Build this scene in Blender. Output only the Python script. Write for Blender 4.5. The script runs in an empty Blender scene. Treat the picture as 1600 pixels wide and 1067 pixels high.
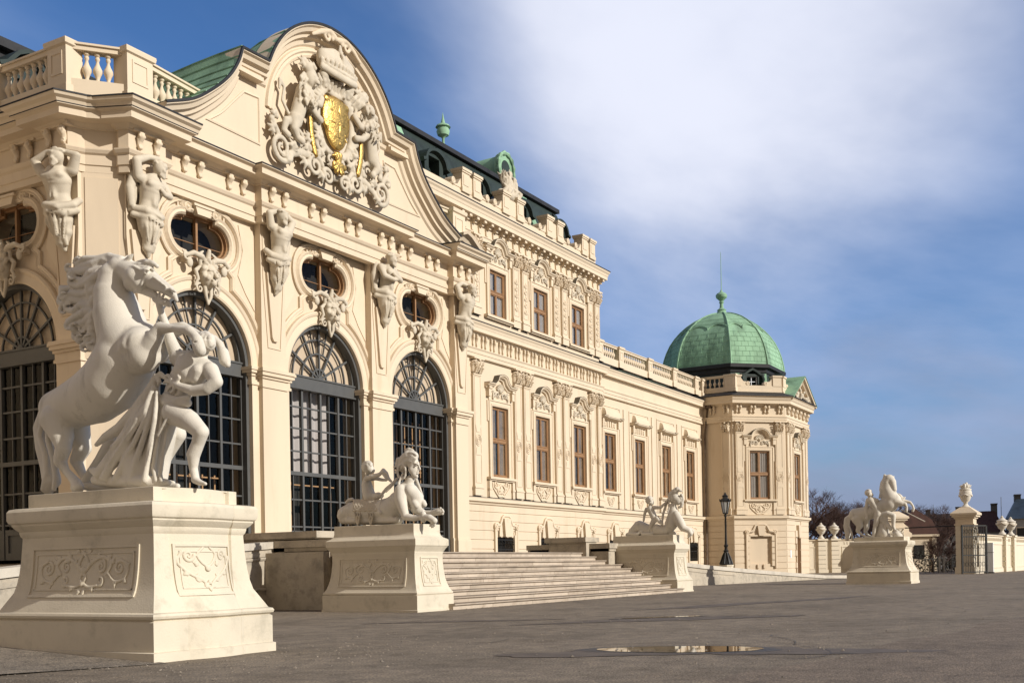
import bpy, bmesh, math, random
import numpy as np
from mathutils import Vector, Matrix
from mathutils.geometry import tessellate_polygon
random.seed(7)
PI = math.pi
sc = bpy.context.scene
COL = sc.collection
W = {}          # world matrix of every object made here

def link(o, parent=None, world=None):
    world = world or Matrix.Identity(4)
    COL.objects.link(o)
    W[o.name] = world
    if parent is not None:
        o.parent = parent
        o.matrix_basis = W[parent.name].inverted() @ world
    else:
        o.matrix_basis = world
    return o

def tag(o, label=None, cat=None, group=None, kind=None):
    if label: o['label'] = label
    if cat: o['category'] = cat
    if group: o['group'] = group
    if kind: o['kind'] = kind
    return o

def empty(name, loc, rz=0.0):
    o = bpy.data.objects.new(name, None)
    o.empty_display_size = 0.3
    return link(o, None, Matrix.Translation(loc) @ Matrix.Rotation(rz, 4, 'Z'))

def T(x, y, z=0, rz=0.0, s=1.0):
    return Matrix.Translation((x, y, z)) @ Matrix.Rotation(rz, 4, 'Z') @ Matrix.Scale(s, 4)

class MB:
    """mesh builder; facade coordinates are u (right), v (up), d (outwards = -Y)"""
    def __init__(self, M=None):
        self.v = []; self.f = []; self.M = M
    def add(self, vs, fs):
        n = len(self.v)
        if self.M is not None:
            vs = [tuple(self.M @ Vector(p)) for p in vs]
        self.v += [tuple(p) for p in vs]
        self.f += [tuple(n + i for i in f) for f in fs]
        return self
    def merge(self, o, M=None):
        vs = o.v if M is None else [tuple(M @ Vector(p)) for p in o.v]
        return self.add(vs, o.f)
    def box(self, x0, x1, y0, y1, z0, z1):
        vs = [(x0,y0,z0),(x1,y0,z0),(x1,y1,z0),(x0,y1,z0),(x0,y0,z1),(x1,y0,z1),(x1,y1,z1),(x0,y1,z1)]
        return self.add(vs, [(0,3,2,1),(4,5,6,7),(0,1,5,4),(1,2,6,5),(2,3,7,6),(3,0,4,7)])
    def fbox(self, u0, u1, v0, v1, d0, d1):
        return self.box(u0, u1, -d1, -d0, v0, v1)
    def prism(self, poly, z0, z1, top=None):
        n = len(poly); top = top or poly
        vs = [(x, y, z0) for x, y in poly] + [(x, y, z1) for x, y in top]
        fs = [tuple(range(n-1, -1, -1)), tuple(range(n, 2*n))] + [(i, (i+1) % n, n+(i+1) % n, n+i) for i in range(n)]
        return self.add(vs, fs)
    def plate(self, outer, holes=(), d0=0.0, d1=0.1, back=False):
        loops = [list(outer)] + [list(h) for h in holes]
        flat = [p for l in loops for p in l]
        tris = tessellate_polygon([[Vector((p[0], p[1], 0)) for p in l] for l in loops])
        fs = []
        for a, b, c in tris:
            A, B, C_ = flat[a], flat[b], flat[c]
            cr = (B[0]-A[0])*(C_[1]-A[1])-(B[1]-A[1])*(C_[0]-A[0])
            if abs(cr) < 1e-10: continue
            fs.append((a, b, c) if cr > 0 else (a, c, b))
        n = len(flat)
        vs = [(u, -d1, v) for u, v in flat] + [(u, -d0, v) for u, v in flat]
        out = list(fs)
        if back: out += [(n+a, n+c, n+b) for a, b, c in fs]
        k = 0
        for l in loops:
            m = len(l)
            for i in range(m):
                j = (i+1) % m
                out.append((k+i, k+j, n+k+j, n+k+i))
            k += m
        return self.add(vs, out)
    def sweep(self, path, prof, closed=False, plan=True, caps=True):
        """sweep profile [(offset, h)]; plan=True: path (x,y), offset to the right, h=z.
        plan=False: path (u,v) in facade plane, offset to the right, h=d"""
        rings = []
        n = len(path)
        for i in range(n):
            p = Vector(path[i])
            if closed or 0 < i < n-1:
                a = (p - Vector(path[i-1])).normalized(); b = (Vector(path[(i+1) % n]) - p).normalized()
            elif i == 0:
                a = b = (Vector(path[1]) - p).normalized()
            else:
                a = b = (p - Vector(path[i-1])).normalized()
            na = Vector((a.y, -a.x)); nb = Vector((b.y, -b.x))
            m = na + nb
            L = m.length
            m = (m / L) if L > 1e-6 else na
            c = max(0.25, m.dot(na))
            r = []
            for o, h in prof:
                q = p + m * (o / c)
                r.append((q.x, q.y, h) if plan else (q.x, -h, q.y))
            rings.append(r)
        k = len(prof)
        vs = [p for r in rings for p in r]; fs = []
        for i in range(n if closed else n-1):
            j = (i+1) % n
            for q in range(k-1):
                fs.append((i*k+q, j*k+q, j*k+q+1, i*k+q+1))
        if not closed and caps:
            fs.append(tuple(range(k))); fs.append(tuple((n-1)*k+q for q in range(k-1, -1, -1)))
        return self.add(vs, fs)
    def lathe(self, prof, seg=16, c=(0, 0, 0), ph=0.0, sx=1, sy=1):
        vs = []; fs = []
        k = len(prof)
        for i in range(seg):
            a = 2*PI*i/seg + ph
            for r, z in prof: vs.append((c[0]+sx*r*math.cos(a), c[1]+sy*r*math.sin(a), c[2]+z))
        for i in range(seg):
            j = (i+1) % seg
            for q in range(k-1):
                fs.append((i*k+q, j*k+q, j*k+q+1, i*k+q+1))
        fs.append(tuple(i*k for i in range(seg-1, -1, -1))); fs.append(tuple(i*k+k-1 for i in range(seg)))
        return self.add(vs, fs)
    def tube(self, pts, r, seg=6, caps=True):
        pts = [Vector(p) for p in pts]
        rr = r if isinstance(r, (list, tuple)) else [r]*len(pts)
        vs = []; fs = []; n = len(pts)
        up = None
        for i, p in enumerate(pts):
            t = (pts[min(i+1, n-1)] - pts[max(i-1, 0)]).normalized()
            if up is None:
                up = Vector((0, 0, 1)) if abs(t.z) < .9 else Vector((1, 0, 0))
            s = t.cross(up).normalized(); up = s.cross(t).normalized()
            for k in range(seg):
                a = 2*PI*k/seg
                vs.append(tuple(p + (s*math.cos(a) + up*math.sin(a))*rr[i]))
        for i in range(n-1):
            for k in range(seg):
                j = (k+1) % seg
                fs.append((i*seg+k, i*seg+j, (i+1)*seg+j, (i+1)*seg+k))
        if caps:
            fs.append(tuple(range(seg-1, -1, -1))); fs.append(tuple((n-1)*seg+k for k in range(seg)))
        return self.add(vs, fs)
    def mesh(self, name, mat, smooth=0):
        me = bpy.data.meshes.new(name)
        me.from_pydata(self.v, [], self.f)
        for m in (mat if isinstance(mat, (list, tuple)) else [mat]): me.materials.append(m)
        bm = bmesh.new(); bm.from_mesh(me)
        bmesh.ops.remove_doubles(bm, verts=bm.verts, dist=1e-4)
        bmesh.ops.recalc_face_normals(bm, faces=bm.faces)
        bm.to_mesh(me); bm.free()
        if smooth:
            me.shade_smooth()
            me.set_sharp_from_angle(angle=math.radians(smooth))
        return me
    def build(self, name, mat, parent=None, smooth=0, M=None):
        """world-space vertices -> object whose origin is at its own middle"""
        P = np.array(self.v)
        c = Vector(((P[:, 0].min()+P[:, 0].max())/2, (P[:, 1].min()+P[:, 1].max())/2, P[:, 2].min()))
        self.v = [(x-c.x, y-c.y, z-c.z) for x, y, z in self.v]
        me = self.mesh(name, mat, smooth)
        M = M or Matrix.Identity(4)
        return link(bpy.data.objects.new(name, me), parent, M @ Matrix.Translation(c))

def inst(name, me, world, parent=None):
    return link(bpy.data.objects.new(name, me), parent, world)

def arc(cx, cy, r, a0, a1, n=24, ry=None):
    ry = ry or r
    return [(cx + r*math.cos(math.radians(a0+(a1-a0)*i/n)), cy + ry*math.sin(math.radians(a0+(a1-a0)*i/n))) for i in range(n+1)]

def rect(u0, u1, v0, v1): return [(u0, v0), (u1, v0), (u1, v1), (u0, v1)]

def bez(P, n=12):
    """Catmull-Rom through the points"""
    P = [np.array(p, float) for p in P]; out = []
    Q = [2*P[0]-P[1]] + P + [2*P[-1]-P[-2]]
    for i in range(1, len(Q)-2):
        for k in range(n):
            t = k/n
            out.append(tuple(.5*((2*Q[i])+(-Q[i-1]+Q[i+1])*t+(2*Q[i-1]-5*Q[i]+4*Q[i+1]-Q[i+2])*t*t+(-Q[i-1]+3*Q[i]-3*Q[i+1]+Q[i+2])*t**3)))
    out.append(tuple(P[-1]))
    return out

# ---------------------------------------------------------------- materials
def ramp(nt, stops):
    r = nt.nodes.new('ShaderNodeValToRGB')
    el = r.color_ramp.elements
    while len(el) < len(stops): el.new(0.5)
    for e, (p, c) in zip(el, stops):
        e.position = p; e.color = (*c, 1) if len(c) == 3 else c
    return r

def material(name, col, rough=.8, var=.12, scale=1.5, bump=.15, bscale=40, metal=0.0, dirt=None, streak=False, spec=.3, fine=0.0):
    m = bpy.data.materials.new(name); m.use_nodes = True
    nt = m.node_tree; N = nt.nodes; L = nt.links
    b = N['Principled BSDF']
    b.inputs['Roughness'].default_value = rough; b.inputs['Metallic'].default_value = metal
    b.inputs['Specular IOR Level'].default_value = spec
    g = N.new('ShaderNodeNewGeometry')
    mp = N.new('ShaderNodeMapping'); L.new(g.outputs['Position'], mp.inputs[0])
    if streak: mp.inputs['Scale'].default_value = (1, 1, .18)
    n1 = N.new('ShaderNodeTexNoise'); n1.inputs['Scale'].default_value = scale; n1.inputs['Detail'].default_value = 6; n1.inputs['Roughness'].default_value = .62
    L.new(mp.outputs[0], n1.inputs['Vector'])
    c = np.array(col)
    lo = tuple(np.clip(c*(1-var*1.6), 0, 1)); hi = tuple(np.clip(c*(1+var*.7), 0, 1))
    r = ramp(nt, [(.28, lo), (.5, tuple(c)), (.75, hi)]); L.new(n1.outputs[0], r.inputs[0])
    out = r.outputs[0]
    if dirt:
        n2 = N.new('ShaderNodeTexNoise'); n2.inputs['Scale'].default_value = scale*2.3; n2.inputs['Detail'].default_value = 8; n2.inputs['Roughness'].default_value = .7
        L.new(mp.outputs[0], n2.inputs['Vector'])
        r2 = ramp(nt, [(dirt[1], (0, 0, 0)), (dirt[1]+.16, (1, 1, 1))]); L.new(n2.outputs[0], r2.inputs[0])
        mx = N.new('ShaderNodeMix'); mx.data_type = 'RGBA'
        mu = N.new('ShaderNodeMath'); mu.operation = 'MULTIPLY'; mu.inputs[1].default_value = dirt[2]
        L.new(r2.outputs[0], mu.inputs[0]); L.new(mu.outputs[0], mx.inputs[0])
        L.new(out, mx.inputs[6]); mx.inputs[7].default_value = (*dirt[0], 1); out = mx.outputs[2]
    L.new(out, b.inputs['Base Color'])
    n3 = N.new('ShaderNodeTexNoise'); n3.inputs['Scale'].default_value = bscale; n3.inputs['Detail'].default_value = 5
    L.new(g.outputs['Position'], n3.inputs['Vector'])
    bp = N.new('ShaderNodeBump'); bp.inputs['Strength'].default_value = bump; bp.inputs['Distance'].default_value = .02
    L.new(n3.outputs[0], bp.inputs['Height']); L.new(bp.outputs[0], b.inputs['Normal'])
    return m

CREAM = (.62, .512, .38)
M = {}
M['plaster'] = material('cream plaster', CREAM, .85, .07, .35, .12, 30, dirt=((.38, .26, .14), .57, .34), streak=True)
M['plaster_side'] = M['plaster']
M['trim'] = material('pale stucco trim', (.63, .525, .39), .8, .05, .6, .15, 24, dirt=((.42, .29, .17), .60, .30))
M['stucco_stone'] = material('light carved stone', (.53, .465, .365), .8, .12, 2.0, .25, 30, dirt=((.33, .29, .24), .58, .38))
M['statue'] = material('white statue stone', (.61, .565, .485), .75, .07, 1.6, .28, 70, dirt=((.25, .225, .18), .55, .5), streak=True)
M['pedestal'] = material('painted pedestal stone', (.595, .53, .415), .75, .08, 1.1, .22, 40, dirt=((.30, .27, .20), .54, .42))
M['ramp'] = material('weathered sandstone', (.42, .365, .285), .85, .18, 1.2, .5, 18, dirt=((.20, .18, .15), .50, .62))
M['ramp_cap'] = material('pale stone coping', (.50, .45, .375), .85, .14, 1.5, .4, 20, dirt=((.27, .24, .2), .55, .45))
M['step'] = material('worn limestone step', (.47, .40, .325), .8, .16, 1.3, .35, 22, dirt=((.30, .23, .17), .52, .55))
def add_blocks(m, w, h, off=0.0, lo=.82, mortar=.5, ms=.012):
    nt = m.node_tree; N = nt.nodes; L = nt.links; b = N['Principled BSDF']; src = b.inputs['Base Color'].links[0].from_socket
    g = N.new('ShaderNodeNewGeometry'); s = N.new('ShaderNodeSeparateXYZ'); L.new(g.outputs['Position'], s.inputs[0]); c = N.new('ShaderNodeCombineXYZ')
    a = N.new('ShaderNodeMath'); a.operation = 'ADD'; a.inputs[1].default_value = off; L.new(s.outputs[2], a.inputs[0]); L.new(s.outputs[0], c.inputs[0]); L.new(a.outputs[0], c.inputs[1])
    k = N.new('ShaderNodeTexBrick'); L.new(c.outputs[0], k.inputs['Vector']); k.inputs['Scale'].default_value = 1; k.inputs['Brick Width'].default_value = w; k.inputs['Row Height'].default_value = h; k.inputs['Mortar Size'].default_value = ms; k.inputs['Mortar Smooth'].default_value = .3
    k.inputs['Color1'].default_value = (lo, lo*.97, lo*.93, 1); k.inputs['Color2'].default_value = (1.08, 1.07, 1.05, 1); k.inputs['Mortar'].default_value = (mortar, mortar*.93, mortar*.85, 1); k.offset = .37
    x = N.new('ShaderNodeMix'); x.data_type = 'RGBA'; x.blend_type = 'MULTIPLY'; x.inputs[0].default_value = 1; L.new(src, x.inputs[6]); L.new(k.outputs[0], x.inputs[7]); L.new(x.outputs[2], b.inputs['Base Color'])
add_blocks(M['step'], 2.3, .165, .003)
M['copper'] = material('green copper roof', (.24, .40, .265), .8, .30, .9, .3, 14, dirt=((.05, .13, .10), .58, .5), streak=True)
M['copper_dark'] = material('dark copper roof', (.022, .034, .03), .6, .3, 1.2, .3, 14, dirt=((.12, .27, .2), .66, .5))
M['slate'] = material('black roofing', (.022, .022, .024), .6, .3, 1.5, .3, 14)
M['wood'] = material('brown window wood', (.28, .155, .075), .55, .15, 3, .15, 40)
M['wood_pale'] = material('pale brown wood', (.42, .25, .13), .5, .12, 3, .1, 40)
M['iron'] = material('grey painted iron', (.085, .085, .082), .5, .08, 3, .06, 30)
M['iron_dark'] = material('black iron', (.016, .015, .014), .5, .2, 4, .1, 40)
M['gold'] = material('gilding', (.62, .40, .12), .42, .35, 6, 1.0, 16, metal=.95)
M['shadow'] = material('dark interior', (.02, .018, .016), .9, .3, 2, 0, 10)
M['curtain'] = material('beige blind', (.56, .45, .34), .9, .05, 1.5, .1, 14)
M['white_curtain'] = material('white curtain', (.44, .405, .40), .9, .05, 1.5, .1, 14)
M['brown_curtain'] = material('brown curtain', (.33, .24, .175), .9, .25, 2, .2, 8)
M['white'] = material('white panel', (.72, .75, .80), .5, .03, 3, .02, 30)
M['bark'] = material('brown bark', (.055, .040, .034), .9, .25, 5, .4, 20)
M['twig'] = material('reddish brown twigs', (.075, .043, .034), .9, .3, .6, .1, 20)
M['red_tile'] = material('red roof tiles', (.06, .027, .02), .8, .25, 2, .6, 8)
M['house'] = material('grey town plaster', (.34, .33, .31), .85, .12, .6, .2, 8)
M['pipe'] = material('rusty rain pipe', (.12, .08, .055), .6, .3, 3, .2, 20, dirt=((.15, .33, .25), .55, .7))

def glass(name, rough=.02, tint=(.035, .04, .045), mix=.93):
    m = bpy.data.materials.new(name); m.use_nodes = True
    nt = m.node_tree; N = nt.nodes; L = nt.links; N.clear()
    o = N.new('ShaderNodeOutputMaterial'); t = N.new('ShaderNodeBsdfTransparent'); g = N.new('ShaderNodeBsdfGlossy')
    t.inputs[0].default_value = (mix, mix, mix*.98, 1); g.inputs['Roughness'].default_value = rough; g.inputs['Color'].default_value = (.72, .68, .62, 1)
    fr = N.new('ShaderNodeFresnel'); fr.inputs['IOR'].default_value = 1.52
    tc = N.new('ShaderNodeNewGeometry'); nz = N.new('ShaderNodeTexNoise'); nz.inputs['Scale'].default_value = .9
    L.new(tc.outputs['Position'], nz.inputs['Vector'])
    bp = N.new('ShaderNodeBump'); bp.inputs['Strength'].default_value = .12; bp.inputs['Distance'].default_value = .05
    L.new(nz.outputs[0], bp.inputs['Height']); L.new(bp.outputs[0], g.inputs['Normal'])
    mu = N.new('ShaderNodeMath'); mu.operation = 'MULTIPLY'; mu.inputs[1].default_value = .38; mu.use_clamp = True
    L.new(fr.outputs[0], mu.inputs[0])
    mx = N.new('ShaderNodeMixShader'); L.new(mu.outputs[0], mx.inputs[0]); L.new(t.outputs[0], mx.inputs[1]); L.new(g.outputs[0], mx.inputs[2])
    L.new(mx.outputs[0], o.inputs[0])
    return m
M['glass'] = glass('window glass')

# ---------------------------------------------------------------- sculpting: smooth unions of tapered strokes, meshed with surface nets
def sculpt(prims, vox=.03, k=.03, noise=0.0, nfreq=6.0):
    """prims: ('c', pts, radii[, k]) chain of tapered strokes; ('e', centre, radii, rotz/roty/rotx[, k]); ('s', pts, radii[, k]) stroke cut away"""
    lo = np.full(3, 1e9); hi = -lo
    for p in prims:
        if p[0] == 's': continue
        if p[0] == 'e':
            c = np.array(p[1]); r = max(p[2]); lo = np.minimum(lo, c-r); hi = np.maximum(hi, c+r)
        else:
            P = np.array(p[1], float); R = np.array(p[2] if hasattr(p[2], '__len__') else [p[2]]*len(P))[:, None]
            lo = np.minimum(lo, (P-R).min(0)); hi = np.maximum(hi, (P+R).max(0))
    lo -= 3*vox; hi += 3*vox
    n = np.ceil((hi-lo)/vox).astype(int)+1
    D = np.full(n, 1e3, np.float32)
    ax = [lo[i]+vox*np.arange(n[i]) for i in range(3)]
    def window(a, b, m):
        i0 = np.clip(np.floor((a-m-lo)/vox).astype(int), 0, n-1); i1 = np.clip(np.ceil((b+m-lo)/vox).astype(int)+1, 1, n)
        sl = tuple(slice(i0[i], i1[i]) for i in range(3))
        g = np.meshgrid(*[ax[i][sl[i]] for i in range(3)], indexing='ij')
        return sl, np.stack(g, -1).astype(np.float32)
    def smin(a, b, kk):
        h = np.clip(.5+.5*(b-a)/kk, 0, 1)
        return b*(1-h)+a*h-kk*h*(1-h)
    for p in prims:
        if p[0] == 'e':
            c = np.array(p[1]); r = np.array(p[2], float)
            rot = p[3] if len(p) > 3 else (0, 0, 0); kk = p[4] if len(p) > 4 else k
            from mathutils import Euler
            Rm = np.array(Euler([math.radians(a) for a in rot]).to_matrix())
            m = r.max()
            sl, g = window(c-m, c+m, 3*vox+kk)
            q = (g-c) @ Rm
            k0 = np.linalg.norm(q/r, axis=-1); k1 = np.linalg.norm(q/(r*r), axis=-1)+1e-9
            d = k0*(k0-1)/k1
            D[sl] = smin(D[sl], d, kk)
        else:
            P = np.array(p[1], float); R = np.array(p[2] if hasattr(p[2], '__len__') else [p[2]]*len(P), float)
            kk = p[3] if len(p) > 3 else k
            if len(P) == 1: P = np.vstack([P, P+1e-4]); R = np.append(R, R)
            loc_lo = (P-R[:, None]).min(0); loc_hi = (P+R[:, None]).max(0)
            sl, g = window(loc_lo, loc_hi, 3*vox+kk)
            d = np.full(g.shape[:3], 1e3, np.float32)
            for i in range(len(P)-1):
                a, b = P[i], P[i+1]; ab = b-a; l2 = max((ab**2).sum(), 1e-9)
                # only the part of the window that this stroke can reach
                h = np.clip(((g-a) @ ab)/l2, 0, 1)
                e = np.linalg.norm(g-a-h[..., None]*ab, axis=-1)-(R[i]+(R[i+1]-R[i])*h)
                d = np.minimum(d, e)
            if p[0] == 's': D[sl] = -smin(-D[sl], d, kk)
            else: D[sl] = smin(D[sl], d, kk)
    if noise:
        g = np.meshgrid(*ax, indexing='ij')
        f = nfreq
        D += noise*(np.sin(f*g[0]+1.3*np.sin(f*.7*g[1]))*np.sin(f*1.1*g[1]+np.sin(f*.9*g[2]))*np.sin(f*.9*g[2]+1.7*np.sin(f*.6*g[0]))).astype(np.float32)
    D[0], D[-1], D[:, 0], D[:, -1], D[:, :, 0], D[:, :, -1] = 9, 9, 9, 9, 9, 9
    # surface nets
    ins = D < 0
    s = ins[:-1, :-1, :-1].astype(np.int8)
    cnt = np.zeros(s.shape, np.int8)
    corners = [(i, j, l) for i in (0, 1) for j in (0, 1) for l in (0, 1)]
    nx, ny, nz = s.shape
    for i, j, l in corners: cnt += ins[i:i+nx, j:j+ny, l:l+nz]
    cells = np.argwhere((cnt > 0) & (cnt < 8))
    idx = np.full(s.shape, -1, np.int32); idx[tuple(cells.T)] = np.arange(len(cells))
    acc = np.zeros((len(cells), 3)); num = np.zeros(len(cells))
    for i0, c0 in enumerate(corners):
        for ax_ in range(3):
            if c0[ax_]: continue
            c1 = list(c0); c1[ax_] = 1
            v0 = D[cells[:, 0]+c0[0], cells[:, 1]+c0[1], cells[:, 2]+c0[2]]; v1 = D[cells[:, 0]+c1[0], cells[:, 1]+c1[1], cells[:, 2]+c1[2]]
            m = (v0 < 0) != (v1 < 0)
            t = np.where(m, v0/np.where(m, v0-v1, 1), 0)
            pos = np.tile(np.array(c0, float), (len(cells), 1)); pos[:, ax_] = t
            acc += pos*m[:, None]; num += m
    V = lo+(cells+acc/num[:, None])*vox
    F = []
    for a in range(3):
        b, c = (a+1) % 3, (a+2) % 3
        sl0 = [slice(1, -1)]*3; sl1 = [slice(1, -1)]*3
        sl0[a] = slice(0, -1); sl1[a] = slice(1, None)
        A = ins[tuple(sl0)]; B = ins[tuple(sl1)]
        for flip, mask in ((False, A & ~B), (True, ~A & B)):
            e = np.argwhere(mask)
            if not len(e): continue
            off = np.ones(3, int); off[a] = 0
            e = e+off
            q = []
            for db, dc in ((0, 0), (-1, 0), (-1, -1), (0, -1)):
                x = e.copy(); x[:, b] += db; x[:, c] += dc
                q.append(idx[tuple(x.T)])
            q = np.stack(q, 1)
            if flip: q = q[:, ::-1]
            F.append(q)
    F = np.vstack(F)
    F = F[(F >= 0).all(1)]
    return V, F

def sculpt_mesh(name, prims, mat, vox=.03, k=.03, **kw):
    V, F = sculpt(prims, vox, k, **kw)
    me = bpy.data.meshes.new(name)
    me.vertices.add(len(V)); me.vertices.foreach_set('co', V.astype(np.float32).ravel())
    me.loops.add(F.size); me.loops.foreach_set('vertex_index', F.astype(np.int32).ravel())
    me.polygons.add(len(F)); me.polygons.foreach_set('loop_start', np.arange(0, F.size, 4, dtype=np.int32))
    me.update(calc_edges=True); me.validate()
    me.materials.append(mat); me.shade_smooth()
    return me

def mirror_prims(prims, axis=0, c=0.0):
    out = []
    for p in prims:
        p = list(p)
        if p[0] == 'e':
            q = list(p[1]); q[axis] = 2*c-q[axis]; p[1] = q
            if len(p) > 3:
                r = list(p[3]); r = [r[i] if i == axis else -r[i] for i in range(3)]; p[3] = tuple(r)
        else:
            P = [list(x) for x in p[1]]
            for x in P: x[axis] = 2*c-x[axis]
            p[1] = P
        out.append(tuple(p))
    return out
# ================================================================ THE PALACE
PAL = tag(empty('palace', (33, 34.9, 0)), 'cream baroque palace with curved gable portico and long window wing', 'palace')
RP = 27.2                      # recessed wall plane of the portico
XC = 33.0                      # its axis
FS = T(22.7, 31.4, 0, -PI/2)   # side facade frame, u measured from the side arch axis
def part(mb, name, mat, parent=PAL, smooth=0, M=None): return mb.build(name, M_(mat), parent, smooth, M)
def M_(m): return M[m] if isinstance(m, str) else m

def relief_rosette(mb, u, v, r, d):
    mb.lathe([(r, 0), (r, .04), (r*.8, .06), (r*.7, .03), (r*.4, .03), (r*.3, .07), (0.001, .08)], 14, (0, 0, 0))

# ---- sculpted ornament, one mesh each, copied along the facades
def scroll(cx, cz, r0, turns, y=0.0, rad=.05, a0=0, sgn=1, n=26, shrink=.82):
    pts = []; rr = []
    for i in range(n+1):
        t = i/n; r = r0*(1-shrink*t); a = math.radians(a0)+sgn*turns*2*PI*t
        pts.append((cx+r*math.cos(a), y, cz+r*math.sin(a))); rr.append(rad*(1-.45*t))
    return ('c', pts, rr)
def S2(ps): return ps+mirror_prims(ps)

def face_prims(c=(0, 0, 0), s=1.0, y=0):
    """a carved face looking along -Y, s = half the head height"""
    def q(x, yy, z): return (c[0]+x*s, c[1]+yy*s, c[2]+z*s)
    P = [('e', q(0, 0, 0), (.68*s, .72*s, .95*s)), ('e', q(0, -.55, -.62), (.26*s, .28*s, .26*s)),
         ('c', [q(0, -.66, .22), q(0, -.92, -.16)], [.10*s, .17*s], .06*s),
         ('c', [q(-.2, -.70, -.42), q(.2, -.70, -.42)], [.085*s, .085*s], .04*s)]
    P += S2([]) + [('c', [q(-.1, -.70, .34), q(-.45, -.58, .34)], [.1*s, .08*s], .08*s), ('c', [q(.1, -.70, .34), q(.45, -.58, .34)], [.1*s, .08*s], .08*s)]
    P += [('s', [q(sx*.27, -.80, .14)], [.14*s], .06*s) for sx in (-1, 1)] + [('e', q(sx*.27, -.58, .13), (.13*s, .12*s, .08*s), (0, 0, 0), .02*s) for sx in (-1, 1)]
    P += [('e', q(sx*.42, -.42, -.2), (.22*s, .22*s, .26*s)) for sx in (-1, 1)]
    P += [('s', [q(-.18, -.80, -.42), q(.18, -.80, -.42)], [.03*s, .03*s], .02*s)]
    return P

def build_ornaments():
    O = {}
    # mascaron over each arch
    P = face_prims((0, -.12, 0), .40)
    for i in range(7):
        a = math.radians(190-i*33); P.append(('c', [(0.22*math.cos(a), -.2, .1+.3*math.sin(a)), (.30*math.cos(a+.2), -.24, .1+.38*math.sin(a+.2)), (.30*math.cos(a+.5), -.16, .1+.38*math.sin(a+.5))], [.085, .08, .05], .015))
    P += S2([('c', [(.1, -.1, .42), (.3, -.16, .55), (.62, -.16, .6), (.88, -.1, .48), (.98, -.06, .62)], [.1, .12, .1, .07, .03]),
             scroll(.86, .5, .15, 1.2, -.1, .05, 200), ('c', [(.28, -.08, .25), (.5, -.1, .1), (.42, -.12, -.15), (.52, -.08, -.35)], [.09, .08, .07, .04]),
             scroll(.34, -.42, .15, 1.3, -.1, .05, 90, -1), ('c', [(.12, -.1, -.36), (.1, -.12, -.62), (0, -.1, -.85)], [.09, .07, .05]),
             ('c', [(.3, -.1, .3), (.35, -.12, .62), (.18, -.1, .75)], [.08, .08, .04]), ('e', (.72, -.08, .3), (.12, .08, .16))])
    P += [('c', [(0, -.1, .5), (0, -.18, .78)], [.14, .08])]
    P = [(p[0], p[1], [r*.78 for r in p[2]]) + tuple(p[3:]) if p[0] == 'c' and i > 14 else p for i, p in enumerate(P)]
    O['mascaron'] = sculpt_mesh('mascaron', P, M['stucco_stone'], .022, .012)
    # double scroll bracket of the friezes (0.3 wide, 0.62 tall), top at 0
    P = [('c', [(0, -.14, -.06), (0, -.16, -.16), (0, -.08, -.3), (0, -.06, -.42), (0, -.1, -.52), (0, -.03, -.62)], [.10, .11, .09, .08, .07, .03])]
    P += S2([scroll(.07, -.13, .085, 1.2, -.2, .032, 90), scroll(.05, -.48, .06, 1.2, -.13, .026, 270, -1), ('c', [(.09, -.1, -.2), (.05, -.08, -.42)], [.035, .03])])
    O['bracket'] = sculpt_mesh('frieze_bracket', P, M['trim'], .018, .014)
    # corinthian pilaster capital .95 wide, .95 tall, base at 0
    P = [('c', [(-.24, .08, .2), (-.24, .08, .7)], [.22, .22], .02), ('c', [(.24, .08, .2), (.24, .08, .7)], [.22, .22], .02)]
    for row, (zz, n, h) in enumerate(((.06, 4, .34), (.34, 3, .3))):
        for i in range(n):
            x = -.33+.66*i/(n-1)
            P.append(('c', [(x, -.1, zz), (x, -.2, zz+h*.6), (x, -.26, zz+h*.95), (x, -.33, zz+h*.82)], [.07, .09, .065, .035], .02))
    P += S2([scroll(.4, .72, .13, 1.3, -.22, .045, 120, -1), ('c', [(.08, -.14, .5), (.2, -.2, .74), (.4, -.22, .85)], [.05, .05, .045])])
    P += [('e', (0, -.24, .86), (.1, .08, .1))]
    P = P[:2]+[(p[0], p[1], [r*.72 for r in p[2]], .01) if p[0] == 'c' else p for p in P[2:]]
    O['capital'] = sculpt_mesh('capital', P, M['trim'], .024, .01)
    # overdoor relief (width 2.0, height .95) shell, leaves and head
    P = face_prims((0, -.06, .5), .17)
    for i in range(9):
        a = math.radians(15+150*i/8); P.append(('c', [(.18*math.cos(a), -.04, .5+.18*math.sin(a)), (.42*math.cos(a), -.1, .52+.42*math.sin(a))], [.04, .065], .012))
    P += S2([('c', [(.18, -.04, .3), (.42, -.1, .42), (.62, -.08, .3), (.8, -.06, .12)], [.07, .09, .08, .05]), scroll(.62, .26, .17, 1.3, -.08, .05, 30), scroll(.3, .14, .13, 1.2, -.08, .045, 200, -1),
             ('c', [(.86, -.06, .3), (.92, -.09, .02), (.86, -.05, -.2)], [.07, .07, .04]), scroll(.86, .4, .1, 1.1, -.08, .04, 0)])
    P = P[:8]+[(p[0], p[1], [r*.8 for r in p[2]], .01) if p[0] == 'c' else p for p in P[8:]]
    O['relief'] = sculpt_mesh('window_relief', P, M['stucco_stone'], .022, .012)
    # scroll relief for aprons and panels (width 1.8 height .7)
    P = S2([scroll(.55, .28, .22, 1.4, -.03, .05, 180), scroll(.22, -.05, .16, 1.2, -.03, .045, 20, -1), ('c', [(0, -.02, -.3), (.3, -.04, -.32), (.6, -.04, -.1), (.85, -.03, .1), (.9, -.03, .35)], [.04, .05, .05, .04, .03]),
            ('c', [(0, -.03, .3), (.2, -.05, .2), (.45, -.04, .0)], [.05, .05, .03])]) + [('e', (0, -.03, 0), (.14, .07, .22))]
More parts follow.
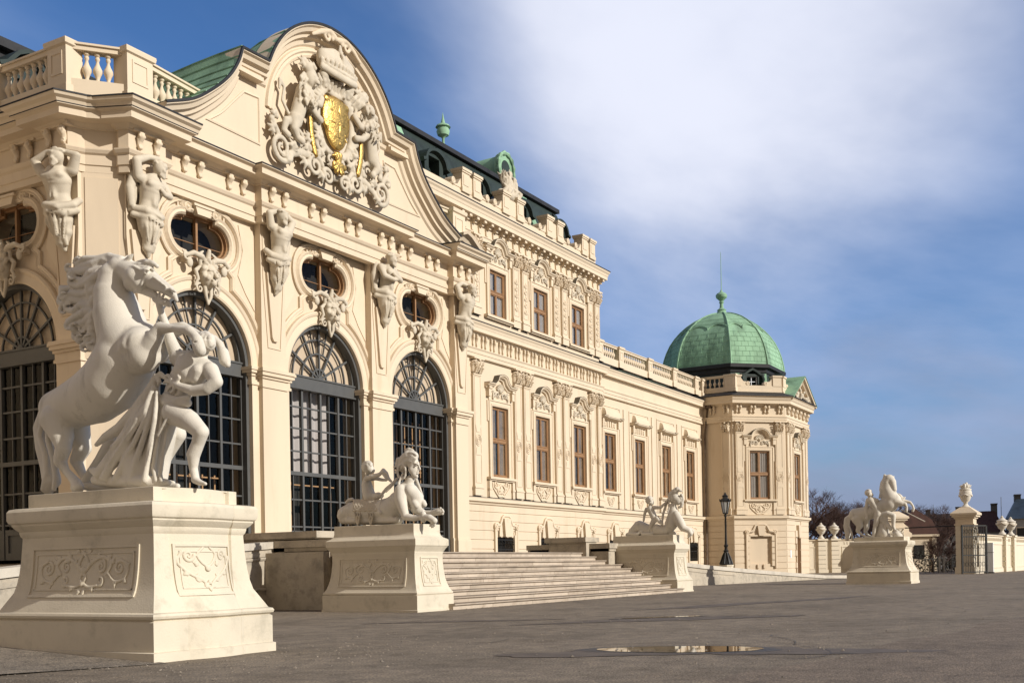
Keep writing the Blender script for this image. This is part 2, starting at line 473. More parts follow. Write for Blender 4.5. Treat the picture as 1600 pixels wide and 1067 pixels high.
    O['scrollwork'] = sculpt_mesh('apron_relief', P, M['trim'], .026, .02)
    # arabesque for tall pilaster panels (.5 wide 2.2 tall)
    P = []
    for i in range(5):
        z = -.9+.42*i; P += S2([scroll(.11, z, .11, 1.2, -.02, .03, 180 if i % 2 else 0, 1 if i % 2 else -1), ('c', [(0, -.02, z-.15), (.1, -.03, z), (0, -.02, z+.2)], [.025, .035, .025])])
    O['pilaster_relief'] = sculpt_mesh('pilaster_relief', P, M['trim'], .022, .014)
    # urn with fruit
    return O
ORN = build_ornaments()

def turned_baluster(h=1.0, r=.14):
    p = [(.62, 0), (.62, .07), (.42, .09), (.36, .13), (.62, .24), (.98, .36), (.92, .46), (.5, .60), (.34, .68), (.30, .74), (.46, .78), (.5, .84), (.34, .88), (.62, .93), (.62, 1.0)]
    mb = MB().lathe([(a*r, z*h) for a, z in p], 10)
    return mb.mesh('baluster', M['trim'], 40)
BAL = turned_baluster(.98, .17)
BAL_S = turned_baluster(.89, .145)

def balustrade(name, pts, posts, z0, hb, hr, zt, bal, spacing=.42, parent=PAL, depth=.34, gaps=(), label=None):
    """rail on a plinth along plan path pts, posts = [(x,y,half,angle)] ; balusters in between as sub-parts"""
    mb = MB()
    for (a, b) in zip(pts[:-1], pts[1:]):
        a = Vector(a); b = Vector(b); L = (b-a).length; ang = math.atan2(b.y-a.y, b.x-a.x)
        m = MB(); m.box(0, L, -depth/2-.04, depth/2+.04, 0, hb); m.box(0, L, -depth/2-.0, depth/2, zt-z0-hr, zt-z0-.06); m.box(-.03, L+.03, -depth/2-.06, depth/2+.06, zt-z0-.06, zt-z0)
        mb.merge(m, T(a.x, a.y, z0, ang))
    for x, y, w, ang in posts:
        m = MB(); m.box(-w, w, -.3, .3, 0, zt-z0-.02)
        m.sweep([(w, .3), (-w, .3), (-w, -.3), (w, -.3)], [(.0, zt-z0-.16), (.07, zt-z0-.12), (.09, zt-z0-.0), (0, zt-z0+.045), (-.1, zt-z0+.045)], closed=True)
        m.prism(rect(-w-.08, w+.08, -.38, .38), zt-z0-.03, zt-z0+.04)
        m.box(-w-.04, w+.04, -.34, .34, 0, hb*.7)
        m.plate(rect(-w*.62, w*.62, hb+.1, zt-z0-.3), [rect(-w*.5, w*.5, hb+.18, zt-z0-.38)], .3, .325)
        mb.merge(m, T(x, y, z0, ang))
    o = part(mb, name, 'trim', parent)
    for (a, b) in zip(pts[:-1], pts[1:]):
        a = Vector(a); b = Vector(b); L = (b-a).length; n = max(1, int(round(L/spacing)))
        for i in range(n):
            p = a+(b-a)*((i+.5)/n)
            if any((Vector((x, y))-p).length < w+.12 for x, y, w, _ in posts): continue
            inst('baluster', bal, T(p.x, p.y, z0+hb), o)
    return o

# ---- arched glazing ------------------------------------------------------
def arch_window(F, curtain=None, low=None, seed=0):
    """glazing of a portico arch in facade frame F (arch axis u=0)"""
    r = 2.12; zc = 8.35; D = -.30
    fr = MB()
    fr.plate(arc(0, zc, r+.02, 180, 0, 30)+arc(0, zc, r-.17, 0, 180, 30), (), D-.14, D+.05)
    fr.plate(arc(0, 8.2, r+.075, 180, 0, 30)+arc(0, 8.2, r-.06, 0, 180, 30), (), D-.05, -.04)
    for s in (-1, 1): fr.fbox(min(s*(r-.06), s*(r+.075)), max(s*(r-.06), s*(r+.075)), 1.62, 8.2, D-.05, -.041)
    fr.fbox(-r+.05, r-.05, zc-.45, zc, D-.14, D+.1)                      # transom beam
    fr.fbox(-r+.06, r-.06, zc-.5, zc-.44, D-.14, D+.16); fr.fbox(-r+.06, r-.06, zc-.03, zc+.03, D-.1, D+.14)
    for s in (-1, 1): fr.fbox(min(s*(r-.1), s*(r+.06)), max(s*(r-.1), s*(r+.06)), 1.62, zc, D-.14, D+.05)
    def bar(a, r0, r1, w, d):
        a = math.radians(a); c, s = math.cos(a), math.sin(a)
        p = [(r0*c+w*s, zc+r0*s-w*c), (r1*c+w*s, zc+r1*s-w*c), (r1*c-w*s, zc+r1*s+w*c), (r0*c-w*s, zc+r0*s+w*c)]
        fr.plate(p, (), D-.06, D+d, back=True)
    for a in (30, 60, 90, 120, 150): bar(a, .1, r-.1, .036, .03)
    for a in (75, 105): bar(a, 1.0, r-.1, .016, .0)
    for rr, w in ((.42, .035), (1.0, .028), (1.52, .026)):
        fr.plate(arc(0, zc, rr+w, 0, 180, 24)+arc(0, zc, rr-w, 180, 0, 24), (), D-.05, D+.02, back=True)
    fr.plate(arc(0, zc, .16, 0, 180, 10), (), D-.05, D+.08)
    # lower grid : 4 leaves of two lights
    zs = [2.75, 3.75, 4.72, 5.55, 6.4, 7.2, zc-.5]
    for i in range(9):
        u = -r+2*r*i/8; w = .05 if i % 2 == 0 else .018
        fr.fbox(u-w, u+w, 1.62 if i % 2 == 0 else 2.55, zc-.45, D-.08, D+(.05 if i % 2 == 0 else .02))
    for z in zs[:-1]: fr.fbox(-r, r, z-(.07 if abs(z-4.72) < .01 else .028), z+(.07 if abs(z-4.72) < .01 else .028), D-.07, D+(.06 if abs(z-4.72) < .01 else .015))
    for i in range(4):                                                 # panelled foot of the doors
        a = -r+2*r*i/4+.06; b = -r+2*r*(i+1)/4-.06
        fr.plate(rect(a, b, 1.62, 2.6), [rect(a+.16, b-.16, 1.85, 2.42)], D-.06, D+.02); fr.fbox(a+.16, b-.16, 1.85, 2.42, D-.06, D-.03)
    o = part(fr, 'arched_window', 'iron', PAL, 0, F)
    g = MB(); g.plate([(-r, 2.6)]+[(r, 2.6)]+[(r, zc)]+arc(0, zc, r, 0, 180, 24)[1:], (), D-.05, D-.045)
    part(g, 'pane', 'glass', o, 0, F)
    c = MB(); c.plate(arc(0, zc, r, 0, 180, 24), (), D-.16, D-.13, back=True); part(c, 'fanlight_blind', 'curtain', o, 0, F)
    if curtain:
        u0, u1 = curtain; n = 26; pts = []
        c = MB()
        for i in range(n+1):
            t = i/n; pts.append((u0+(u1-u0)*t, D-.55-.05*math.sin(t*n*1.9)))
        c.add([(u, -d, z) for u, d in pts for z in (4.75, zc-.1)], [(2*i, 2*i+2, 2*i+3, 2*i+1) for i in range(n)])
        part(c, 'curtain', 'white_curtain', o, 40, F)
    if low:
        c = MB()                                                        # inner casements seen through the glass
        for i in range(7):
            u = -r+.35+i*.58; c.fbox(u-.03, u+.03, 2.2, 7.6 if low > 1 else 4.5, D-1.0, D-.95)
        for z in (2.6, 4.4)+((5.4, 6.6) if low > 1 else ()): c.fbox(-r+.2, r-.2, z-.03, z+.03, D-1.02, D-.94)
        part(c, 'inner_casement', 'wood_pale', o, 0, F)
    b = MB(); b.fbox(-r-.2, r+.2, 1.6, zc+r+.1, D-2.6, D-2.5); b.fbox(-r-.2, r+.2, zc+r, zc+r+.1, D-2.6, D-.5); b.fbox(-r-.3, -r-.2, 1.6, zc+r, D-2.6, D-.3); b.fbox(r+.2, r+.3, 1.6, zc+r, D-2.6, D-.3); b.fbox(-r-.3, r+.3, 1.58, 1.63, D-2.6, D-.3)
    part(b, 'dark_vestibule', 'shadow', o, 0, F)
    return o

def oval_shape(g, v=12.2):
    a = arc(.74, v, .58+g, -90, 90, 12); b = arc(-.74, v, .58+g, 90, 270, 12)
    q = .16; w = .66+g*.4
    return [(-w, v-.58-q-g), (w, v-.58-q-g), (w, v-.58-g)] + a + [(w, v+.58+g), (w, v+.58+q+g), (-w, v+.58+q+g), (-w, v+.58+g)] + b + [(-w, v-.58-g)]

def band_path():
    """the moulded outline that ties arch and oval window together (right half, from the springing up)"""
    h = arc(0, 8.2, 2.98, 0, 60, 14)+[(1.49, 11.2), (1.36, 11.3)]+arc(.72, 12.2, 1.12, -48, 90, 14)
    return h
def full_band():
    h = band_path()
    return [(-u, v) for u, v in h] + [(u, v) for u, v in h][::-1]

def portico_bay(F, i, curtain=None, low=None, mirror=False):
    # wall with openings
    w = MB()
    out = [(-3.15, 1.6), (-2.2, 1.6), (-2.2, 8.2)]+arc(0, 8.2, 2.2, 180, 0, 36)+[(2.2, 1.6), (3.15, 1.6), (3.15, 13.45), (-3.15, 13.45)]
    w.plate(out, [oval_shape(0)], -.95, 0)
    wl = part(w, 'wall', 'plaster', PAL, 0, F)
    t = MB()
    # archivolt and jamb strips
    t.sweep(arc(0, 8.2, 2.2, 180, 0, 40), [(0, -.05), (0, .10), (-.06, .13), (-.30, .10), (-.34, .14), (-.42, .17), (-.48, .12), (-.50, 0)], plan=False)
    for s in (-1, 1):
        a, b = sorted((s*2.2, s*2.62)); t.fbox(a, b, 1.6, 7.65, 0, .12); t.fbox(a-.03, b+.03, 1.6, 2.45, 0, .17)
        for (z0, z1, e) in ((7.62, 7.72, .17), (7.72, 7.92, .14), (7.92, 8.02, .19), (8.02, 8.12, .26), (8.12, 8.22, .30)):
            t.fbox(min(s*(2.2-e+.1), s*2.63), max(s*(2.2-e+.1), s*2.63), z0, z1, -.5, e)
    # band and its raised ground
    fb = full_band()
    t.sweep(fb, [(0, 0), (0, .09), (.06, .12), (.12, .09), (.16, .13), (.2, .05), (.2, 0)], plan=False)
    # oval window surround
    ov = oval_shape(0)
    t.sweep(ov[::-1], [(.012, -.30), (.012, .03), (-.05, .1), (-.13, .07), (-.2, .12), (-.26, .04), (-.26, 0)], closed=True, plan=False)
    # keystone tablet above the oval
    t.plate([(-.28, 12.86), (.28, 12.86), (.37, 13.12), (-.37, 13.12)], (), 0, .2); t.fbox(-.46, .46, 13.11, 13.19, 0, .24)
    for s in (-1, 1):
        m = MB().lathe([(.16, 0), (.16, .06), (.11, .09), (.08, .05), (.04, .1), (.001, .1)], 14)
        t.merge(m, Matrix.Translation((s*.62, -.05, 13.05)) @ Matrix.Rotation(PI/2, 4, 'X'))
        t.sweep([(s*.5, 12.9), (s*.5, 13.22), (s*1.05, 13.22), (s*1.05, 12.95)] if s > 0 else [(-1.05, 12.95), (-1.05, 13.22), (-.5, 13.22), (-.5, 12.9)], [(0, 0), (0, .08), (.06, .08), (.06, 0)], plan=False)
    # spandrel panels beside the band, framed
    for s in (-1, 1):
        p = [(s*1.75, 13.05), (s*1.95, 12.2), (s*1.7, 11.3), (s*2.05, 10.75), (s*2.5, 10.2), (s*2.5, 13.05)]
        if s < 0: p = p[::-1]
        t.plate(p, (), 0, .03)
    part(t, 'arch_moulding', 'trim', PAL, 0, F)
    arch_window(F, curtain, low)
    # oval window : timber frame, panes
    f = MB(); f.plate(oval_shape(.03), [oval_shape(-.06)], -.30, -.07); f.plate(oval_shape(-.05), [oval_shape(-.12)], -.30, -.19)
    f.fbox(-.045, .045, 11.5, 12.9, -.3, -.16); f.fbox(-1.25, 1.25, 11.99, 12.01, -.28, -.23)
    wo = part(f, 'oval_window', 'wood', PAL, 0, F)
    g = MB(); g.plate(oval_shape(-.02), (), -.27, -.265); part(g, 'pane', 'glass', wo, 0, F)
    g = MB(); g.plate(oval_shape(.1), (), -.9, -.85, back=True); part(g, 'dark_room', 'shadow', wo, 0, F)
    inst('mascaron', ORN['mascaron'], F @ Matrix.Translation((0, -.2, 10.85)) @ Matrix.Scale(1.06, 4), PAL)

bays = [(XC-6.3, (None, 1)), (XC, ((-2.1, 1.0), 1)), (XC+6.3, (None, 2))]
for k, (x, (cur, low)) in enumerate(bays):
    portico_bay(T(x, RP), k, cur, low)
portico_bay(FS, 3, None, None)

# piers : front plane 26.9, also on the side and on the canted corners
def pier(F, u0, u1, proj=.3):
    m = MB(); c = (u0+u1)/2
    m.fbox(u0, u1, 1.6, 13.45, -.4, proj)
    m.fbox(u0-.06, u1+.06, 1.6, 2.35, -.3, proj+.06); m.fbox(u0-.03, u1+.03, 2.35, 2.45, -.3, proj+.03)
    for (z0, z1, e) in ((7.55, 7.62, .05), (7.62, 7.86, .03), (7.86, 7.95, .09), (7.95, 8.08, .17), (8.08, 8.2, .22)):
        m.fbox(u0-e, u1+e, z0, z1, -.3, proj+e)
    m.fbox(u0-.012, u1+.012, 8.2, 8.75, 0, proj+.015)
    # herm strip tapering downwards under the figure
    p = [(c-.40, 11.6), (c-.18, 9.35), (c-.1, 9.22), (c+.1, 9.22), (c+.18, 9.35), (c+.40, 11.6)]
    m.plate(p, (), proj, proj+.10); m.sweep([(c-.5, 13.2), (c-.5, 11.4), (c-.3, 9.0), (c+.3, 9.0), (c+.5, 11.4), (c+.5, 13.2)], [(0, proj), (0, proj+.03), (.035, proj+.03), (.035, proj)], plan=False)
    part(m, 'pier', 'plaster', PAL, 0, F)
FF = T(XC, RP)
for c in (-3.15, 3.15): pier(FF, c-.62, c+.62)
pier(FF, -9.6, -8.62); pier(FF, 8.62, 9.6)
pier(FS, 2.55, 3.55); pier(FS, -3.5, -2.55)
# canted corner walls
for s in (-1, 1):
    a, b = (22.46, 27.92), (23.42, 26.96)
    if s > 0: a, b = (2*XC-23.42, 26.96), (2*XC-22.46, 27.92)
    ang = math.atan2(b[1]-a[1], b[0]-a[0]); L = math.dist(a, b)
    F = T(a[0], a[1], 0, ang)
    m = MB(); m.fbox(0, L, 1.6, 13.45, -1.2, 0)
    m.plate(rect(.2, L-.2, 9.1, 13.1), (), 0, .03); m.fbox(-.02, L+.02, 1.6, 2.4, 0, .05)
    for (z0, z1, e) in ((7.62, 7.86, .03), (7.86, 8.0, .09), (8.0, 8.2, .17)): m.fbox(-.1, L+.1, z0, z1, 0, e)
    part(m, 'corner_wall', 'plaster', PAL, 0, F)

# entablature of the portico, swept with its breaks
fw = 26.98    # frieze plane over recessed stretches
def ent_path(e=0.0):
    L = [(22.42+0, 34.9), (22.42, 33.95)]
    pr = .28
    def P(x, y): return (x, y)
    path = [P(22.18, 34.9), P(22.18, 34.2), P(22.45, 34.2), P(22.45, 29.0), P(22.18, 29.0), P(22.18, 27.98), P(22.42, 27.86), P(22.62, 27.78), P(23.28, 27.12), P(23.2, 26.95), P(23.32, 26.68),
            P(24.75, 26.68), P(24.75, fw), P(29.1, fw), P(29.1, 26.68)]
    right = [(2*XC-x, y) for x, y in path][::-1]
    return path + right
EP = ent_path()
prof_arch = [(-.3, 13.25), (.02, 13.25), (.02, 13.45), (.06, 13.47), (.06, 13.76), (.12, 13.81), (.17, 13.9), (.17, 13.94), (.02, 13.96), (.02, 14.52), (.08, 14.53), (.1, 14.57), (.2, 14.63), (.24, 14.66), (.58, 14.68), (.58, 14.86), (.63, 14.89), (.70, 14.92)]
m = MB().sweep(EP, prof_arch + [(.70, 14.95), (-.3, 14.95)]); part(m, 'entablature', 'plaster')
# crowning cyma runs round the corners and dies against the gable
for seg in (EP[:12]+[(25.5, 26.68)], [(2*XC-25.5, 26.68)]+EP[-12:]):
    part(MB().sweep(seg, [(-.2, 14.94), (.68, 14.94), (.72, 14.97), (.76, 15.05), (.86, 15.11), (.9, 15.2), (-.2, 15.23)]), 'cornice', 'trim')
    part(MB().sweep(seg, [(-.2, 15.22), (.915, 15.19), (.915, 15.235), (-.2, 15.3)]), 'roof_flashing', 'slate')
part(MB().sweep(EP, [(-.3, 14.95), (.72, 14.95), (.72, 14.99), (-.3, 15.04)]), 'roof_flashing', 'slate')
for x in [24.02, 26.1, 28.1, 29.85, 31.95, 34.05, 36.15, 37.9, 39.9, 41.98]:
    y = 26.66 if (x < 24.7 or 29.1 < x < 36.9 or x > 41.3) else fw-.02
    for dx in (-.33, .33): inst('frieze_bracket', ORN['bracket'], T(x+dx, y+.02, 14.54) @ Matrix.Diagonal((1, 1, .9, 1)), PAL)
    m = MB(); m.box(x-.6, x+.6, y-.14, y+.1, 14.53, 14.665); part(m, 'bracket_block', 'trim')
for y in (28.4, 30.3, 32.5, 34.5):
    x = 22.16 if (y < 29 or y > 34.2) else 22.43
    for dy in (-.33, .33): inst('frieze_bracket', ORN['bracket'], T(x+.02, y+dy, 14.54, -PI/2) @ Matrix.Diagonal((1, 1, .9, 1)), PAL)
    m = MB(); m.box(x-.14, x+.1, y-.6, y+.6, 14.53, 14.665); part(m, 'bracket_block', 'trim')
# solid body behind and roof terrace
m = MB(); m.box(26.3, 2*XC-26.3, 30.6, 35.2, .5, 14.9); m.box(24.2, 2*XC-24.2, 28.4, 30.7, 13.2, 14.9); m.prism([(22.3, 34.9), (22.3, 28.0), (23.4, 26.9), (2*XC-23.4, 26.9), (2*XC-22.3, 28.0), (2*XC-22.3, 34.9)], 14.9, 15.25)
part(m, 'portico_core', 'plaster')

# balustrade on the portico
zb, zt = 15.3, 17.12
for s in (-1, 1):
    def X(x): return x if s < 0 else 2*XC-x
    def A(a): return a if s < 0 else -a
    pts = [(X(22.42), 34.8), (X(22.42), 28.1), (X(23.6), 27.12), (X(27.7), 27.5)]
    posts = [(X(22.35), 34.6, .3, PI/2), (X(22.35), 31.5, .3, A(-PI/2)), (X(22.42), 28.35, .42, A(-PI/2)), (X(23.95), 27.12, .5, 0)]
    balustrade('balustrade', pts, posts, zb, .72, .2, zt, BAL_S, .30)

# ---- curved gable --------------------------------------------------------
half = [(0, 0)]
def gable_half():
    a = [(3.98*math.sin(math.radians(t)), 17.38+3.98*math.cos(math.radians(t))) for t in range(0, 72, 4)]
    a = a[:-1]+[(3.72, 18.82)]
    b = bez([(5.02, 18.78), (5.25, 18.2), (5.7, 17.55), (6.4, 16.9), (7.3, 16.25), (8.45, 15.75)], 5)
    return a+b
gh = gable_half()
gp = [(-u, v) for u, v in gh[::-1]][:-1]+gh
GF = T(XC, 26.98)
m = MB(); m.plate([(-8.45, 14.9)]+[(u, v-.25) for u, v in gp]+[(8.45, 14.9)], (), -.3, 0, back=True)
gw = part(m, 'gable', 'plaster', PAL, 0, GF)
m = MB(); m.sweep(gp, [(-.0, -.3), (-.02, .62), (.07, .62), (.12, .52), (.24, .46), (.3, .30), (.40, .28), (.46, .12), (.6, .08), (.66, 0)], plan=False)
part(m, 'gable_coping', 'trim', gw, 0, GF)
m = MB(); m.sweep(gp, [(.03, .58), (-.05, .58), (-.05, .66), (.03, .66)], plan=False); part(m, 'gable_flashing', 'slate', gw, 0, GF)
m = MB()
m.sweep(arc(0, 17.3, 3.0, 176, 4, 36), [(0, 0), (0, .06), (-.08, .09), (-.16, .06), (-.22, .12), (-.3, .1), (-.34, 0)], plan=False)
for s in (-1, 1):
    p = [(s*u, v) for u, v in [(3.6, 16.05), (3.6, 17.75), (4.4, 17.7)]+bez([(4.9, 17.2), (5.5, 16.6), (6.2, 16.1)], 5)]
    if s > 0: p = p[::-1]
    m.sweep(p, [(0, 0), (0, .035), (-.06, .05), (-.09, .0)], closed=True, plan=False)
    m.fbox(min(s*3.72, s*5.0), max(s*3.72, s*5.0), 18.15, 18.3, 0, .34); m.fbox(min(s*3.72, s*5.0), max(s*3.72, s*5.0), 18.3, 18.42, 0, .22)
part(m, 'gable_moulding', 'trim', gw, 0, GF)
# copper sheets behind the coping
def ribbon(pts, y0, y1, drop, shrink=1.0):
    mb = MB(); n = len(pts); rows = 7
    vs = []
    for k in range(rows):
        t = k/(rows-1); q = 1-(1-shrink)*t*t
        for u, v in pts: vs.append((XC+u*q, y0+(y1-y0)*t, v+.045-drop*t*t))
    fs = [(k*n+i, k*n+i+1, (k+1)*n+i+1, (k+1)*n+i) for k in range(rows-1) for i in range(n-1)]
    mb.add(vs, fs)
    for i in range(1, n-1, 2):
        u, v = pts[i]
        mb.tube([(XC+u*(1-(1-shrink)*t*t), y0+(y1-y0)*t, v+.06-drop*t*t) for t in (0, .25, .5, .75, 1)], .03, 5)
    return mb
arcp = [(4.0*math.sin(math.radians(t)), 17.36+3.98*math.cos(math.radians(t))) for t in range(-68, 69, 8)]
part(ribbon(arcp, 26.42, 31.5, 1.6, .8), 'copper_vault', 'copper', PAL, 40)
m = MB(); m.plate([(-4, 15.6)]+[(u*.8, v-1.66) for u, v in arcp]+[(4, 15.6)], (), -.1, 0, back=True); part(m, 'vault_end', 'copper', PAL, 0, T(XC, 31.5))
for s in (-1, 1):
    pts = [(s*u, v) for u, v in [(3.7, 18.86)]+bez([(5.0, 18.8), (5.25, 18.2), (5.7, 17.55), (6.4, 16.9), (7.3, 16.25), (8.45, 15.75)], 3)]
    part(ribbon(pts, 26.42, 30.9, .25), 'copper_flank', 'copper', PAL, 40)
# short rising ends of the broken pediment on the outer corners
for s in (-1, 1):
    pts = [(8.5, 15.95), (8.9, 16.1), (9.3, 16.0), (9.9, 15.65), (10.7, 15.35)]
    pts = [(XC+s*u, v) for u, v in pts]
    if s < 0: pts = pts[::-1]
    if s > 0:
        m = MB().sweep(pts, [(0, -.5), (0, .75), (.12, .7), (.2, .5), (.35, .4), (.42, 0), (.42, -.5)], plan=False)
        part(m, 'pediment_end', 'trim', PAL, 0, T(0, 26.98))
# ================================================================ WING, UPPER STOREY, ROOFS
YW = 34.9
FW = T(0, YW)
B1 = [58.9, 64.4, 69.85]; B2 = [75.4, 80.9, 86.4, 91.9]

M['lead'] = material('weathered lead flashing', (.10, .085, .062), .7, .2, 2, .1, 20)
def hood_path(c, v, w, kind):
    h = .72 if kind != 'arch' else .62
    if kind == 'arch': mid = [(c-w*.5, v+.12)]+arc(c, v+.12, w*.46, 160, 20, 10, h)+[(c+w*.5, v+.12)]
    else: mid = [(c-w*.55, v+.12), (c-w*.36, v+.34), (c-w*.25, v+.66), (c-.12, v+h+.02), (c+.12, v+h+.02), (c+w*.25, v+.66), (c+w*.36, v+.34), (c+w*.55, v+.12)]
    return [(c-w, v+.12)]+mid+[(c+w, v+.12)]
def hood(mb, c, v, w, kind, dd=.34):
    """curved hood mould on brackets; v = foot of the hood, w = half width"""
    p = hood_path(c, v, w, kind)
    mb.sweep(p, [(-.09, -.05), (-.09, dd+.06), (-.03, dd+.06), (.02, dd-.02), (.08, dd-.06), (.12, .16), (.2, .12), (.2, -.05)], plan=False)

def tall_window(F, c, v0, v1, w=.975, rich=True, kind='ogee', parent=PAL, apron=True, dv=(5.36, 6.55), curtain='brown_curtain', wood='wood', bonnet=False, deep=.09):
    t = MB()
    # architrave round the opening with ears
    t.sweep([(c-w, v0), (c-w, v1), (c+w, v1), (c+w, v0)][::-1], [(-.012, -deep-.03), (-.012, .10), (.10, .13), (.12, .09), (.26, .09), (.3, .15), (.36, .12), (.36, 0)], plan=False)
    t.fbox(c-w-.5, c-w-.30, v1-.95, v1+.3, 0, .07); t.fbox(c+w+.30, c+w+.5, v1-.95, v1+.3, 0, .07)
    t.fbox(c-w-.62, c+w+.62, v0-.16, v0-.02, -.28, .30); t.fbox(c-w-.55, c+w+.55, v0-.24, v0-.16, 0, .2)
    t.fbox(c-w-.02, c+w+.02, v0-.03, v0, -.28, .12)
    if kind and not bonnet:
        hood(t, c, v1+1.12, w+.72, kind)
        for s in (-1, 1):
            t.fbox(c+s*(w+.42)-.14, c+s*(w+.42)+.14, v1+.52, v1+1.12, 0, .24); t.fbox(c+s*(w+.42)-.17, c+s*(w+.42)+.17, v1+.98, v1+1.12, 0, .30)
        t.fbox(c-w-.3, c+w+.3, v1+.36, v1+1.1, 0, .06)
    if bonnet:
        # swelling bonnet on a thin cornice
        for k in range(7):
            a0, a1 = k/7, (k+1)/7
            q0 = .42*math.sqrt(max(0, 1-a0*a0)); q1 = .42*math.sqrt(max(0, 1-a1*a1))
            wd0 = w+.35-.22*a0**2; wd1 = w+.35-.22*a1**2
            t.add([(c-wd0, -q0, v1+1.12+.72*a0), (c+wd0, -q0, v1+1.12+.72*a0), (c+wd1, -q1, v1+1.12+.72*a1), (c-wd1, -q1, v1+1.12+.72*a1), (c-wd0, 0, v1+1.12+.72*a0), (c+wd0, 0, v1+1.12+.72*a0), (c+wd1, 0, v1+1.12+.72*a1), (c-wd1, 0, v1+1.12+.72*a1)],
                  [(0, 1, 2, 3), (0, 3, 7, 4), (1, 5, 6, 2)])
        t.sweep([(c-w-.75, v1+1.1), (c-w-.2, v1+1.1), (c-w-.1, v1+1.02), (c+w+.1, v1+1.02), (c+w+.2, v1+1.1), (c+w+.75, v1+1.1)], [(-.06, 0), (-.06, .5), (0, .48), (.06, .36), (.12, .2), (.14, 0)], plan=False)
        for s in (-1, 1): t.fbox(c+s*(w+.38)-.13, c+s*(w+.38)+.13, v1+.4, v1+1.0, 0, .22)
        t.fbox(c-w-.25, c+w+.25, v1+.36, v1+1.0, 0, .05)
        for k in range(5): t.fbox(c-.8+.4*k-.12, c-.8+.4*k+.12, v1+.45, v1+.95-.1*abs(k-2), .04, .12)
    if apron:
        a0, a1 = dv
        t.fbox(c-w-.6, c+w+.6, a0, a1-.2, 0, .05)
        for s in (-1, 1):
            t.fbox(c+s*(w+.42)-.14, c+s*(w+.42)+.14, a0, a1-.2, 0, .17); t.fbox(c+s*(w+.42)-.17, c+s*(w+.42)+.17, a0+.45, a0+.55, 0, .2)
    ws = part(t, 'window_surround', 'trim', parent, 0, F)
    if kind or bonnet:
        fl = MB(); vv = v1+1.1 if bonnet else v1+1.12; ww = w+.75 if bonnet else w+.72
        if bonnet: fl.sweep([(c-ww, vv), (c-w-.2, vv), (c-w-.1, vv-.08), (c+w+.1, vv-.08), (c+w+.2, vv), (c+ww, vv)], [(-.062, .0), (-.085, .0), (-.085, .51), (-.062, .51)], plan=False)
        else: fl.sweep(hood_path(c, vv, ww, kind), [(-.092, -.0), (-.12, -.0), (-.12, .415), (-.092, .415)], plan=False)
        part(fl, 'hood_flashing', 'lead', ws, 0, F)
    if rich and kind and not bonnet: inst('window_relief', ORN['relief'], F @ Matrix.Translation((c, -.05, v1+.46)) @ Matrix.Scale(.98 if kind else 1, 4), parent)
    if apron and rich: inst('apron_relief', ORN['scrollwork'], F @ Matrix.Translation((c, -.05, (dv[0]+dv[1])/2-.12)) @ Matrix.Diagonal((1.15, 1, 1.25, 1)), parent)
    f = MB()
    f.plate(rect(c-w, c+w, v0, v1), [rect(c-w+.12, c+w-.12, v0+.13, v1-.12)], -deep-.04, -deep+.03)
    h = v0+(v1-v0)*.52
    f.fbox(c-w+.1, c+w-.1, h-.09, h+.09, -deep-.03, -deep+.05); f.fbox(c-w+.1, c+w-.1, h+.09, h+.12, -deep, -deep+.08)
    f.fbox(c-.055, c+.055, v0+.1, v1-.1, -deep-.03, -deep+.035)
    for s in (-1, 1):
        x0, x1 = sorted((c+s*.055, c+s*(w-.12)))
        for (z0, z1) in ((v0+.13, h-.09), (h+.12, v1-.12)):
            f.plate(rect(x0, x1, z0, z1), [rect(x0+.05, x1-.05, z0+.055, z1-.055)], -deep-.035, -deep+.01)
    o = part(f, 'window', wood, parent, 0, F)
    g = MB(); g.fbox(c-w+.05, c+w-.05, v0+.05, v1-.05, -deep-.03, -deep-.02); part(g, 'pane', 'glass', o, 0, F)
    cu = MB(); n = 34
    pts = [(c-w+2*w*i/n, -deep-.09-.03*math.sin(i*1.7+c)) for i in range(n+1) if not (.5-.04-.09*(.5+.5*math.sin(c*3.1)) < i/n < .54+.12*(.5+.5*math.sin(c*1.7)))]
    cu.add([(u, -d, z) for u, d in pts for z in (v0, v1)], [(2*i, 2*i+2, 2*i+3, 2*i+1) for i in range(len(pts)-1) if pts[i+1][0]-pts[i][0] < w*.1])
    part(cu, 'curtain', curtain, o, 40, F)
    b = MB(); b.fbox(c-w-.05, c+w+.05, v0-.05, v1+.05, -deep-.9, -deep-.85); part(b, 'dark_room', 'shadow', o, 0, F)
    return o

def pilaster(F, c, v0, v1, w=.44, cap=True, parent=PAL, relief=None, s=1.0):
    t = MB()
    t.fbox(c-w, c+w, v0, v1, 0, .16); t.sweep([(c-w+.1, v0+.75), (c-w+.1, v1-.12), (c+w-.1, v1-.12), (c+w-.1, v0+.75)], [(0, .16), (0, .185), (.035, .185), (.035, .16)], closed=True, plan=False)
    t.fbox(c-w-.05, c+w+.05, v0, v0+.42, 0, .21); t.fbox(c-w-.08, c+w+.08, v0+.42, v0+.5, 0, .25); t.fbox(c-w-.03, c+w+.03, v0+.5, v0+.58, 0, .2)
    t.fbox(c-w-.02, c+w+.02, v1-.08, v1, 0, .2)
    if cap: t.fbox(c-w-.14, c+w+.14, v1+.86, v1+.95, 0, .36)
    part(t, 'pilaster', 'trim', parent, 0, F)
    if cap: inst('capital', ORN['capital'], F @ Matrix.Translation((c, -.14, v1)) @ Matrix.Diagonal((w/.44, 1, .9, 1)), parent)
    if relief:
        for z in relief: inst('pilaster_relief', ORN['pilaster_relief'], F @ Matrix.Translation((c, -.16, z)), parent)

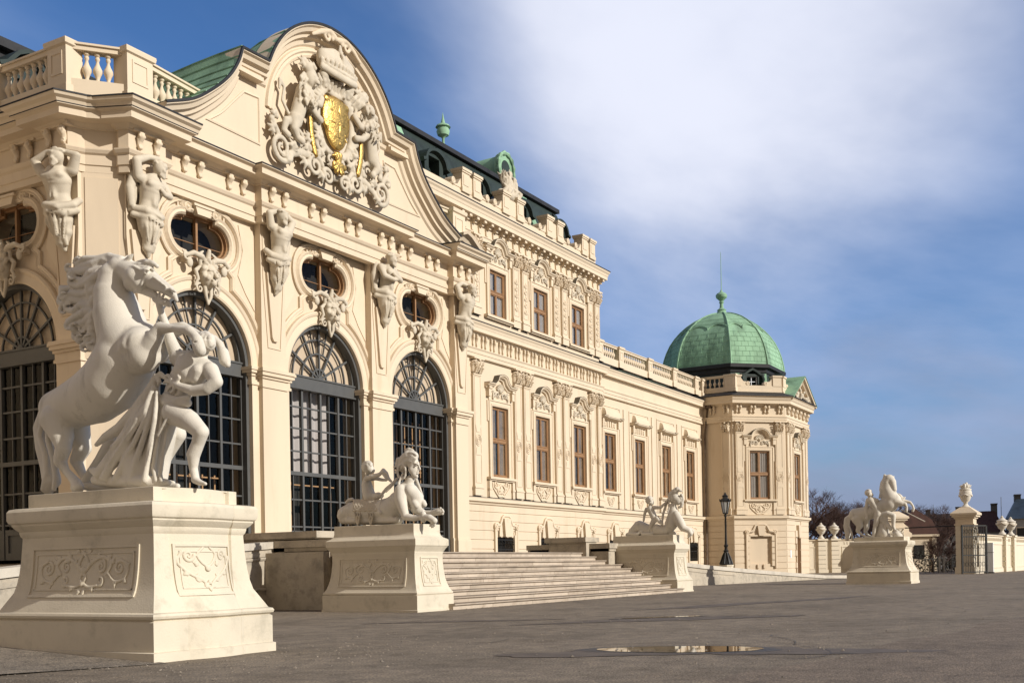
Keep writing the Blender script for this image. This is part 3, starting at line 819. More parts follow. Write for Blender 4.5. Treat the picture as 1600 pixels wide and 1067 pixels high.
def medallion(mb, c, v):
    for r in (.36, .25, .13):
        mb.plate(arc(c, v, r, 0, 360, 18)[:-1], [arc(c, v, r-.05, 0, 360, 18)[:-1]], .16, .2)
    mb.plate([(c-.3, v-.9), (c-.2, v-.45), (c+.2, v-.45), (c+.3, v-.9)], (), .16, .19); mb.plate([(c-.3, v+.9), (c+.3, v+.9), (c+.2, v+.45), (c-.2, v+.45)], (), .16, .19)

def base_zone(F, u0, u1, centres, parent=PAL, z0=-.3, z1=4.9, hw=1.05, openings=True):
    """rusticated ground storey: bands with shadow joints, grilled windows and cartouches"""
    holes = [(c-hw, c+hw, 1.35, 2.95) for c in centres] if openings else []
    m = MB()
    m.plate(rect(u0, u1, z0, z1), [rect(*h) for h in holes], -.6, 0)
    z = z0+.3; 
    while z < z1-.1:
        zt_ = min(z+.54, z1)
        segs = [(u0, u1)]
        for h in holes:
            if h[2] < zt_ and h[3] > z-.02:
                segs = [s for a, b in segs for s in ((a, min(b, h[0]-.02)), (max(a, h[1]+.02), b)) if s[1]-s[0] > .05]
        for a, b in segs: m.plate(rect(a, b, z, zt_-.045), (), 0, .05)
        z += .56
    part(m, 'base_wall', 'plaster', parent, 0, F)
    for c in (centres if openings else []):
        t = MB()
        t.sweep([(c-1.42, 1.0), (c-1.42, 3.5), (c-1.2, 3.72), (c-.78, 3.78), (c-.52, 4.22), (c-.3, 4.34), (c+.3, 4.34), (c+.52, 4.22), (c+.78, 3.78), (c+1.2, 3.72), (c+1.42, 3.5), (c+1.42, 1.0)], [(0, .04), (0, .17), (.1, .19), (.16, .13), (.24, .11), (.24, .04)], plan=False)
        for s in (-1, 1):
            mm = MB().lathe([(.2, 0), (.2, .14), (.14, .17), (.1, .12), (.06, .18), (.001, .18)], 12); t.merge(mm, Matrix.Translation((c+s*1.28, -.05, 3.62)) @ Matrix.Rotation(PI/2, 4, 'X'))
            t.fbox(min(c+s*1.06, c+s*1.2), max(c+s*1.06, c+s*1.2), 1.0, 3.1, .0, .1)
        t.plate([(c-.28, 2.98), (c+.28, 2.98), (c+.4, 4.1), (c-.4, 4.1)], (), .05, .24); t.plate([(c-.85, 3.0), (c-.45, 3.0), (c-.55, 3.75), (c-.8, 3.6)], (), .05, .14); t.plate([(c+.45, 3.0), (c+.85, 3.0), (c+.8, 3.6), (c+.55, 3.75)], (), .05, .14)
        part(t, 'cartouche', 'trim', parent, 0, F)
        g = MB()
        for k in range(13): g.fbox(c-.96+.16*k-.018, c-.96+.16*k+.018, 1.35, 2.93, -.02, .02)
        for z in (1.55, 2.2, 2.8): g.fbox(c-1.03, c+1.03, z-.03, z+.03, -.03, .03)
        for k in range(6): g.tube([(c-.85+.34*k, -.05-.1*math.sin(a), 2.75-.3*a/PI) for a in np.linspace(0, PI, 6)], .02, 4)
        o = part(g, 'window_grille', 'iron_dark', parent, 0, F)
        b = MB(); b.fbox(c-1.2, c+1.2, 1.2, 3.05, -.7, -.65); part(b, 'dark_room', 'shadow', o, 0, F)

# ---- right part of the wing, and its mirror image to the left of the portico (seen only from the side)
base_zone(FW, 43.5, 73.3, [59.4-0.05, 64.9, 70.5]); 
base_zone(T(0, YW+.25), 73.3, 95.3, [76.0, 81.5, 87.0, 92.4])
m = MB()
m.sweep([(43.0, YW), (73.3, YW), (73.3, YW+.25), (95.3, YW+.25)], [(0, 4.88), (.1, 4.9), (.14, 5.0), (.28, 5.06), (.28, 5.22), (.3, 5.28), (-.1, 5.34)]); part(m, 'string_course', 'trim')
m = MB().sweep([(43.0, YW), (73.3, YW), (73.3, YW+.25), (95.3, YW+.25)], [(-.1, 5.30), (.31, 5.285), (.31, 5.305), (-.1, 5.36)]); part(m, 'ledge_flashing', 'slate')
# main storey walls with window openings
def storey(F, u0, u1, wins, z0, z1, name='wall', parent=PAL, w=.975, th=.6):
    m = MB(); m.plate(rect(u0, u1, z0, z1), [rect(c-w, c+w, a, b) for c, a, b in wins], -th, 0); return part(m, name, 'plaster', parent, 0, F)
WV = (6.62, 10.95)
storey(FW, 43.0, 73.3, [(c, *WV) for c in B1], 4.9, 15.9)
storey(T(0, YW+.25), 73.3, 95.4, [(c, *WV) for c in B2], 4.9, 15.6)
for i, c in enumerate(B1): tall_window(FW, c, *WV, kind='ogee' if i != 1 else 'arch')
F2 = T(0, YW+.25)
for c in B2: tall_window(F2, c, *WV, kind=None, bonnet=True, rich=False)
for i, c in enumerate(B2):
    inst('apron_relief', ORN['scrollwork'], F2 @ Matrix.Translation((c, -.04, 5.85)) @ Matrix.Diagonal((.7, .8, .9, 1)), PAL)
    m = MB(); m.sweep([(c-1.9, 5.4), (c-1.9, 13.0), (c+1.9, 13.0), (c+1.9, 5.4)], [(0, 0), (0, .05), (.09, .05), (.09, 0)], plan=False)
    if i < 3: m.fbox(c+2.5, c+3.0, 5.4, 13.0, 0, .07)
    part(m, 'wall_panel', 'trim', PAL, 0, F2)
for c in (56.15, 61.05, 62.25, 66.55, 67.75, 71.85, 72.98):
    pilaster(FW, c, 5.4, 12.62, .44 if c < 72.5 else .3)
    m = MB(); medallion(m, c, 8.7); part(m, 'medallion', 'trim', PAL, 0, FW)
m = MB(); m.sweep([(43, YW), (73.3, YW), (73.3, YW+.25), (95.3, YW+.25)], [(0, 13.55), (.2, 13.6), (.2, 13.8), (.24, 13.82), (.24, 14.02), (.3, 14.1), (.3, 14.14), (.14, 14.16), (.14, 14.9), (.2, 14.92), (.25, 15.0), (.27, 15.04), (.48, 15.06), (.48, 15.27), (.5, 15.3), (.53, 15.42), (.6, 15.52), (.62, 15.6), (0, 15.62)])
part(m, 'wing_cornice', 'trim')
part(MB().sweep([(43, YW), (73.3, YW), (73.3, YW+.25), (95.3, YW+.25)], [(0, 15.6), (.64, 15.6), (.64, 15.66), (0, 15.9)]), 'roof_flashing', 'slate')
k = 0
x = 55.7
while x < 73.2:
    inst('frieze_bracket', ORN['bracket'], FW @ Matrix.Translation((x, -.13, 14.92)) @ Matrix.Diagonal((.6, .78, 1.22, 1)), PAL)
    k += 1; x += .40 if k % 2 else .62
# upper storey (three bays)
UV = (16.45, 19.3)
storey(FW, 46.0, 73.3, [(c, *UV) for c in B1], 15.6, 21.9, 'upper_wall')
for i, c in enumerate(B1):
    tall_window(FW, c, *UV, kind='arch', apron=False, rich=True, curtain='white_curtain')
for c in (61.05, 62.25, 66.55, 67.75, 71.75, 72.85): pilaster(FW, c, 16.2, 20.0, .40, relief=(18.3,))
pilaster(FW, 56.3, 16.2, 20.0, .4, relief=(18.3,))
cp = [(46.0, 47.0), (46.0, YW), (73.1, YW), (73.1, 47.0)]
m = MB().sweep(cp, [(0, 20.75), (.12, 20.78), (.12, 20.98), (.17, 21.03), (.17, 21.08), (.04, 21.1), (.04, 21.7), (.1, 21.74), (.14, 21.84), (.62, 21.86), (.62, 22.08), (.65, 22.12), (.68, 22.26), (.76, 22.36), (.78, 22.46), (-.3, 22.5)])
part(m, 'main_cornice', 'trim')
part(MB().sweep(cp, [(-.3, 22.49), (.80, 22.46), (.80, 22.52), (-.3, 22.75)]), 'roof_flashing', 'slate')
MOD = MB(); MOD.plate([(-.0, 0), (.0, 0)][:0]+[(-.14, -.02), (.14, -.02), (.14, -.2), (.1, -.72), (-.1, -.72), (-.14, -.2)], (), 0, .10); MOD.box(-.13, .13, -.5, 0, -.17, .0); MOD.box(-.11, .11, -.3, 0, -.32, -.17)
MOD = MOD.mesh('modillion', M['trim'])
x = 47.0
while x < 73.3:
    if x > 54: inst('modillion', MOD, T(x, YW-.04, 21.86), PAL)
    x += .82
# sides of the upper block
m = MB(); m.box(46.02, 73.28, YW+.55, 46.9, 15.0, 22.45); m.box(46.6, 72.6, YW+1.2, 46.4, 22.4, 23.4); part(m, 'upper_core', 'plaster')
m = MB(); m.box(43.0, 95.2, YW+.9, 47.0, -.5, 15.5); m.box(-30, 43, 35.8, 47.0, -.5, 16.5); part(m, 'wing_core', 'plaster')
# left wing towards the camera side (behind the horse), plain but with the same storeys
FLW = T(0, YW+.3)
base_zone(FLW, -20.0, 22.7, [6.6-5.5, 6.6, 12.1, 17.5]); storey(FLW, -20, 22.7, [(c, *WV) for c in (-4.4, 1.1, 6.6, 12.1, 17.5)], 4.9, 15.9)
for c in (-4.4, 1.1, 6.6, 12.1, 17.5): tall_window(FLW, c, *WV, kind='arch', rich=False)
m = MB(); m.sweep([(-20, YW+.3), (22.7, YW+.3)], [(0, 4.88), (.28, 5.06), (.28, 5.28), (-.1, 5.34)]); m.sweep([(-20, YW+.3), (22.7, YW+.3)], [(0, 13.55), (.2, 13.6), (.3, 14.14), (.16, 14.98), (.34, 15.16), (.72, 15.2), (.72, 15.5), (.95, 15.86), (0, 15.9)]); part(m, 'wing_cornice', 'trim')

# attic: plinth, piers, scrolled low walls
m = MB(); m.sweep([(47.0, YW+.15), (73.1, YW+.15)], [(0, 22.45), (.12, 22.45), (.12, 23.25), (.06, 23.3), (.06, 23.4), (-.5, 23.4), (-.5, 22.9)])
part(m, 'attic_plinth', 'trim')
AP = [(55.05, 57.15), (59.75, 62.4), (65.55, 67.9), (70.8, 72.9)]
for a, b in AP:
    for x0, x1 in ((a, a+.85), (b-.85, b)):
        m = MB(); m.box(x0, x1, YW-.05, YW+.6, 23.3, 24.35); m.box(x0-.06, x1+.06, YW-.11, YW+.66, 24.35, 24.45); m.box(x0-.1, x1+.1, YW-.16, YW+.7, 24.45, 24.6)
        m.box(x0-.04, x1+.04, YW-.09, YW+.6, 23.2, 23.45); m.plate(rect(x0+.14, x1-.14, 23.6, 24.2), (), -(YW-.05), -(YW-.08))
        part(m, 'attic_pier', 'trim')
    m = MB(); m.box(a+.8, b-.8, YW+.05, YW+.5, 23.3, 24.3); part(m, 'attic_wall', 'trim')
    for s, x0 in ((-1, a), (1, b)):
        if x0 > 72: continue
        m = MB(); pts = [(0, .4), (0, .95), (.15, .8), (.35, .55), (.7, .45), (.95, .62), (1.1, .4)]
        pp = [(x0+s*u, 23.0+v) for u, v in pts]
        m.plate(pp if s < 0 else pp[::-1], (), -(YW+.45), -(YW+.05), back=True)
        mm = MB().lathe([(.22, 0), (.22, .5), (.15, .54), (.08, .5), (.001, .55)], 12); m.merge(mm, Matrix.Translation((x0+s*.85, YW+.5, 23.6)) @ Matrix.Rotation(PI/2, 4, 'X'))
        part(m, 'attic_scroll', 'trim')
# mansard roof of the upper block
def mansard(x0, x1, y0, y1, z0, z1, zr, mat_low, name, ins=1.9):
    m = MB()
    A = [(x0, y0), (x1, y0), (x1, y1), (x0, y1)]; B = [(x0+ins, y0+ins), (x1-ins, y0+ins), (x1-ins, y1-ins), (x0+ins, y1-ins)]
    m.prism(A, z0, z1, B); o = part(m, name, mat_low)
    m = MB(); C_ = [(x0+ins-.28, y0+ins-.28), (x1-ins+.28, y0+ins-.28), (x1-ins+.28, y1-ins+.28), (x0+ins-.28, y1-ins+.28)]
    m.prism(C_, z1-.05, z1+.22); m.prism([(x0+ins-.18, y0+ins-.18), (x1-ins+.18, y0+ins-.18), (x1-ins+.18, y1-ins+.18), (x0+ins-.18, y1-ins+.18)], z1+.2, zr, [(x0+ins+3.5, y0+ins+3.5), (x1-ins-3.5, y0+ins+3.5), (x1-ins-3.5, y1-ins-3.5), (x0+ins+3.5, y1-ins-3.5)])
    part(m, 'roof_crown', 'slate', o)
    return o
mr = mansard(46.6, 72.9, YW+1.1, 46.6, 23.3, 26.75, 27.2, 'copper_dark', 'mansard_roof', 1.4)
for c, mm_ in ((53.6, 'copper_dark'), (58.5, 'copper_dark'), (64.0, 'copper_dark'), (69.2, 'copper_dark')):
    m = MB(); m.plate([(c-.95, 23.4), (c+.95, 23.4), (c+.95, 24.5)]+arc(c, 24.5, .95, 0, 180, 12, .7)+[(c-.95, 24.5)], [rect(c-.55, c+.55, 23.7, 24.9)], -(YW+2.2), -(YW+.95), back=False)
    m.sweep([(c-1.35, 24.4), (c-1.05, 24.5)]+arc(c, 24.55, 1.0, 160, 20, 10, .7)+[(c+1.05, 24.5), (c+1.35, 24.4)], [(-.12, -(YW+2.6)), (-.12, -(YW+.7)), (.05, -(YW+.7)), (.1, -(YW+.95)), (.1, -(YW+2.6))], plan=False)
    o = part(m, 'roof_dormer', mm_, mr)
for x in (52.0, 56.2, 61.3, 66.7, 71.2):
    m = MB(); m.prism([(x-.35, YW+1.0), (x+.35, YW+1.0), (x+.35, YW+1.6), (x-.35, YW+1.6)], 23.4, 26.5, [(x-.3, YW+2.3), (x+.3, YW+2.3), (x+.3, YW+2.6), (x-.3, YW+2.6)]); part(m, 'roof_rib', 'copper' if x in (52.0, 66.7) else 'copper_dark', mr)
# round dormer on the ridge and lantern finial
m = MB(); m.lathe([(.95, 0), (1.05, .1), (1.05, .3), (.9, .4), (.85, 2.6), (.001, 2.6)], 20)
mm = MB().merge(m, Matrix.Translation((64.9, 37.6, 28.0)) @ Matrix.Rotation(-PI/2, 4, 'X')); od = part(mm, 'round_dormer', 'copper', mr, 40)
m = MB().lathe([(.55, -.02), (.55, .05)], 18); part(MB().merge(m, Matrix.Translation((64.9, 37.6, 28.0)) @ Matrix.Rotation(-PI/2, 4, 'X')), 'louvre', 'copper_dark', od)
m = MB(); 
for a in range(0, 360, 30): m.tube([(64.9+1.02*math.cos(math.radians(a+t)), 37.55, 28.0+1.02*math.sin(math.radians(a+t))) for t in (0, 15, 30)], [.1, .17, .1], 6)
part(m, 'wreath', 'copper', od)
m = MB().lathe([(.30, 0), (.28, .1), (.1, .2), (.08, .8), (.16, .9), (.35, 1.0), (.42, 1.25), (.34, 1.45), (.48, 1.5), (.40, 1.62), (.14, 1.75), (.06, 2.1), (.001, 2.45)], 12, (57.6, 37.8, 26.9)); part(m, 'roof_finial', 'copper', mr, 40)
# central low roof behind the portico
m = MB(); m.prism([(10.0, 36.2), (44.5, 36.2), (44.5, 46.5), (10.0, 46.5)], 16.3, 21.4, [(10.0, 38.2), (44.5, 38.2), (44.5, 44.5), (10.0, 44.5)]); m.box(9.8, 44.7, 37.8, 45, 21.35, 21.7); cr = part(m, 'central_roof', 'slate')
m = MB(); c = 26.9
m.plate([(c-.8, 18.0), (c+.8, 18.0), (c+.8, 19.8), (c+.4, 20.3), (c, 20.45), (c-.4, 20.3), (c-.8, 19.8)], [rect(c-.45, c+.45, 18.4, 19.6)], -38.4, -36.3); m.sweep([(c-1.2, 19.75), (c-.85, 19.9), (c-.4, 20.4), (c, 20.6), (c+.4, 20.4), (c+.85, 19.9), (c+1.2, 19.75)], [(-.1, -38.6), (-.1, -36.0), (.05, -36.0), (.08, -38.6)], plan=False)
part(m, 'roof_dormer', 'copper_dark', cr); m = MB(); m.box(c-.5, c+.5, 36.5, 36.6, 18.3, 19.7); part(m, 'dormer_window', 'shadow', cr)
# low green roof and balustrade of the outer wing
m = MB(); m.prism([(73.4, YW+1.2), (94.8, YW+1.2), (94.8, 46.8), (73.4, 46.8)], 15.9, 18.6, [(73.4, 40), (92, 40), (92, 42), (73.4, 42)]); part(m, 'wing_roof', 'copper')
posts = [(73.75, YW+.3, .35, 0)]+[(x+dx, YW+.3, .42, 0) for x in (77.35, 82.95, 88.25, 93.4) for dx in (0,)]+[(95.0, YW+.3, .3, 0)]
balustrade('balustrade', [(73.4, YW+.3), (95.3, YW+.3)], posts, 16.05, .52, .2, 17.6, BAL_S, .36)
# rain pipe in the corner by the pavilion
m = MB(); m.tube([(95.0, YW-.35, 15.2), (95.0, YW-.3, 14.6), (94.95, YW-.05, 12.6), (94.95, YW-.05, 0.3)], .09, 8); m.box(94.6, 95.15, YW-.75, YW-.2, 14.95, 15.6)
part(m, 'rain_pipe', 'pipe')
# ================================================================ CORNER PAVILION
PX, PY, HW, HC = 102.4, 35.95, 7.25, 3.62
PAV = tag(empty('corner_pavilion', (PX, PY, 0)), 'octagonal cream corner pavilion under a green copper dome', 'pavilion')
def octa(hw, hc, cx=PX, cy=PY):
    """counter-clockwise from the west end of the south face"""
    return [(cx-hc, cy-hw), (cx+hc, cy-hw), (cx+hw, cy-hc), (cx+hw, cy+hc), (cx+hc, cy+hw), (cx-hc, cy+hw), (cx-hw, cy+hc), (cx-hw, cy-hc)]
def octs(hw, dy=0.0): return octa(hw, hw*HC/HW, PX, PY+dy)
O8 = octa(HW, HC)
faces = {'south': (O8[0], O8[1]), 'cant': (O8[7], O8[0]), 'west': (O8[6], O8[7]), 'cant_east': (O8[1], O8[2])}
WVP = (6.75, 11.1)
for nm, (a, b) in faces.items():
    ang = math.atan2(b[1]-a[1], b[0]-a[0]); L = math.dist(a, b); F = T(a[0], a[1], 0, ang)
    win = nm in ('south', 'cant', 'cant_east')
    c = L/2
    if nm == 'south':
        m = MB(); m.plate(rect(0, L, -.3, 4.9), [rect(c-.6, c+.6, -.2, 3.35)], -.6, 0)
        z = 0
        while z < 4.85:
            for x0, x1 in ((0, c-1.0), (c+1.0, L)): m.plate(rect(x0, x1, z, min(z+.495, 4.9)), (), 0, .05)
            z += .56
        for k in range(6): m.fbox(c-(1.0 if k % 2 else .78), c-.6, .56*k, .56*k+.52, 0, .13); m.fbox(c+.6, c+(1.0 if k % 2 else .78), .56*k, .56*k+.52, 0, .13)
        m.plate([(c-.25, 3.35), (c+.25, 3.35), (c+.4, 4.5), (c-.4, 4.5)], (), 0, .25); m.fbox(c-1.0, c+1.0, 3.4, 4.0, 0, .1)
        part(m, 'base_wall', 'plaster', PAV, 0, F)
        d = MB(); d.fbox(c-.6, c+.6, -.2, 3.35, -.3, -.22); d.plate(rect(c-.55, c-.03, .1, 3.2), [rect(c-.45, c-.13, .3, 1.4), rect(c-.45, c-.13, 1.6, 3.0)], -.22, -.17); d.plate(rect(c+.03, c+.55, .1, 3.2), [rect(c+.13, c+.45, .3, 1.4), rect(c+.13, c+.45, 1.6, 3.0)], -.22, -.17)
        part(d, 'door', 'wood', PAV, 0, F)
        s_ = MB(); s_.fbox(.9, 1.25, 1.5, 2.2, .05, .08); part(s_, 'wall_plate', 'white', PAV, 0, F)
    else:
        m = MB(); hole = [rect(c-1.05, c+1.05, 1.0, 3.45)] if nm == 'cant' else []
        m.plate(rect(0, L, -.3, 4.9), hole, -.25, 0); z = 0
        while z < 4.85:
            zt_ = min(z+.495, 4.9)
            segs = [(0, L)] if nm != 'cant' or z > 3.4 or z < .5 else [(0, c-1.45), (c+1.45, L)]
            for x0, x1 in segs: m.plate(rect(x0, x1, z, zt_), (), 0, .05)
            z += .56
        if nm == 'cant':
            m.fbox(c-1.05, c+1.05, 1.0, 3.45, -.24, -.16)
            for k in range(5): m.fbox(c-(1.5 if k % 2 else 1.3), c-1.05, .8+.56*k, 1.3+.56*k, 0, .13); m.fbox(c+1.05, c+(1.5 if k % 2 else 1.3), .8+.56*k, 1.3+.56*k, 0, .13)
            m.sweep([(c-1.5, .6), (c-1.5, 3.75), (c-1.2, 3.95), (c-.85, 4.0), (c-.6, 4.45), (c-.3, 4.6), (c+.3, 4.6), (c+.6, 4.45), (c+.85, 4.0), (c+1.2, 3.95), (c+1.5, 3.75), (c+1.5, .6)], [(0, .04), (0, .18), (.1, .2), (.2, .12), (.2, .04)], plan=False)
            m.plate([(c-.25, 3.5), (c+.25, 3.5), (c+.38, 4.4), (c-.38, 4.4)], (), .05, .26); m.fbox(c-1.1, c+1.1, 3.45, 3.58, -.1, .16); m.fbox(c-.4, c-.2, .6, .95, 0, .14); m.fbox(c+.2, c+.4, .6, .95, 0, .14)
            for s in (-1, 1):
                mm = MB().lathe([(.2, 0), (.2, .14), (.14, .17), (.1, .12), (.06, .18), (.001, .18)], 12); m.merge(mm, Matrix.Translation((c+s*1.38, -.05, 3.85)) @ Matrix.Rotation(PI/2, 4, 'X'))
        part(m, 'base_wall', 'plaster', PAV, 0, F)
    storey(F, 0, L, [(c, *WVP)] if win else [], 4.9, 15.6, 'wall', PAV, w=1.0)
    if win: tall_window(F, c, *WVP, w=1.0, kind='arch', parent=PAV, curtain='white_curtain', dv=(5.36, 6.65))
    e = .62
    pilaster(F, e, 5.4, 12.76, .38, parent=PAV); pilaster(F, L-e, 5.4, 12.76, .38, parent=PAV)
    if nm == 'south': pilaster(F, 1.55, 5.4, 12.76, .38, parent=PAV); pilaster(F, L-1.55, 5.4, 12.76, .38, parent=PAV)
    for x in (e, L-e):
        mm = MB(); medallion(mm, x, 8.7); part(mm, 'medallion', 'trim', PAV, 0, F)
    n = int((L-.6)/.95)
    for k in range(n):
        u = .5+(L-1.0)*(k+.0)/max(1, n-1)
        for du in (-.17, .17): inst('frieze_bracket', ORN['bracket'], F @ Matrix.Translation((u+du, -.12, 15.1)) @ Matrix.Diagonal((.9, 1.2, 1.15, 1)), PAV)
part(MB().sweep(O8, [(0, 4.88), (.1, 4.9), (.14, 5.0), (.28, 5.06), (.28, 5.22), (.3, 5.28), (-.1, 5.36)], closed=True), 'string_course', 'trim', PAV)
part(MB().sweep(O8, [(0, 13.6), (.2, 13.64), (.2, 13.82), (.24, 13.84), (.24, 14.02), (.3, 14.1), (.3, 14.14), (.12, 14.16), (.12, 15.08), (.2, 15.1), (.3, 15.2), (.66, 15.24), (.66, 15.5), (.72, 15.56), (.8, 15.75), (.92, 15.86), (0, 15.9)], closed=True), 'cornice', 'trim', PAV)
part(MB().sweep(O8, [(.97, 15.86), (.97, 15.93), (-.4, 16.42), (-.6, 16.42)], closed=True), 'skirt_roof', 'slate', PAV)
m = MB(); m.prism(octs(HW-.4), -.4, 16.3); part(m, 'core', 'plaster', PAV)
# balustrade with scrolled openings
P7 = octs(6.9)
for i, nm in ((6, 'west'), (7, 'cant'), (0, 'south')):
    a, b = P7[i], P7[(i+1) % 8]; ang = math.atan2(b[1]-a[1], b[0]-a[0]); L = math.dist(a, b)
    if nm == 'west': balustrade('balustrade', [a, b], [(a[0], a[1], .5, ang), (b[0], b[1], .5, ang), ((a[0]+b[0])/2, (a[1]+b[1])/2, .4, ang)], 16.35, .45, .2, 17.85, BAL_S, .42, PAV)
    else:
        F = T(a[0], a[1], 0, ang); m = MB(); m.fbox(0, L, 16.35, 16.95, -.2, .2); m.fbox(-.02, L+.02, 16.35, 16.5, -.22, .26)
        for x in (.45, L-.45): m.fbox(x-.42, x+.42, 16.9, 17.75, -.22, .24); m.fbox(x-.48, x+.48, 17.72, 17.86, -.3, .32)
        for s, x0 in ((1, .85), (-1, L-.85)):
            pp = [(x0+s*u, 16.9+v) for u, v in [(0, 0), (0, .8), (.12, .62), (.3, .42), (.55, .4), (.75, .3), (.8, 0)]]
            m.plate(pp[::-1] if s > 0 else pp, (), -.15, .15, back=True)
            mm = MB().lathe([(.2, 0), (.2, .36), (.13, .4), (.07, .36), (.001, .4)], 12); m.merge(mm, Matrix.Translation((x0+s*.72, .18, 17.12)) @ F.inverted().to_quaternion().to_matrix().to_4x4() @ F.to_quaternion().to_matrix().to_4x4() @ Matrix.Rotation(PI/2, 4, 'X'))
        part(m, 'parapet', 'trim', PAV, 0, F)
# drum, black eaves and dome
part(MB().prism(octs(5.3, -.3), 16.2, 18.7, octs(4.85, -.3)), 'drum', 'copper_dark', PAV)
DOC = (PX, PY)
part(MB().sweep(octs(4.65, -.3), [(0, 18.1), (.1, 18.3), (.35, 18.5), (.4, 18.8), (.7, 18.9), (.72, 19.2), (.5, 19.28), (0, 19.3)], closed=True), 'eaves', 'slate', PAV)
prof = [(1.0, 0.0), (.995, .06), (.98, .14), (.955, .24), (.915, .35), (.855, .47), (.775, .58), (.68, .68), (.57, .77), (.45, .845), (.33, .90), (.22, .94), (.12, .965)]
R0, H0, Z0, DY = 5.2, 6.0, 19.18, -.3
rings = [[(x, y, Z0+H0*h) for x, y in octs(R0*r, DY)] for r, h in prof]
vs = [p for r in rings for p in r]; fs = [(k*8+i, k*8+(i+1) % 8, (k+1)*8+(i+1) % 8, (k+1)*8+i) for k in range(len(prof)-1) for i in range(8)]+[tuple((len(prof)-1)*8+i for i in range(8))]
dome = part(MB().add(vs, fs), 'dome', 'copper', PAV, 25)
m = MB()
for i in range(8): m.tube([Vector(r[i])+Vector((0, 0, .02)) for r in rings], [.1-.05*k/len(rings) for k in range(len(rings))], 6)
# curling lead festoon round the upper dome
def on_dome(i, t, h):
    k = 0
    while k < len(prof)-2 and prof[k+1][1] < h: k += 1
    q = (h-prof[k][1])/(prof[k+1][1]-prof[k][1]); r = prof[k][0]+(prof[k+1][0]-prof[k][0])*q
    o = octs(R0*r+.05, DY); a = Vector(o[i]); b = Vector(o[(i+1) % 8]); p = a+(b-a)*t
    return (p.x, p.y, Z0+H0*h)
for i in range(8):
    pts = [on_dome(i, t/40, .60+.075*abs(math.sin(t/40*PI*2.0))**.6*(1 if (t//20) % 1 == 0 else 1)) for t in range(1, 40)]
    m.tube(pts, .055, 5)
    m.tube([on_dome(i, .06, .57), on_dome(i, .94, .57)], .04, 5) if False else None
part(m, 'dome_rib', 'copper', dome, 40)
# sheet seams as thin raised laps
m = MB()
for hh in (.05, .13, .21, .29, .37, .45, .53, .70, .78):
    for i in range(8): m.tube([on_dome(i, 0, hh), on_dome(i, 1, hh)], .012, 4)
for i in range(8):
    for j in range(5):
        for k_, hh in enumerate((.05, .13, .21, .29, .37, .45)):
            t = (j+.5*(k_ % 2)+.25)/5
            if t < 1: m.tube([on_dome(i, t, hh), on_dome(i, t, hh+.08)], .009, 4)
part(m, 'dome_seam', 'copper', dome)
m = MB().lathe([(.95, 0), (.8, .12), (.5, .3), (.4, .5), (.45, .6), (.2, .8), (.16, 1.2), (.25, 1.35), (.16, 1.45), (.3, 1.6), (.52, 1.8), (.56, 2.0), (.42, 2.2), (.2, 2.3), (.1, 2.45), (.04, 2.6), (.025, 6.0), (.001, 6.3)], 12, (PX, PY-.3, 24.75))
part(m, 'finial', 'copper', PAV, 35)
# dormers
for i in (7, 0):
    a, b = octs(5.25, -.3)[i], octs(5.25, -.3)[(i+1) % 8]; ang = math.atan2(b[1]-a[1], b[0]-a[0]); L = math.dist(a, b); F = T(a[0], a[1], 0, ang); c = L/2
    m = MB(); m.plate(rect(c-.8, c+.8, 16.9, 18.2), [rect(c-.55, c+.55, 17.0, 18.0)], -.6, .45); m.sweep([(c-1.15, 18.1), (c-.8, 18.15), (c-.35, 18.45), (c, 18.62), (c+.35, 18.45), (c+.8, 18.15), (c+1.15, 18.1)], [(-.1, -.5), (-.1, .62), (.08, .6), (.12, .3), (.12, -.5)], plan=False)
    for s in (-1, 1): m.tube([(c+s*.95, -.5, 18.1), (c+s*1.05, -.62, 17.7), (c+s*.95, -.6, 17.3), (c+s*1.15, -.55, 16.95)], [.16, .14, .1, .16], 8)
    o = part(m, 'dormer', 'copper_dark', PAV, 0, F)
    w = MB(); w.plate(rect(c-.55, c+.55, 17.0, 18.0), [rect(c-.48, c-.03, 17.06, 17.5), rect(c+.03, c+.48, 17.06, 17.5), rect(c-.48, c-.03, 17.55, 17.95), rect(c+.03, c+.48, 17.55, 17.95)], .2, .26); wo = part(w, 'dormer_window', 'white', o, 0, F)
    # green ribs beside the dormer
    for s in (-1, 1):
        r_ = MB(); r_.plate([(c+s*1.5-.2, 16.6), (c+s*1.5+.2, 16.6), (c+s*1.35+.2, 18.3), (c+s*1.35-.2, 18.3)], (), -.35, .2); part(r_, 'drum_rib', 'copper', PAV, 0, F)
# gable over the south face
a, b = O8[0], O8[1]; F = T(a[0], a[1], 0, 0); L = math.dist(a, b); c = L/2
m = MB(); m.plate([(.2, 15.85), (L-.2, 15.85), (c, 18.0)], (), -.3, .35); part(m, 'pediment', 'plaster', PAV, 0, F)
m = MB(); m.sweep([(-.35, 15.75), (c, 18.15), (L+.35, 15.75)], [(0, -.6), (0, .95), (.12, .9), (.2, .7), (.3, .6), (.34, .3), (.34, -.6)], plan=False); part(m, 'pediment_coping', 'trim', PAV, 0, F)
m = MB(); m.sweep([(-.35, 15.8), (c, 18.2), (L+.35, 15.8)], [(0.02, -1.5), (-.03, -1.5), (-.03, 1.0), (.02, 1.0)], plan=False); part(m, 'pediment_roof', 'copper', PAV, 0, F)
P = []
rr = random.Random(4)
for i in range(26):
    x = rr.uniform(-2.1, 2.1); z = rr.uniform(.0, max(.1, 1.5-abs(x)*.72)); P.append(('c', [(x, -.02, z), (x+rr.uniform(-.35, .35), -.28, z+rr.uniform(-.2, .35)), (x+rr.uniform(-.3, .3), -.2, z+rr.uniform(-.2, .3))], [.12, .14, .05]))
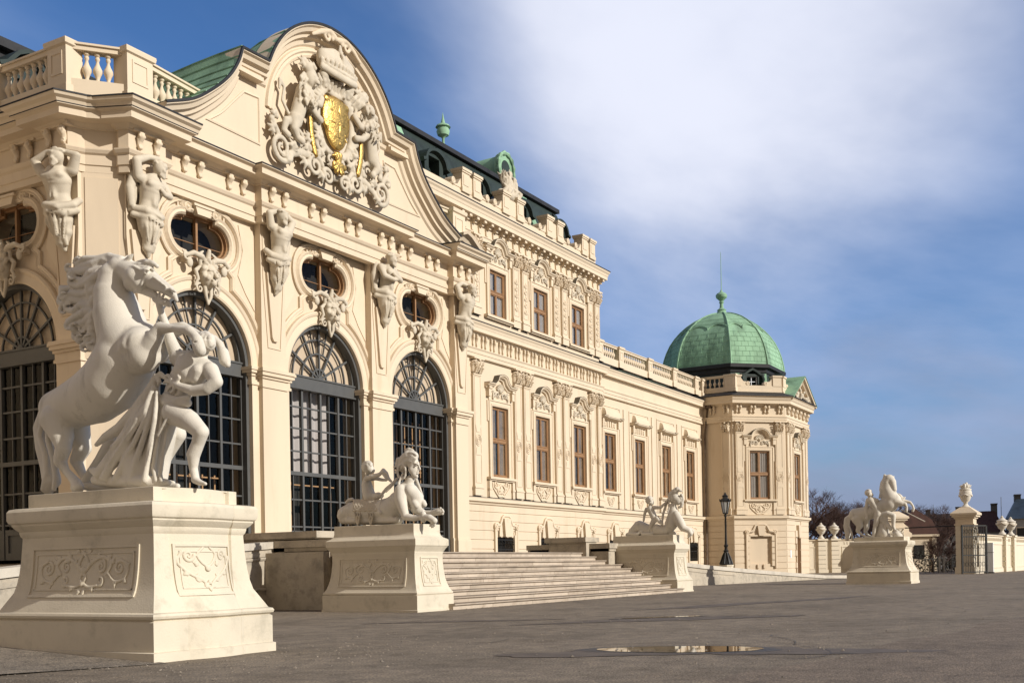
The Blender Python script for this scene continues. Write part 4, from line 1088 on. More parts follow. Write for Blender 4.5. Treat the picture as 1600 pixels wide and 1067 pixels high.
inst('pediment_relief', sculpt_mesh('pediment_relief', P, M['stucco_stone'], .05, .03), F @ Matrix.Translation((c, -.35, 16.05)), PAV)
# ================================================================ GROUND, STAIR, RAMPS, WALLS
def ground_mat(name, c, var, scale, bump, stain=None):
    m = material(name, c, .85, var, scale, bump, 60, dirt=stain)
    nt = m.node_tree; N = nt.nodes; L = nt.links
    b = N['Principled BSDF']; src = b.inputs['Base Color'].links[0].from_socket
    g = N.new('ShaderNodeNewGeometry')
    n = N.new('ShaderNodeTexNoise'); n.inputs['Scale'].default_value = 38; n.inputs['Detail'].default_value = 3; L.new(g.outputs['Position'], n.inputs['Vector'])
    v = N.new('ShaderNodeTexVoronoi'); v.inputs['Scale'].default_value = 85; L.new(g.outputs['Position'], v.inputs['Vector'])
    r = ramp(nt, [(.3, (.45, .45, .45)), (.5, (1, 1, 1)), (.70, (1.7, 1.65, 1.55))]); L.new(n.outputs[0], r.inputs[0])
    n5 = N.new('ShaderNodeTexNoise'); n5.inputs['Scale'].default_value = 2.6; n5.inputs['Detail'].default_value = 8; n5.inputs['Roughness'].default_value = .75; L.new(g.outputs['Position'], n5.inputs['Vector']); r5 = ramp(nt, [(.33, (.66, .65, .64)), (.5, (1, 1, 1)), (.68, (1.32, 1.30, 1.26))]); L.new(n5.outputs[0], r5.inputs[0])
    a5 = N.new('ShaderNodeMix'); a5.data_type = 'RGBA'; a5.blend_type = 'MULTIPLY'; a5.inputs[0].default_value = 1; L.new(src, a5.inputs[6]); L.new(r5.outputs[0], a5.inputs[7]); src = a5.outputs[2]
    r2 = ramp(nt, [(.0, (1.25, 1.25, 1.25)), (.45, (.85, .85, .85))]); L.new(v.outputs[0], r2.inputs[0])
    a = N.new('ShaderNodeMix'); a.data_type = 'RGBA'; a.blend_type = 'MULTIPLY'; a.inputs[0].default_value = 1; L.new(src, a.inputs[6]); L.new(r.outputs[0], a.inputs[7])
    a2 = N.new('ShaderNodeMix'); a2.data_type = 'RGBA'; a2.blend_type = 'MULTIPLY'; a2.inputs[0].default_value = 1; L.new(a.outputs[2], a2.inputs[6]); L.new(r2.outputs[0], a2.inputs[7])
    L.new(a2.outputs[2], b.inputs['Base Color'])
    return m
M['asphalt'] = ground_mat('old asphalt', (.225, .185, .14), .22, .35, 1.0, ((.165, .13, .093), .50, .6))
M['asphalt_new'] = ground_mat('newer asphalt', (.19, .150, .113), .14, .5, .8)
M['gravel'] = ground_mat('pale gravel', (.25, .215, .175), .12, 1.2, 1.4)
M['wet'] = material('wet asphalt', (.045, .037, .029), .55, .3, 2, .4, 50, spec=.4)

def sheet(name, poly, z, mat, zf=None):
    bm = bmesh.new()
    m = MB(); n = len(poly)
    tr = tessellate_polygon([[Vector((x, y, 0)) for x, y in poly]])
    vs = [(x, y, z if zf is None else zf(x, y)) for x, y in poly]
    fs = []
    for a, b, c in tr:
        A, B, C_ = poly[a], poly[b], poly[c]
        fs.append((a, b, c) if (B[0]-A[0])*(C_[1]-A[1])-(B[1]-A[1])*(C_[0]-A[0]) > 0 else (a, c, b))
    bm.free()
    return tag(m.add(vs, fs).build(name, M[mat]), kind='structure')

sheet('ground', [(-400, -400), (900, -400), (900, 900), (-400, 900)], 0, 'asphalt')
# newer asphalt of the forecourt, with a wandering joint
jr = random.Random(3)
joint = [(-30, 5.6)]
for i in range(60):
    t = i/59; x = 4+60*t; y = 4.9-.13*x*(1-.35*t)+.12*math.sin(x*1.3)+jr.uniform(-.05, .05); joint.append((x, y))
sheet('asphalt_patch', joint[:1]+joint[1:]+[(70, -60), (-30, -60)], .004, 'asphalt_new')
gz = lambda x, y: .006+max(0, (y-10.9))*.048
sheet('gravel_path', [(9.75, 10.6), (9.95, 14.2), (10.0, 19.6), (-12, 16.2), (-12, 11.6), (7.4, 11.35), (8.6, 11.0)], 0, 'gravel', gz)

# parapet path of the far ramp (mirrored for the near one) : x, y, top of the coping
RPATH = [(40.9, 22.6, 2.0), (45.5, 21.9, 1.74), (50, 20.9, 1.40), (54, 20.1, 1.06), (59, 19.45, .78), (64, 18.9, .54), (70, 18.0, .25), (73, 16.9, .19), (74.2, 14.6, .17)]
def ramp_z(x):
    d = abs(x-XC)-8.1
    return 1.65 if d <= 0 else max(.0, 1.65-d*.0735) if d < 22 else max(0.0, .033)
for s in (-1, 1):
    bot = []; top = []
    P = [(XC+s*(x-XC), y, z) for x, y, z in RPATH]
    side = [(p[0], p[1]+.25) for p in P[:-2]]
    n = len(side)
    vs = [(x, y, ramp_z(x)) for x, y in side]+[(x, 36, ramp_z(x)) for x, y in side]
    fs = [(i, i+1, n+i+1, n+i) for i in range(n-1)]
    tag(MB().add(vs, fs).build('ramp_road', M['asphalt_new']), kind='structure')
    # parapet
    m = MB(); c = MB()
    for i in range(len(P)-1):
        (x0, y0, z0), (x1, y1, z1) = P[i], P[i+1]
        dx, dy = x1-x0, y1-y0; L = math.hypot(dx, dy); nx, ny = dy/L*s, -dx/L*s
        nx, ny = (-abs(nx) if False else nx), ny
        if ny > 0: nx, ny = -nx, -ny
        w = .38
        def quad(off0, off1, za, zb):
            return [(x0+nx*off0, y0+ny*off0), (x1+nx*off0, y1+ny*off0), (x1+nx*off1, y1+ny*off1), (x0+nx*off1, y0+ny*off1)]
        def wallpiece(mb, o0, o1, lo0, lo1, hi0, hi1):
            q = quad(o0, o1, 0, 0)
            mb.add([(q[0][0], q[0][1], lo0), (q[1][0], q[1][1], lo1), (q[2][0], q[2][1], lo1), (q[3][0], q[3][1], lo0), (q[0][0], q[0][1], hi0), (q[1][0], q[1][1], hi1), (q[2][0], q[2][1], hi1), (q[3][0], q[3][1], hi0)],
                   [(0, 3, 2, 1), (4, 5, 6, 7), (0, 1, 5, 4), (1, 2, 6, 5), (2, 3, 7, 6), (3, 0, 4, 7)])
        wallpiece(m, -w, 0, -.05, -.05, z0-.2, z1-.2)
        if z0 > .6:
            wallpiece(m, -.001, .06, -.04, -.04, min(.42, z0-.3), min(.42, z1-.3))
            wallpiece(m, -.002, .03, z0-.42, z1-.42, z0-.3, z1-.3)
        wallpiece(c, -w-.05, .07, z0-.2, z1-.2, z0, z1)
    r = tag(empty('ramp_parapet', (P[0][0], P[0][1], 0)), 'low sandstone parapet sloping down along the near ramp left of the sphinx pedestal' if s < 0 else 'long low stone parapet sloping down past the street lamp behind the far sphinx', 'parapet', 'ramp parapets')
    part(m, 'parapet_wall', 'ramp', r); part(c, 'coping', 'ramp_cap', r)
    # framed panel on the near end
    f = MB()
    for q in range(2):
        (x0, y0, z0), (x1, y1, z1) = P[q], P[q+1]
        L = math.hypot(x1-x0, y1-y0); 
        if s > 0: ang = math.atan2(y1-y0, x1-x0); F = T(x0, y0, 0, ang); zz = (z0, z1)
        else: ang = math.atan2(y0-y1, x0-x1); F = T(x1, y1, 0, ang); zz = (z1, z0)
        g = MB(); pth = [(.35, .55), (.35, zz[0]-.45), (L-.35, zz[1]-.45), (L-.35, .55)]
        g.sweep(pth, [(0, 0), (0, .05), (.04, .06), (.09, .03), (.09, 0)], closed=True, plan=False)
        f.merge(g, F)
    part(f, 'panel_frame', 'ramp', r)

# stair
st = tag(empty('stairway', (XC, 18, 0)), 'broad flight of worn limestone steps between the two sphinx pedestals', 'stairs')
NS, RI, TR = 10, .165, .428
X0, X1 = 24.7, 41.3
for i in range(NS):
    y = 16.12+TR*i; z = RI*i
    m = MB(); m.box(X0, X1, y+.04, 20.6 if i == NS-1 else y+TR+.25, z, z+RI-.05)
    m.sweep([(X0, y+.04), (X1, y+.04)], [(0, z+RI-.055), (.055, z+RI-.045), (.07, z+RI-.025), (.055, z+RI-.004), (0, z+RI), (-TR-.1, z+RI), (-TR-.1, z+RI-.055)])
    part(m, 'step', 'step', st)
m = MB(); m.box(X0, X1, 16.7, 20.2, -.05, .1); m.prism([(24.4, 20.3), (41.6, 20.3), (41.6, 36), (24.4, 36)], 0, 1.645); part(m, 'landing', 'ramp', st)
for s in (-1, 1):
    def xx(a, b): return (a, b) if s < 0 else (2*XC-b, 2*XC-a)
    w = tag(empty('stair_cheek_wall', ((24.9 if s < 0 else 41.1), 20.8, 0)), 'dark stained stone wall closing the near side of the steps behind the sphinx with putto' if s < 0 else 'dark stone block wall with slab top closing the far side of the steps', 'wall', 'stair side walls')
    m = MB(); a, b = xx(24.92, 25.5); m.box(a, b, 19.0, 22.55, 0, 1.8); a2, b2 = xx(24.86, 25.5); m.box(a2, b2, 18.97, 22.6, -.05, .42); m.box(a2, b2, 22.15, 22.62, .4, 1.8); m.box(a2, b2, 18.96, 22.6, 1.68, 1.79)
    yb = 24.4 if s < 0 else 21.5; ya = 20.9 if s < 0 else 19.8
    a, b = xx(24.95, 25.9); m.box(a, b, ya+1.6 if s < 0 else ya, yb, 0, 2.06)
    part(m, 'wall_body', 'ramp', w)
    m = MB(); a, b = xx(24.78, 25.62); m.box(a, b, 18.9, 22.72, 1.795, 2.0); part(m, 'coping', 'ramp', w)
    m = MB(); a, b = xx(24.86, 26.0); m.box(a, b, ya+.05, yb+.08, 2.03, 2.07); a, b = xx(24.78, 26.05); m.box(a, b, ya-.05, yb+.13, 2.07, 2.26); part(m, 'cap_slab', 'ramp', w)

# ---- pedestals -----------------------------------------------------------
def interp(P, z):
    P = sorted(P, key=lambda p: p[1])
    for (a, za), (b, zb) in zip(P[:-1], P[1:]):
        if za <= z <= zb: return a+(b-a)*(z-za)/max(zb-za, 1e-6)
    return P[-1][0] if z > P[-1][1] else P[0][0]

def pedestal(name, x0, x1, y0, y1, prof, die, bulge, seed, panel):
    """x0..x1,y0..y1 = plan of the die ; prof=(offset,z) ; front (y0) may swell outwards"""
    r = empty(name, ((x0+x1)/2, (y0+y1)/2, 0))
    c = (x0+x1)/2
    pts = []
    if bulge:
        k = .24
        pts = [(x0, y1), (x0, y0), (x0+k, y0)]
        n = 14
        for i in range(n+1):
            t = i/n; pts.append((x0+k+.02+(x1-x0-2*k-.04)*t, y0+.03-bulge*math.sin(PI*t)))
        pts += [(x1-k, y0), (x1, y0), (x1, y1)]
    else: pts = [(x0, y1), (x0, y0), (x1, y0), (x1, y1)]
    m = MB().sweep(pts, prof, closed=True)
    zt = prof[-1][1]; o = prof[-1][0]
    m.prism([(x0-o, y0-o), (x1+o, y0-o), (x1+o, y1+o), (x0-o, y1+o)], zt-.004, zt-.003)
    body = part(m, 'pedestal_body', 'pedestal', r, 28)
    cap = MB()
    if bulge:
        q = [(x, y) for x, y in pts]; cap.prism([(x-(o if x < c else -o)*(1 if abs(x-c) > .5*(x1-x0)-.3 else 0), y-(o if y < (y0+y1)/2 else -o)) for x, y in q], zt-.02, zt-.001)
        part(cap, 'top_slab', 'pedestal', r)
    # carved panels on both long sides and the front, following the flare of the die
    off = lambda z: interp(prof, z)
    za, zb = panel
    def carve(F, L, kind):
        f = MB(); n = 8
        of = (lambda u, z: off(z)) if not (bulge and kind == 'short') else (lambda u, z: off(z)-.03+bulge*math.sin(PI*min(1, max(0, (u-.26)/(L-.52)))))
        a, b = (.3, L-.3) if (bulge and kind == 'short') else (.24, L-.24)
        def strip(u0, u1, v0, v1, h, base):
            for i in range(n):
                a = v0+(v1-v0)*i/n; b = v0+(v1-v0)*(i+1)/n
                for j in range(6 if u1-u0 > .3 else 1):
                    nn = 6 if u1-u0 > .3 else 1; p0 = u0+(u1-u0)*j/nn; p1 = u0+(u1-u0)*(j+1)/nn
                    f.add([(p0, -of(p0, a)-base, a), (p1, -of(p1, a)-base, a), (p1, -of(p1, b)-base, b), (p0, -of(p0, b)-base, b), (p0, -of(p0, a)-h, a), (p1, -of(p1, a)-h, a), (p1, -of(p1, b)-h, b), (p0, -of(p0, b)-h, b)],
                      [(4, 5, 6, 7), (0, 4, 7, 3), (1, 2, 6, 5), (0, 1, 5, 4), (3, 7, 6, 2)])
        for (u0, u1, v0, v1) in ((a, a+.035, za, zb), (b-.035, b, za, zb), (a+.036, b-.036, za, za+.035), (a+.036, b-.036, zb-.035, zb)): strip(u0, u1, v0, v1, .022, -.02)
        for (u0, u1, v0, v1) in ((a+.09, a+.11, za+.09, zb-.09), (b-.11, b-.09, za+.09, zb-.09), (a+.09, b-.09, za+.09, za+.11), (a+.09, b-.09, zb-.11, zb-.09)): strip(u0, u1, v0, v1, .012, -.02)
        part(f, 'panel_frame', 'pedestal', r, 0, F)
        g = MB(); cu = L/2; cz = (za+zb)/2; H = (zb-za)*.5; Wd = (L-.7)/2 if kind == 'long' else (L-.55)/2
        P = []
        def st_(pts, rad, k_=.006): P.append(('c', [(u, -.004, v) for u, v in pts], rad, k_))
        def vol(u, v, r0, a0, sg, turns=1.35, rad=.026):
            st_([(u+r0*(1-.8*i/20)*math.cos(math.radians(a0)+sg*turns*2*PI*i/20), v+r0*(1-.8*i/20)*math.sin(math.radians(a0)+sg*turns*2*PI*i/20)) for i in range(21)], [rad*(1-.5*i/20) for i in range(21)])
        def leaf(u, v, a, L_, w=.03):
            for q in (-1, 0, 1):
                a2 = math.radians(a+q*38); l2 = L_*(1 if q == 0 else .62)
                st_([(u, v), (u+l2*.55*math.cos(a2), v+l2*.55*math.sin(a2)), (u+l2*math.cos(a2+.25*q), v+l2*math.sin(a2+.25*q))], [w*.5, w*.8, w*.25], .004)
        for s in (-1, 1):
            am = lambda a: a if s > 0 else 180-a
            X_ = lambda t: cu+s*t*Wd
            Z_ = lambda t: cz+t*H
            if kind == 'long':
                st_(bez([(X_(0), Z_(.75)), (X_(.10), Z_(.2)), (X_(-.06), Z_(-.25)), (X_(.12), Z_(-.6)), (X_(.32), Z_(-.55))], 5), [.024]*21)
                vol(X_(.36), Z_(-.36), .2*H, -90, s); leaf(X_(.2), Z_(-.6), am(-60), .24*H)
                st_(bez([(X_(.02), Z_(.0)), (X_(.22), Z_(.42)), (X_(.42), Z_(.55)), (X_(.56), Z_(.25)), (X_(.48), Z_(-.1))], 5), [.026]*21)
                vol(X_(.36), Z_(.18), .26*H, 60, -s); leaf(X_(.3), Z_(.52), am(75), .28*H); leaf(X_(.5), Z_(.48), am(40), .26*H); leaf(X_(.18), Z_(.3), am(120), .22*H)
                st_(bez([(X_(.5), Z_(-.05)), (X_(.66), Z_(-.4)), (X_(.86), Z_(-.25)), (X_(.9), Z_(.2)), (X_(.76), Z_(.42))], 5), [.024, .024]+[.022]*19)
                vol(X_(.74), Z_(.12), .28*H, 70, s); leaf(X_(.66), Z_(-.38), am(-80), .3*H); leaf(X_(.88), Z_(.2), am(25), .2*H); leaf(X_(.84), Z_(-.35), am(-35), .22*H)
                leaf(X_(.58), Z_(.3), am(60), .25*H); leaf(X_(.04), Z_(-.75), am(-70), .2*H); leaf(X_(.1), Z_(.75), am(30), .2*H)
            else:
                st_(bez([(X_(0), Z_(-.8)), (X_(.18), Z_(-.45)), (X_(.55), Z_(-.15)), (X_(.85), Z_(.3)), (X_(.72), Z_(.7))], 5), [.022]*21)
                vol(X_(.55), Z_(.55), .24*H, 0, s); leaf(X_(.6), Z_(-.1), am(-30), .24*H); leaf(X_(.85), Z_(.4), am(50), .2*H); vol(X_(.3), Z_(-.35), .15*H, 100, -s, 1.2, .02)
                st_(bez([(X_(.0), Z_(.1)), (X_(.2), Z_(.3)), (X_(.3), Z_(.6)), (X_(.12), Z_(.85))], 5), [.02]*16); leaf(X_(.3), Z_(.2), am(20), .24*H); leaf(X_(.1), Z_(-.6), am(-50), .18*H)
        P.append(('e', (cu, -.012, cz+.05*H), (.05, .035, .14*H))); P.append(('e', (cu, -.012, cz-.5*H), (.035, .03, .1*H)))
        V_, F_ = sculpt(P, .0125, .006)
        for q in V_: q[1] = q[1]*.75-of(q[0], min(max(q[2], za), zb))
        g = MB().add([tuple(q) for q in V_], [tuple(int(a) for a in q) for q in F_])
        part(g, 'panel_relief', 'pedestal', r, 50, F)
    carve(T(x0, y1, 0, -PI/2), y1-y0, 'long')
    carve(T(x0, y0, 0), x1-x0, 'short')
    return r
PH = [(.0, -.05), (.30, 0), (.30, .12), (.27, .13), (.27, .50), (.24, .52), (.28, .545), (.29, .575), (.275, .605), (.23, .62), (.22, .64), (.21, .66), (.155, .76), (.088, .88), (.058, 1.0), (.034, 1.15), (.015, 1.35), (.0, 1.6), (0, 1.63), (.02, 1.66), (.03, 1.70), (.03, 1.72), (.07, 1.76), (.10, 1.80), (.10, 1.82), (.13, 1.84), (.145, 1.88), (.145, 1.99), (.12, 2.03), (.05, 2.045), (-.06, 2.05), (-.06, 2.235), (-.075, 2.24)]
ph1 = pedestal('statue_pedestal', 9.97, 11.58, 11.07, 13.67, PH, 0, .12, 1, (.82, 1.5))
tag(ph1, 'big white stone pedestal with flared foot under the near rearing horse', 'pedestal', 'horse statue pedestals')
ph2 = pedestal('statue_pedestal', 2*XC-11.58+.2, 2*XC-9.97+.2, 10.22, 12.62, PH, 0, .12, 1, (.82, 1.5))
tag(ph2, 'small far pedestal with flared foot under the distant rearing horse by the gate', 'pedestal', 'horse statue pedestals')
PS = [(0, -.05), (.22, 0), (.22, .05), (.20, .06), (.20, .43), (.17, .44), (.19, .46), (.19, .50), (.16, .53), (.12, .6), (.08, .72), (.045, .86), (.02, 1.05), (.0, 1.3), (0, 1.5), (.015, 1.53), (.015, 1.56), (.06, 1.64), (.09, 1.68), (.10, 1.70), (.12, 1.72), (.12, 1.88), (.10, 1.90), (.02, 1.94), (-.03, 2.0), (-.045, 2.07), (-.045, 2.28), (-.06, 2.285)]
sp1 = pedestal('statue_pedestal', 23.45, 24.75, 16.5, 19.2, PS, 0, 0, 2, (.66, 1.42))
tag(sp1, 'cream stone pedestal under the near sphinx left of the steps', 'pedestal', 'sphinx pedestals')
sp2 = pedestal('statue_pedestal', 2*XC-24.75, 2*XC-23.45, 16.5, 19.2, PS, 0, 0, 2, (.66, 1.42))
tag(sp2, 'cream stone pedestal under the far sphinx at the right end of the steps', 'pedestal', 'sphinx pedestals')

# ---- puddles -------------------------------------------------------------
def puddle(cx, cy, a, b, ang, seed, label):
    rr = random.Random(seed)
    def blob(k, jit):
        out = []
        ph = [rr.uniform(0, 6) for _ in range(4)]
        for i in range(60):
            t = 2*PI*i/60; q = 1+jit*(math.sin(2*t+ph[0])*.5+math.sin(3*t+ph[1])*.35+math.sin(7*t+ph[2])*.15+.1*math.sin(13*t+ph[3]))
            x, y = a*k*q*math.cos(t), b*k*q*math.sin(t)
            out.append((cx+x*math.cos(ang)-y*math.sin(ang), cy+x*math.sin(ang)+y*math.cos(ang)))
        return out
    tag(sheet('wet_ground', blob(1.12, .12), .008, 'wet'))
    o = sheet('puddle', blob(.93, .07), .012, 'water')
def water():
    m = bpy.data.materials.new('puddle water'); m.use_nodes = True; b = m.node_tree.nodes['Principled BSDF']
    b.inputs['Base Color'].default_value = (.012, .010, .008, 1); b.inputs['Roughness'].default_value = .02; b.inputs['Specular IOR Level'].default_value = 1.0; b.inputs['IOR'].default_value = 1.7
    return m
M['water'] = water()
M['damp'] = material('damp asphalt', (.115, .092, .072), .7, .3, 2, .5, 50)
def damp(cx, cy, a, b, ang, seed):
    rr = random.Random(seed); ph = [rr.uniform(0, 6) for _ in range(5)]; out = []
    for i in range(90):
        t = 2*PI*i/90; q = 1+.3*math.sin(2*t+ph[0])+.2*math.sin(3*t+ph[1])+.12*math.sin(5*t+ph[2])+.07*math.sin(11*t+ph[3])+.04*math.sin(23*t+ph[4])
        x, y = a*q*math.cos(t), b*q*math.sin(t); out.append((cx+x*math.cos(ang)-y*math.sin(ang), cy+x*math.sin(ang)+y*math.cos(ang)))
    tag(sheet('damp_ground', out, .0065, 'damp'), kind='structure')
damp(13.4, 4.9, 1.9, .75, math.radians(-66), 3); damp(21.0, 8.6, 2.8, .5, math.radians(-38), 5); damp(30, 9.5, 4.6, .5, math.radians(-14), 9); damp(19.5, 12.6, 1.6, .35, math.radians(-50), 12)
puddle(13.62, 5.38, 1.2, .56, math.radians(-68), 5, '')
puddle(21.7, 9.0, 1.0, .16, math.radians(-40), 8, '')

# scattered grit and pebbles near the pedestals and the stair foot, and thin cracks in the asphalt
gr = random.Random(21); G_ = MB()
spots = [(gr.gauss(10.6, 2.4), gr.gauss(9.6, 1.1)) for _ in range(500)]+[(gr.uniform(24, 42), 16.1-abs(gr.gauss(0, .35))) for _ in range(420)]+[(gr.uniform(9, 34), gr.uniform(2.5, 15)) for _ in range(900)]
for x, y in spots:
    if 9.5 < x < 12.1 and y > 10.3: continue
    r0 = gr.uniform(.006, .02)*(1.6 if gr.random() < .06 else 1); a = gr.uniform(0, 3)
    G_.add([(x+r0*math.cos(a+k*1.26)*gr.uniform(.7, 1.2), y+r0*math.sin(a+k*1.26)*gr.uniform(.7, 1.2), .012) for k in range(5)]+[(x, y, .012+r0*.8)], [(k, (k+1) % 5, 5) for k in range(5)])
tag(G_.build('loose_gravel', M['gravel']), kind='stuff')
CR = MB()
for (x, y, a, n) in ((14, 8.5, .3, 26), (19, 11.5, -.4, 30), (24, 6.0, .1, 34), (12.5, 3.6, -.1, 22), (31, 12.0, -.25, 30)):
    for i in range(n):
        a += gr.uniform(-.35, .35); L_ = gr.uniform(.12, .3); x2, y2 = x+L_*math.cos(a), y+L_*math.sin(a); w_ = gr.uniform(.004, .011); nx_, ny_ = -math.sin(a)*w_, math.cos(a)*w_
        CR.add([(x-nx_, y-ny_, .009), (x2-nx_, y2-ny_, .009), (x2+nx_, y2+ny_, .009), (x+nx_, y+ny_, .009)], [(0, 1, 2, 3)]); x, y = x2, y2
tag(CR.build('asphalt_cracks', M['wet']), kind='structure')
# ---- street lamp ---------------------------------------------------------
def lamp(x, y, z):
    r = tag(empty('street_lamp', (x, y, z)), 'black cast-iron street lamp with glass lantern on a white stone base', 'street lamp')
    m = MB(); m.prism(octa(.42, .18, x, y), z-.5, z+.42, octa(.34, .15, x, y)); m.prism(octa(.37, .16, x, y), z+.42, z+.5); part(m, 'base', 'pedestal', r)
    m = MB().lathe([(.36, .5), (.36, .56), (.33, .6), (.3, .7), (.22, .85), (.15, 1.05), (.12, 1.2), (.14, 1.24), (.14, 1.28), (.09, 1.32), (.08, 1.45), (.11, 1.5), (.12, 1.56), (.07, 1.62), (.055, 2.2), (.05, 3.1), (.075, 3.14), (.07, 3.2), (.03, 3.24), (.04, 3.32), (.001, 3.33)], 16, (x, y, z))
    for k in range(8):
        a = k*PI/4; m.tube([(x+.35*math.cos(a), y+.35*math.sin(a), z+.55), (x+.25*math.cos(a), y+.25*math.sin(a), z+.85), (x+.14*math.cos(a), y+.14*math.sin(a), z+1.15)], [.05, .04, .02], 6)
    part(m, 'post', 'iron_dark', r, 35)
    m = MB(); m.tube([(x-.16, y, z+3.24), (x+.16, y, z+3.24)], .02, 5)
    for k in range(6):
        a = k*PI/3; c, s = math.cos(a), math.sin(a); m.tube([(x+.13*c, y+.13*s, z+3.3), (x+.25*c, y+.25*s, z+3.95)], .02, 5); m.tube([(x+.29*c, y+.29*s, z+3.93), (x+.31*c, y+.31*s, z+4.08), (x+.24*c, y+.24*s, z+4.0)], .022, 5)
    m.lathe([(.15, 3.26), (.15, 3.32), (.1, 3.33)], 6, (x, y, z)); m.lathe([(.28, 3.93), (.30, 3.97), (.2, 4.08), (.15, 4.1), (.14, 4.2), (.18, 4.24), (.08, 4.3), (.03, 4.42), (.001, 4.44)], 6, (x, y, z))
    part(m, 'lantern_frame', 'iron_dark', r)
    m = MB().lathe([(.12, 3.32), (.235, 3.93)], 6, (x, y, z)); part(m, 'lantern_glass', 'lamp_glass', r)
m = bpy.data.materials.new('frosted lamp glass'); m.use_nodes = True; b = m.node_tree.nodes['Principled BSDF']; b.inputs['Base Color'].default_value = (.5, .5, .48, 1); b.inputs['Roughness'].default_value = .3; b.inputs['Transmission Weight'].default_value = .4; M['lamp_glass'] = m
lamp(57.9, 20.15, .52)

M['garden'] = material('pale garden wall plaster', (.66, .585, .46), .85, .05, .6, .15, 24, dirt=((.42, .35, .26), .60, .30), streak=True)
# ---- urns, garden walls, gate -------------------------------------------
def urn_mesh(big):
    if big: p = [(a*.84, b) for a, b in [(.42, 0), (.42, .1), (.3, .14), (.16, .3), (.2, .42), (.36, .55), (.5, .85), (.54, 1.15), (.48, 1.3), (.52, 1.36), (.5, 1.42), (.2, 1.5), (.001, 1.52)]]
    else: p = [(.30, 0), (.30, .1), (.22, .16), (.12, .32), (.14, .42), (.3, .55), (.42, .8), (.44, 1.0), (.36, 1.08), (.42, 1.12), (.42, 1.2), (.3, 1.24), (.2, 1.36), (.1, 1.42), (.12, 1.5), (.04, 1.56), (.001, 1.6)]
    mb = MB().lathe(p, 20)
    return mb
def make_urn(x, y, z, label, big=False, group='urns on the garden wall'):
    r = tag(empty('stone_urn', (x, y, z)), label, 'urn', group)
    part(MB().merge(urn_mesh(big), T(x, y, z)), 'vase', 'statue', r, 40)
    if big:
        P = []; q = random.Random(2)
        for i in range(26):
            a = q.uniform(0, 2*PI); rr_ = q.uniform(.05, .36); P.append(('c', [(rr_*.6*math.cos(a), rr_*.6*math.sin(a), 1.42), (rr_*math.cos(a), rr_*math.sin(a), 1.45+q.uniform(.1, .42)*(1.1-rr_)), ((rr_+.14)*math.cos(a), (rr_+.14)*math.sin(a), 1.42+q.uniform(.05, .25))], [.09, .08, .03]))
        inst('fruit_crown', sculpt_mesh('fruit_crown', P, M['statue'], .04, .03), T(x, y, z), r)
        P = [('c', [(.43*math.cos(a), .43*math.sin(a), 1.0-.12*math.sin(3*a)**2) for a in np.linspace(0, 2*PI, 30)], [.07]*30)]
        inst('garland', sculpt_mesh('garland', P, M['statue'], .04, .02), T(x, y, z), r)
    else:
        g = MB()
        for k in range(4):
            a0 = k*PI/2; g.tube([(x+.46*math.cos(a0+t), y+.46*math.sin(a0+t), z+1.0-.16*math.sin(t*2)) for t in np.linspace(0, PI/2, 8)], [.03, .05, .06, .065, .065, .06, .05, .03], 6)
        part(g, 'garland', 'stucco_stone', r)
    return r

def wall_run(name, a, b, h, pil, label, group=None):
    a = Vector(a); b = Vector(b); L = (b-a).length; ang = math.atan2(b.y-a.y, b.x-a.x); F = T(a.x, a.y, 0, ang)
    r = tag(empty(name, (a.x, a.y, 0), ang), label, 'garden wall', group)
    m = MB(); m.fbox(0, L, -.4, h-.16, -.5, 0)
    pp = sorted(pil)
    edges = [0]+[q for p in pp for q in (p-.45, p+.45)]+[L]
    for i in range(0, len(edges), 2):
        u0, u1 = edges[i], edges[i+1]
        if u1-u0 > 1.0: m.sweep([(u0+.25, .35), (u0+.25, h-.75), (u1-.25, h-.75), (u1-.25, .35)], [(0, 0), (0, .05), (.07, .05), (.07, 0)], closed=True, plan=False)
        if u1-u0 > 2.0:
            n = int((u1-u0-.8)/.3)
            for k in range(n): x = u0+.4+(u1-u0-.8)*(k+.5)/n; m.plate([(x-.06, h-.3), (x-.03, h-.55), (x+.03, h-.55), (x+.06, h-.3)], (), 0, .04)
    m.fbox(0, L, -.4, .3, 0, .06)
    part(m, 'wall_body', 'garden', r, 0, F)
    m = MB(); m.fbox(0, L, h-.16, h-.05, -.6, .1); part(m, 'coping', 'trim', r, 0, F)
    m = MB(); m.fbox(-.02, L+.02, h-.05, h, -.64, .14); part(m, 'coping_tiles', 'slate', r, 0, F)
    for p in pp:
        m = MB()
        z = 0
        while z < h-.3:
            m.fbox(p-.45, p+.45, z, min(z+.40, h-.17), 0, .26); z += .435
        m.fbox(p-.5, p+.5, h-.17, h+.002, -.6, .34); part(m, 'pilaster', 'garden', r, 0, F)
    return r, F
wl, Fl = wall_run('garden_wall', (107.4, 29.3), (113.5, 21.6), 3.3, [1.6, 2.95, 6.5], 'cream garden wall with banded pilasters running from the pavilion to the gate', 'garden walls')
wr, Fr = wall_run('garden_wall', (90.2, 11.6), (126.0, 9.0), 3.05, [9.9, 13.6, 22, 26], 'cream garden wall right of the wrought-iron gate with a blank framed panel', 'garden walls')
for F, u, lab in ((Fl, 1.6, 'stone garland urn on the garden wall next to the pavilion, left of a pair'), (Fl, 2.95, 'stone garland urn on the garden wall right beside the far horse tail'), (Fr, 9.9, 'stone urn on the right-hand garden wall, the nearer of its pair, before dark roofs'), (Fr, 13.6, 'stone urn on the right-hand garden wall, the farther of its pair, before the grey house')):
    p = F @ Vector((u, .1, 3.3 if F is Fl else 3.05)); make_urn(p.x, p.y, p.z, lab)
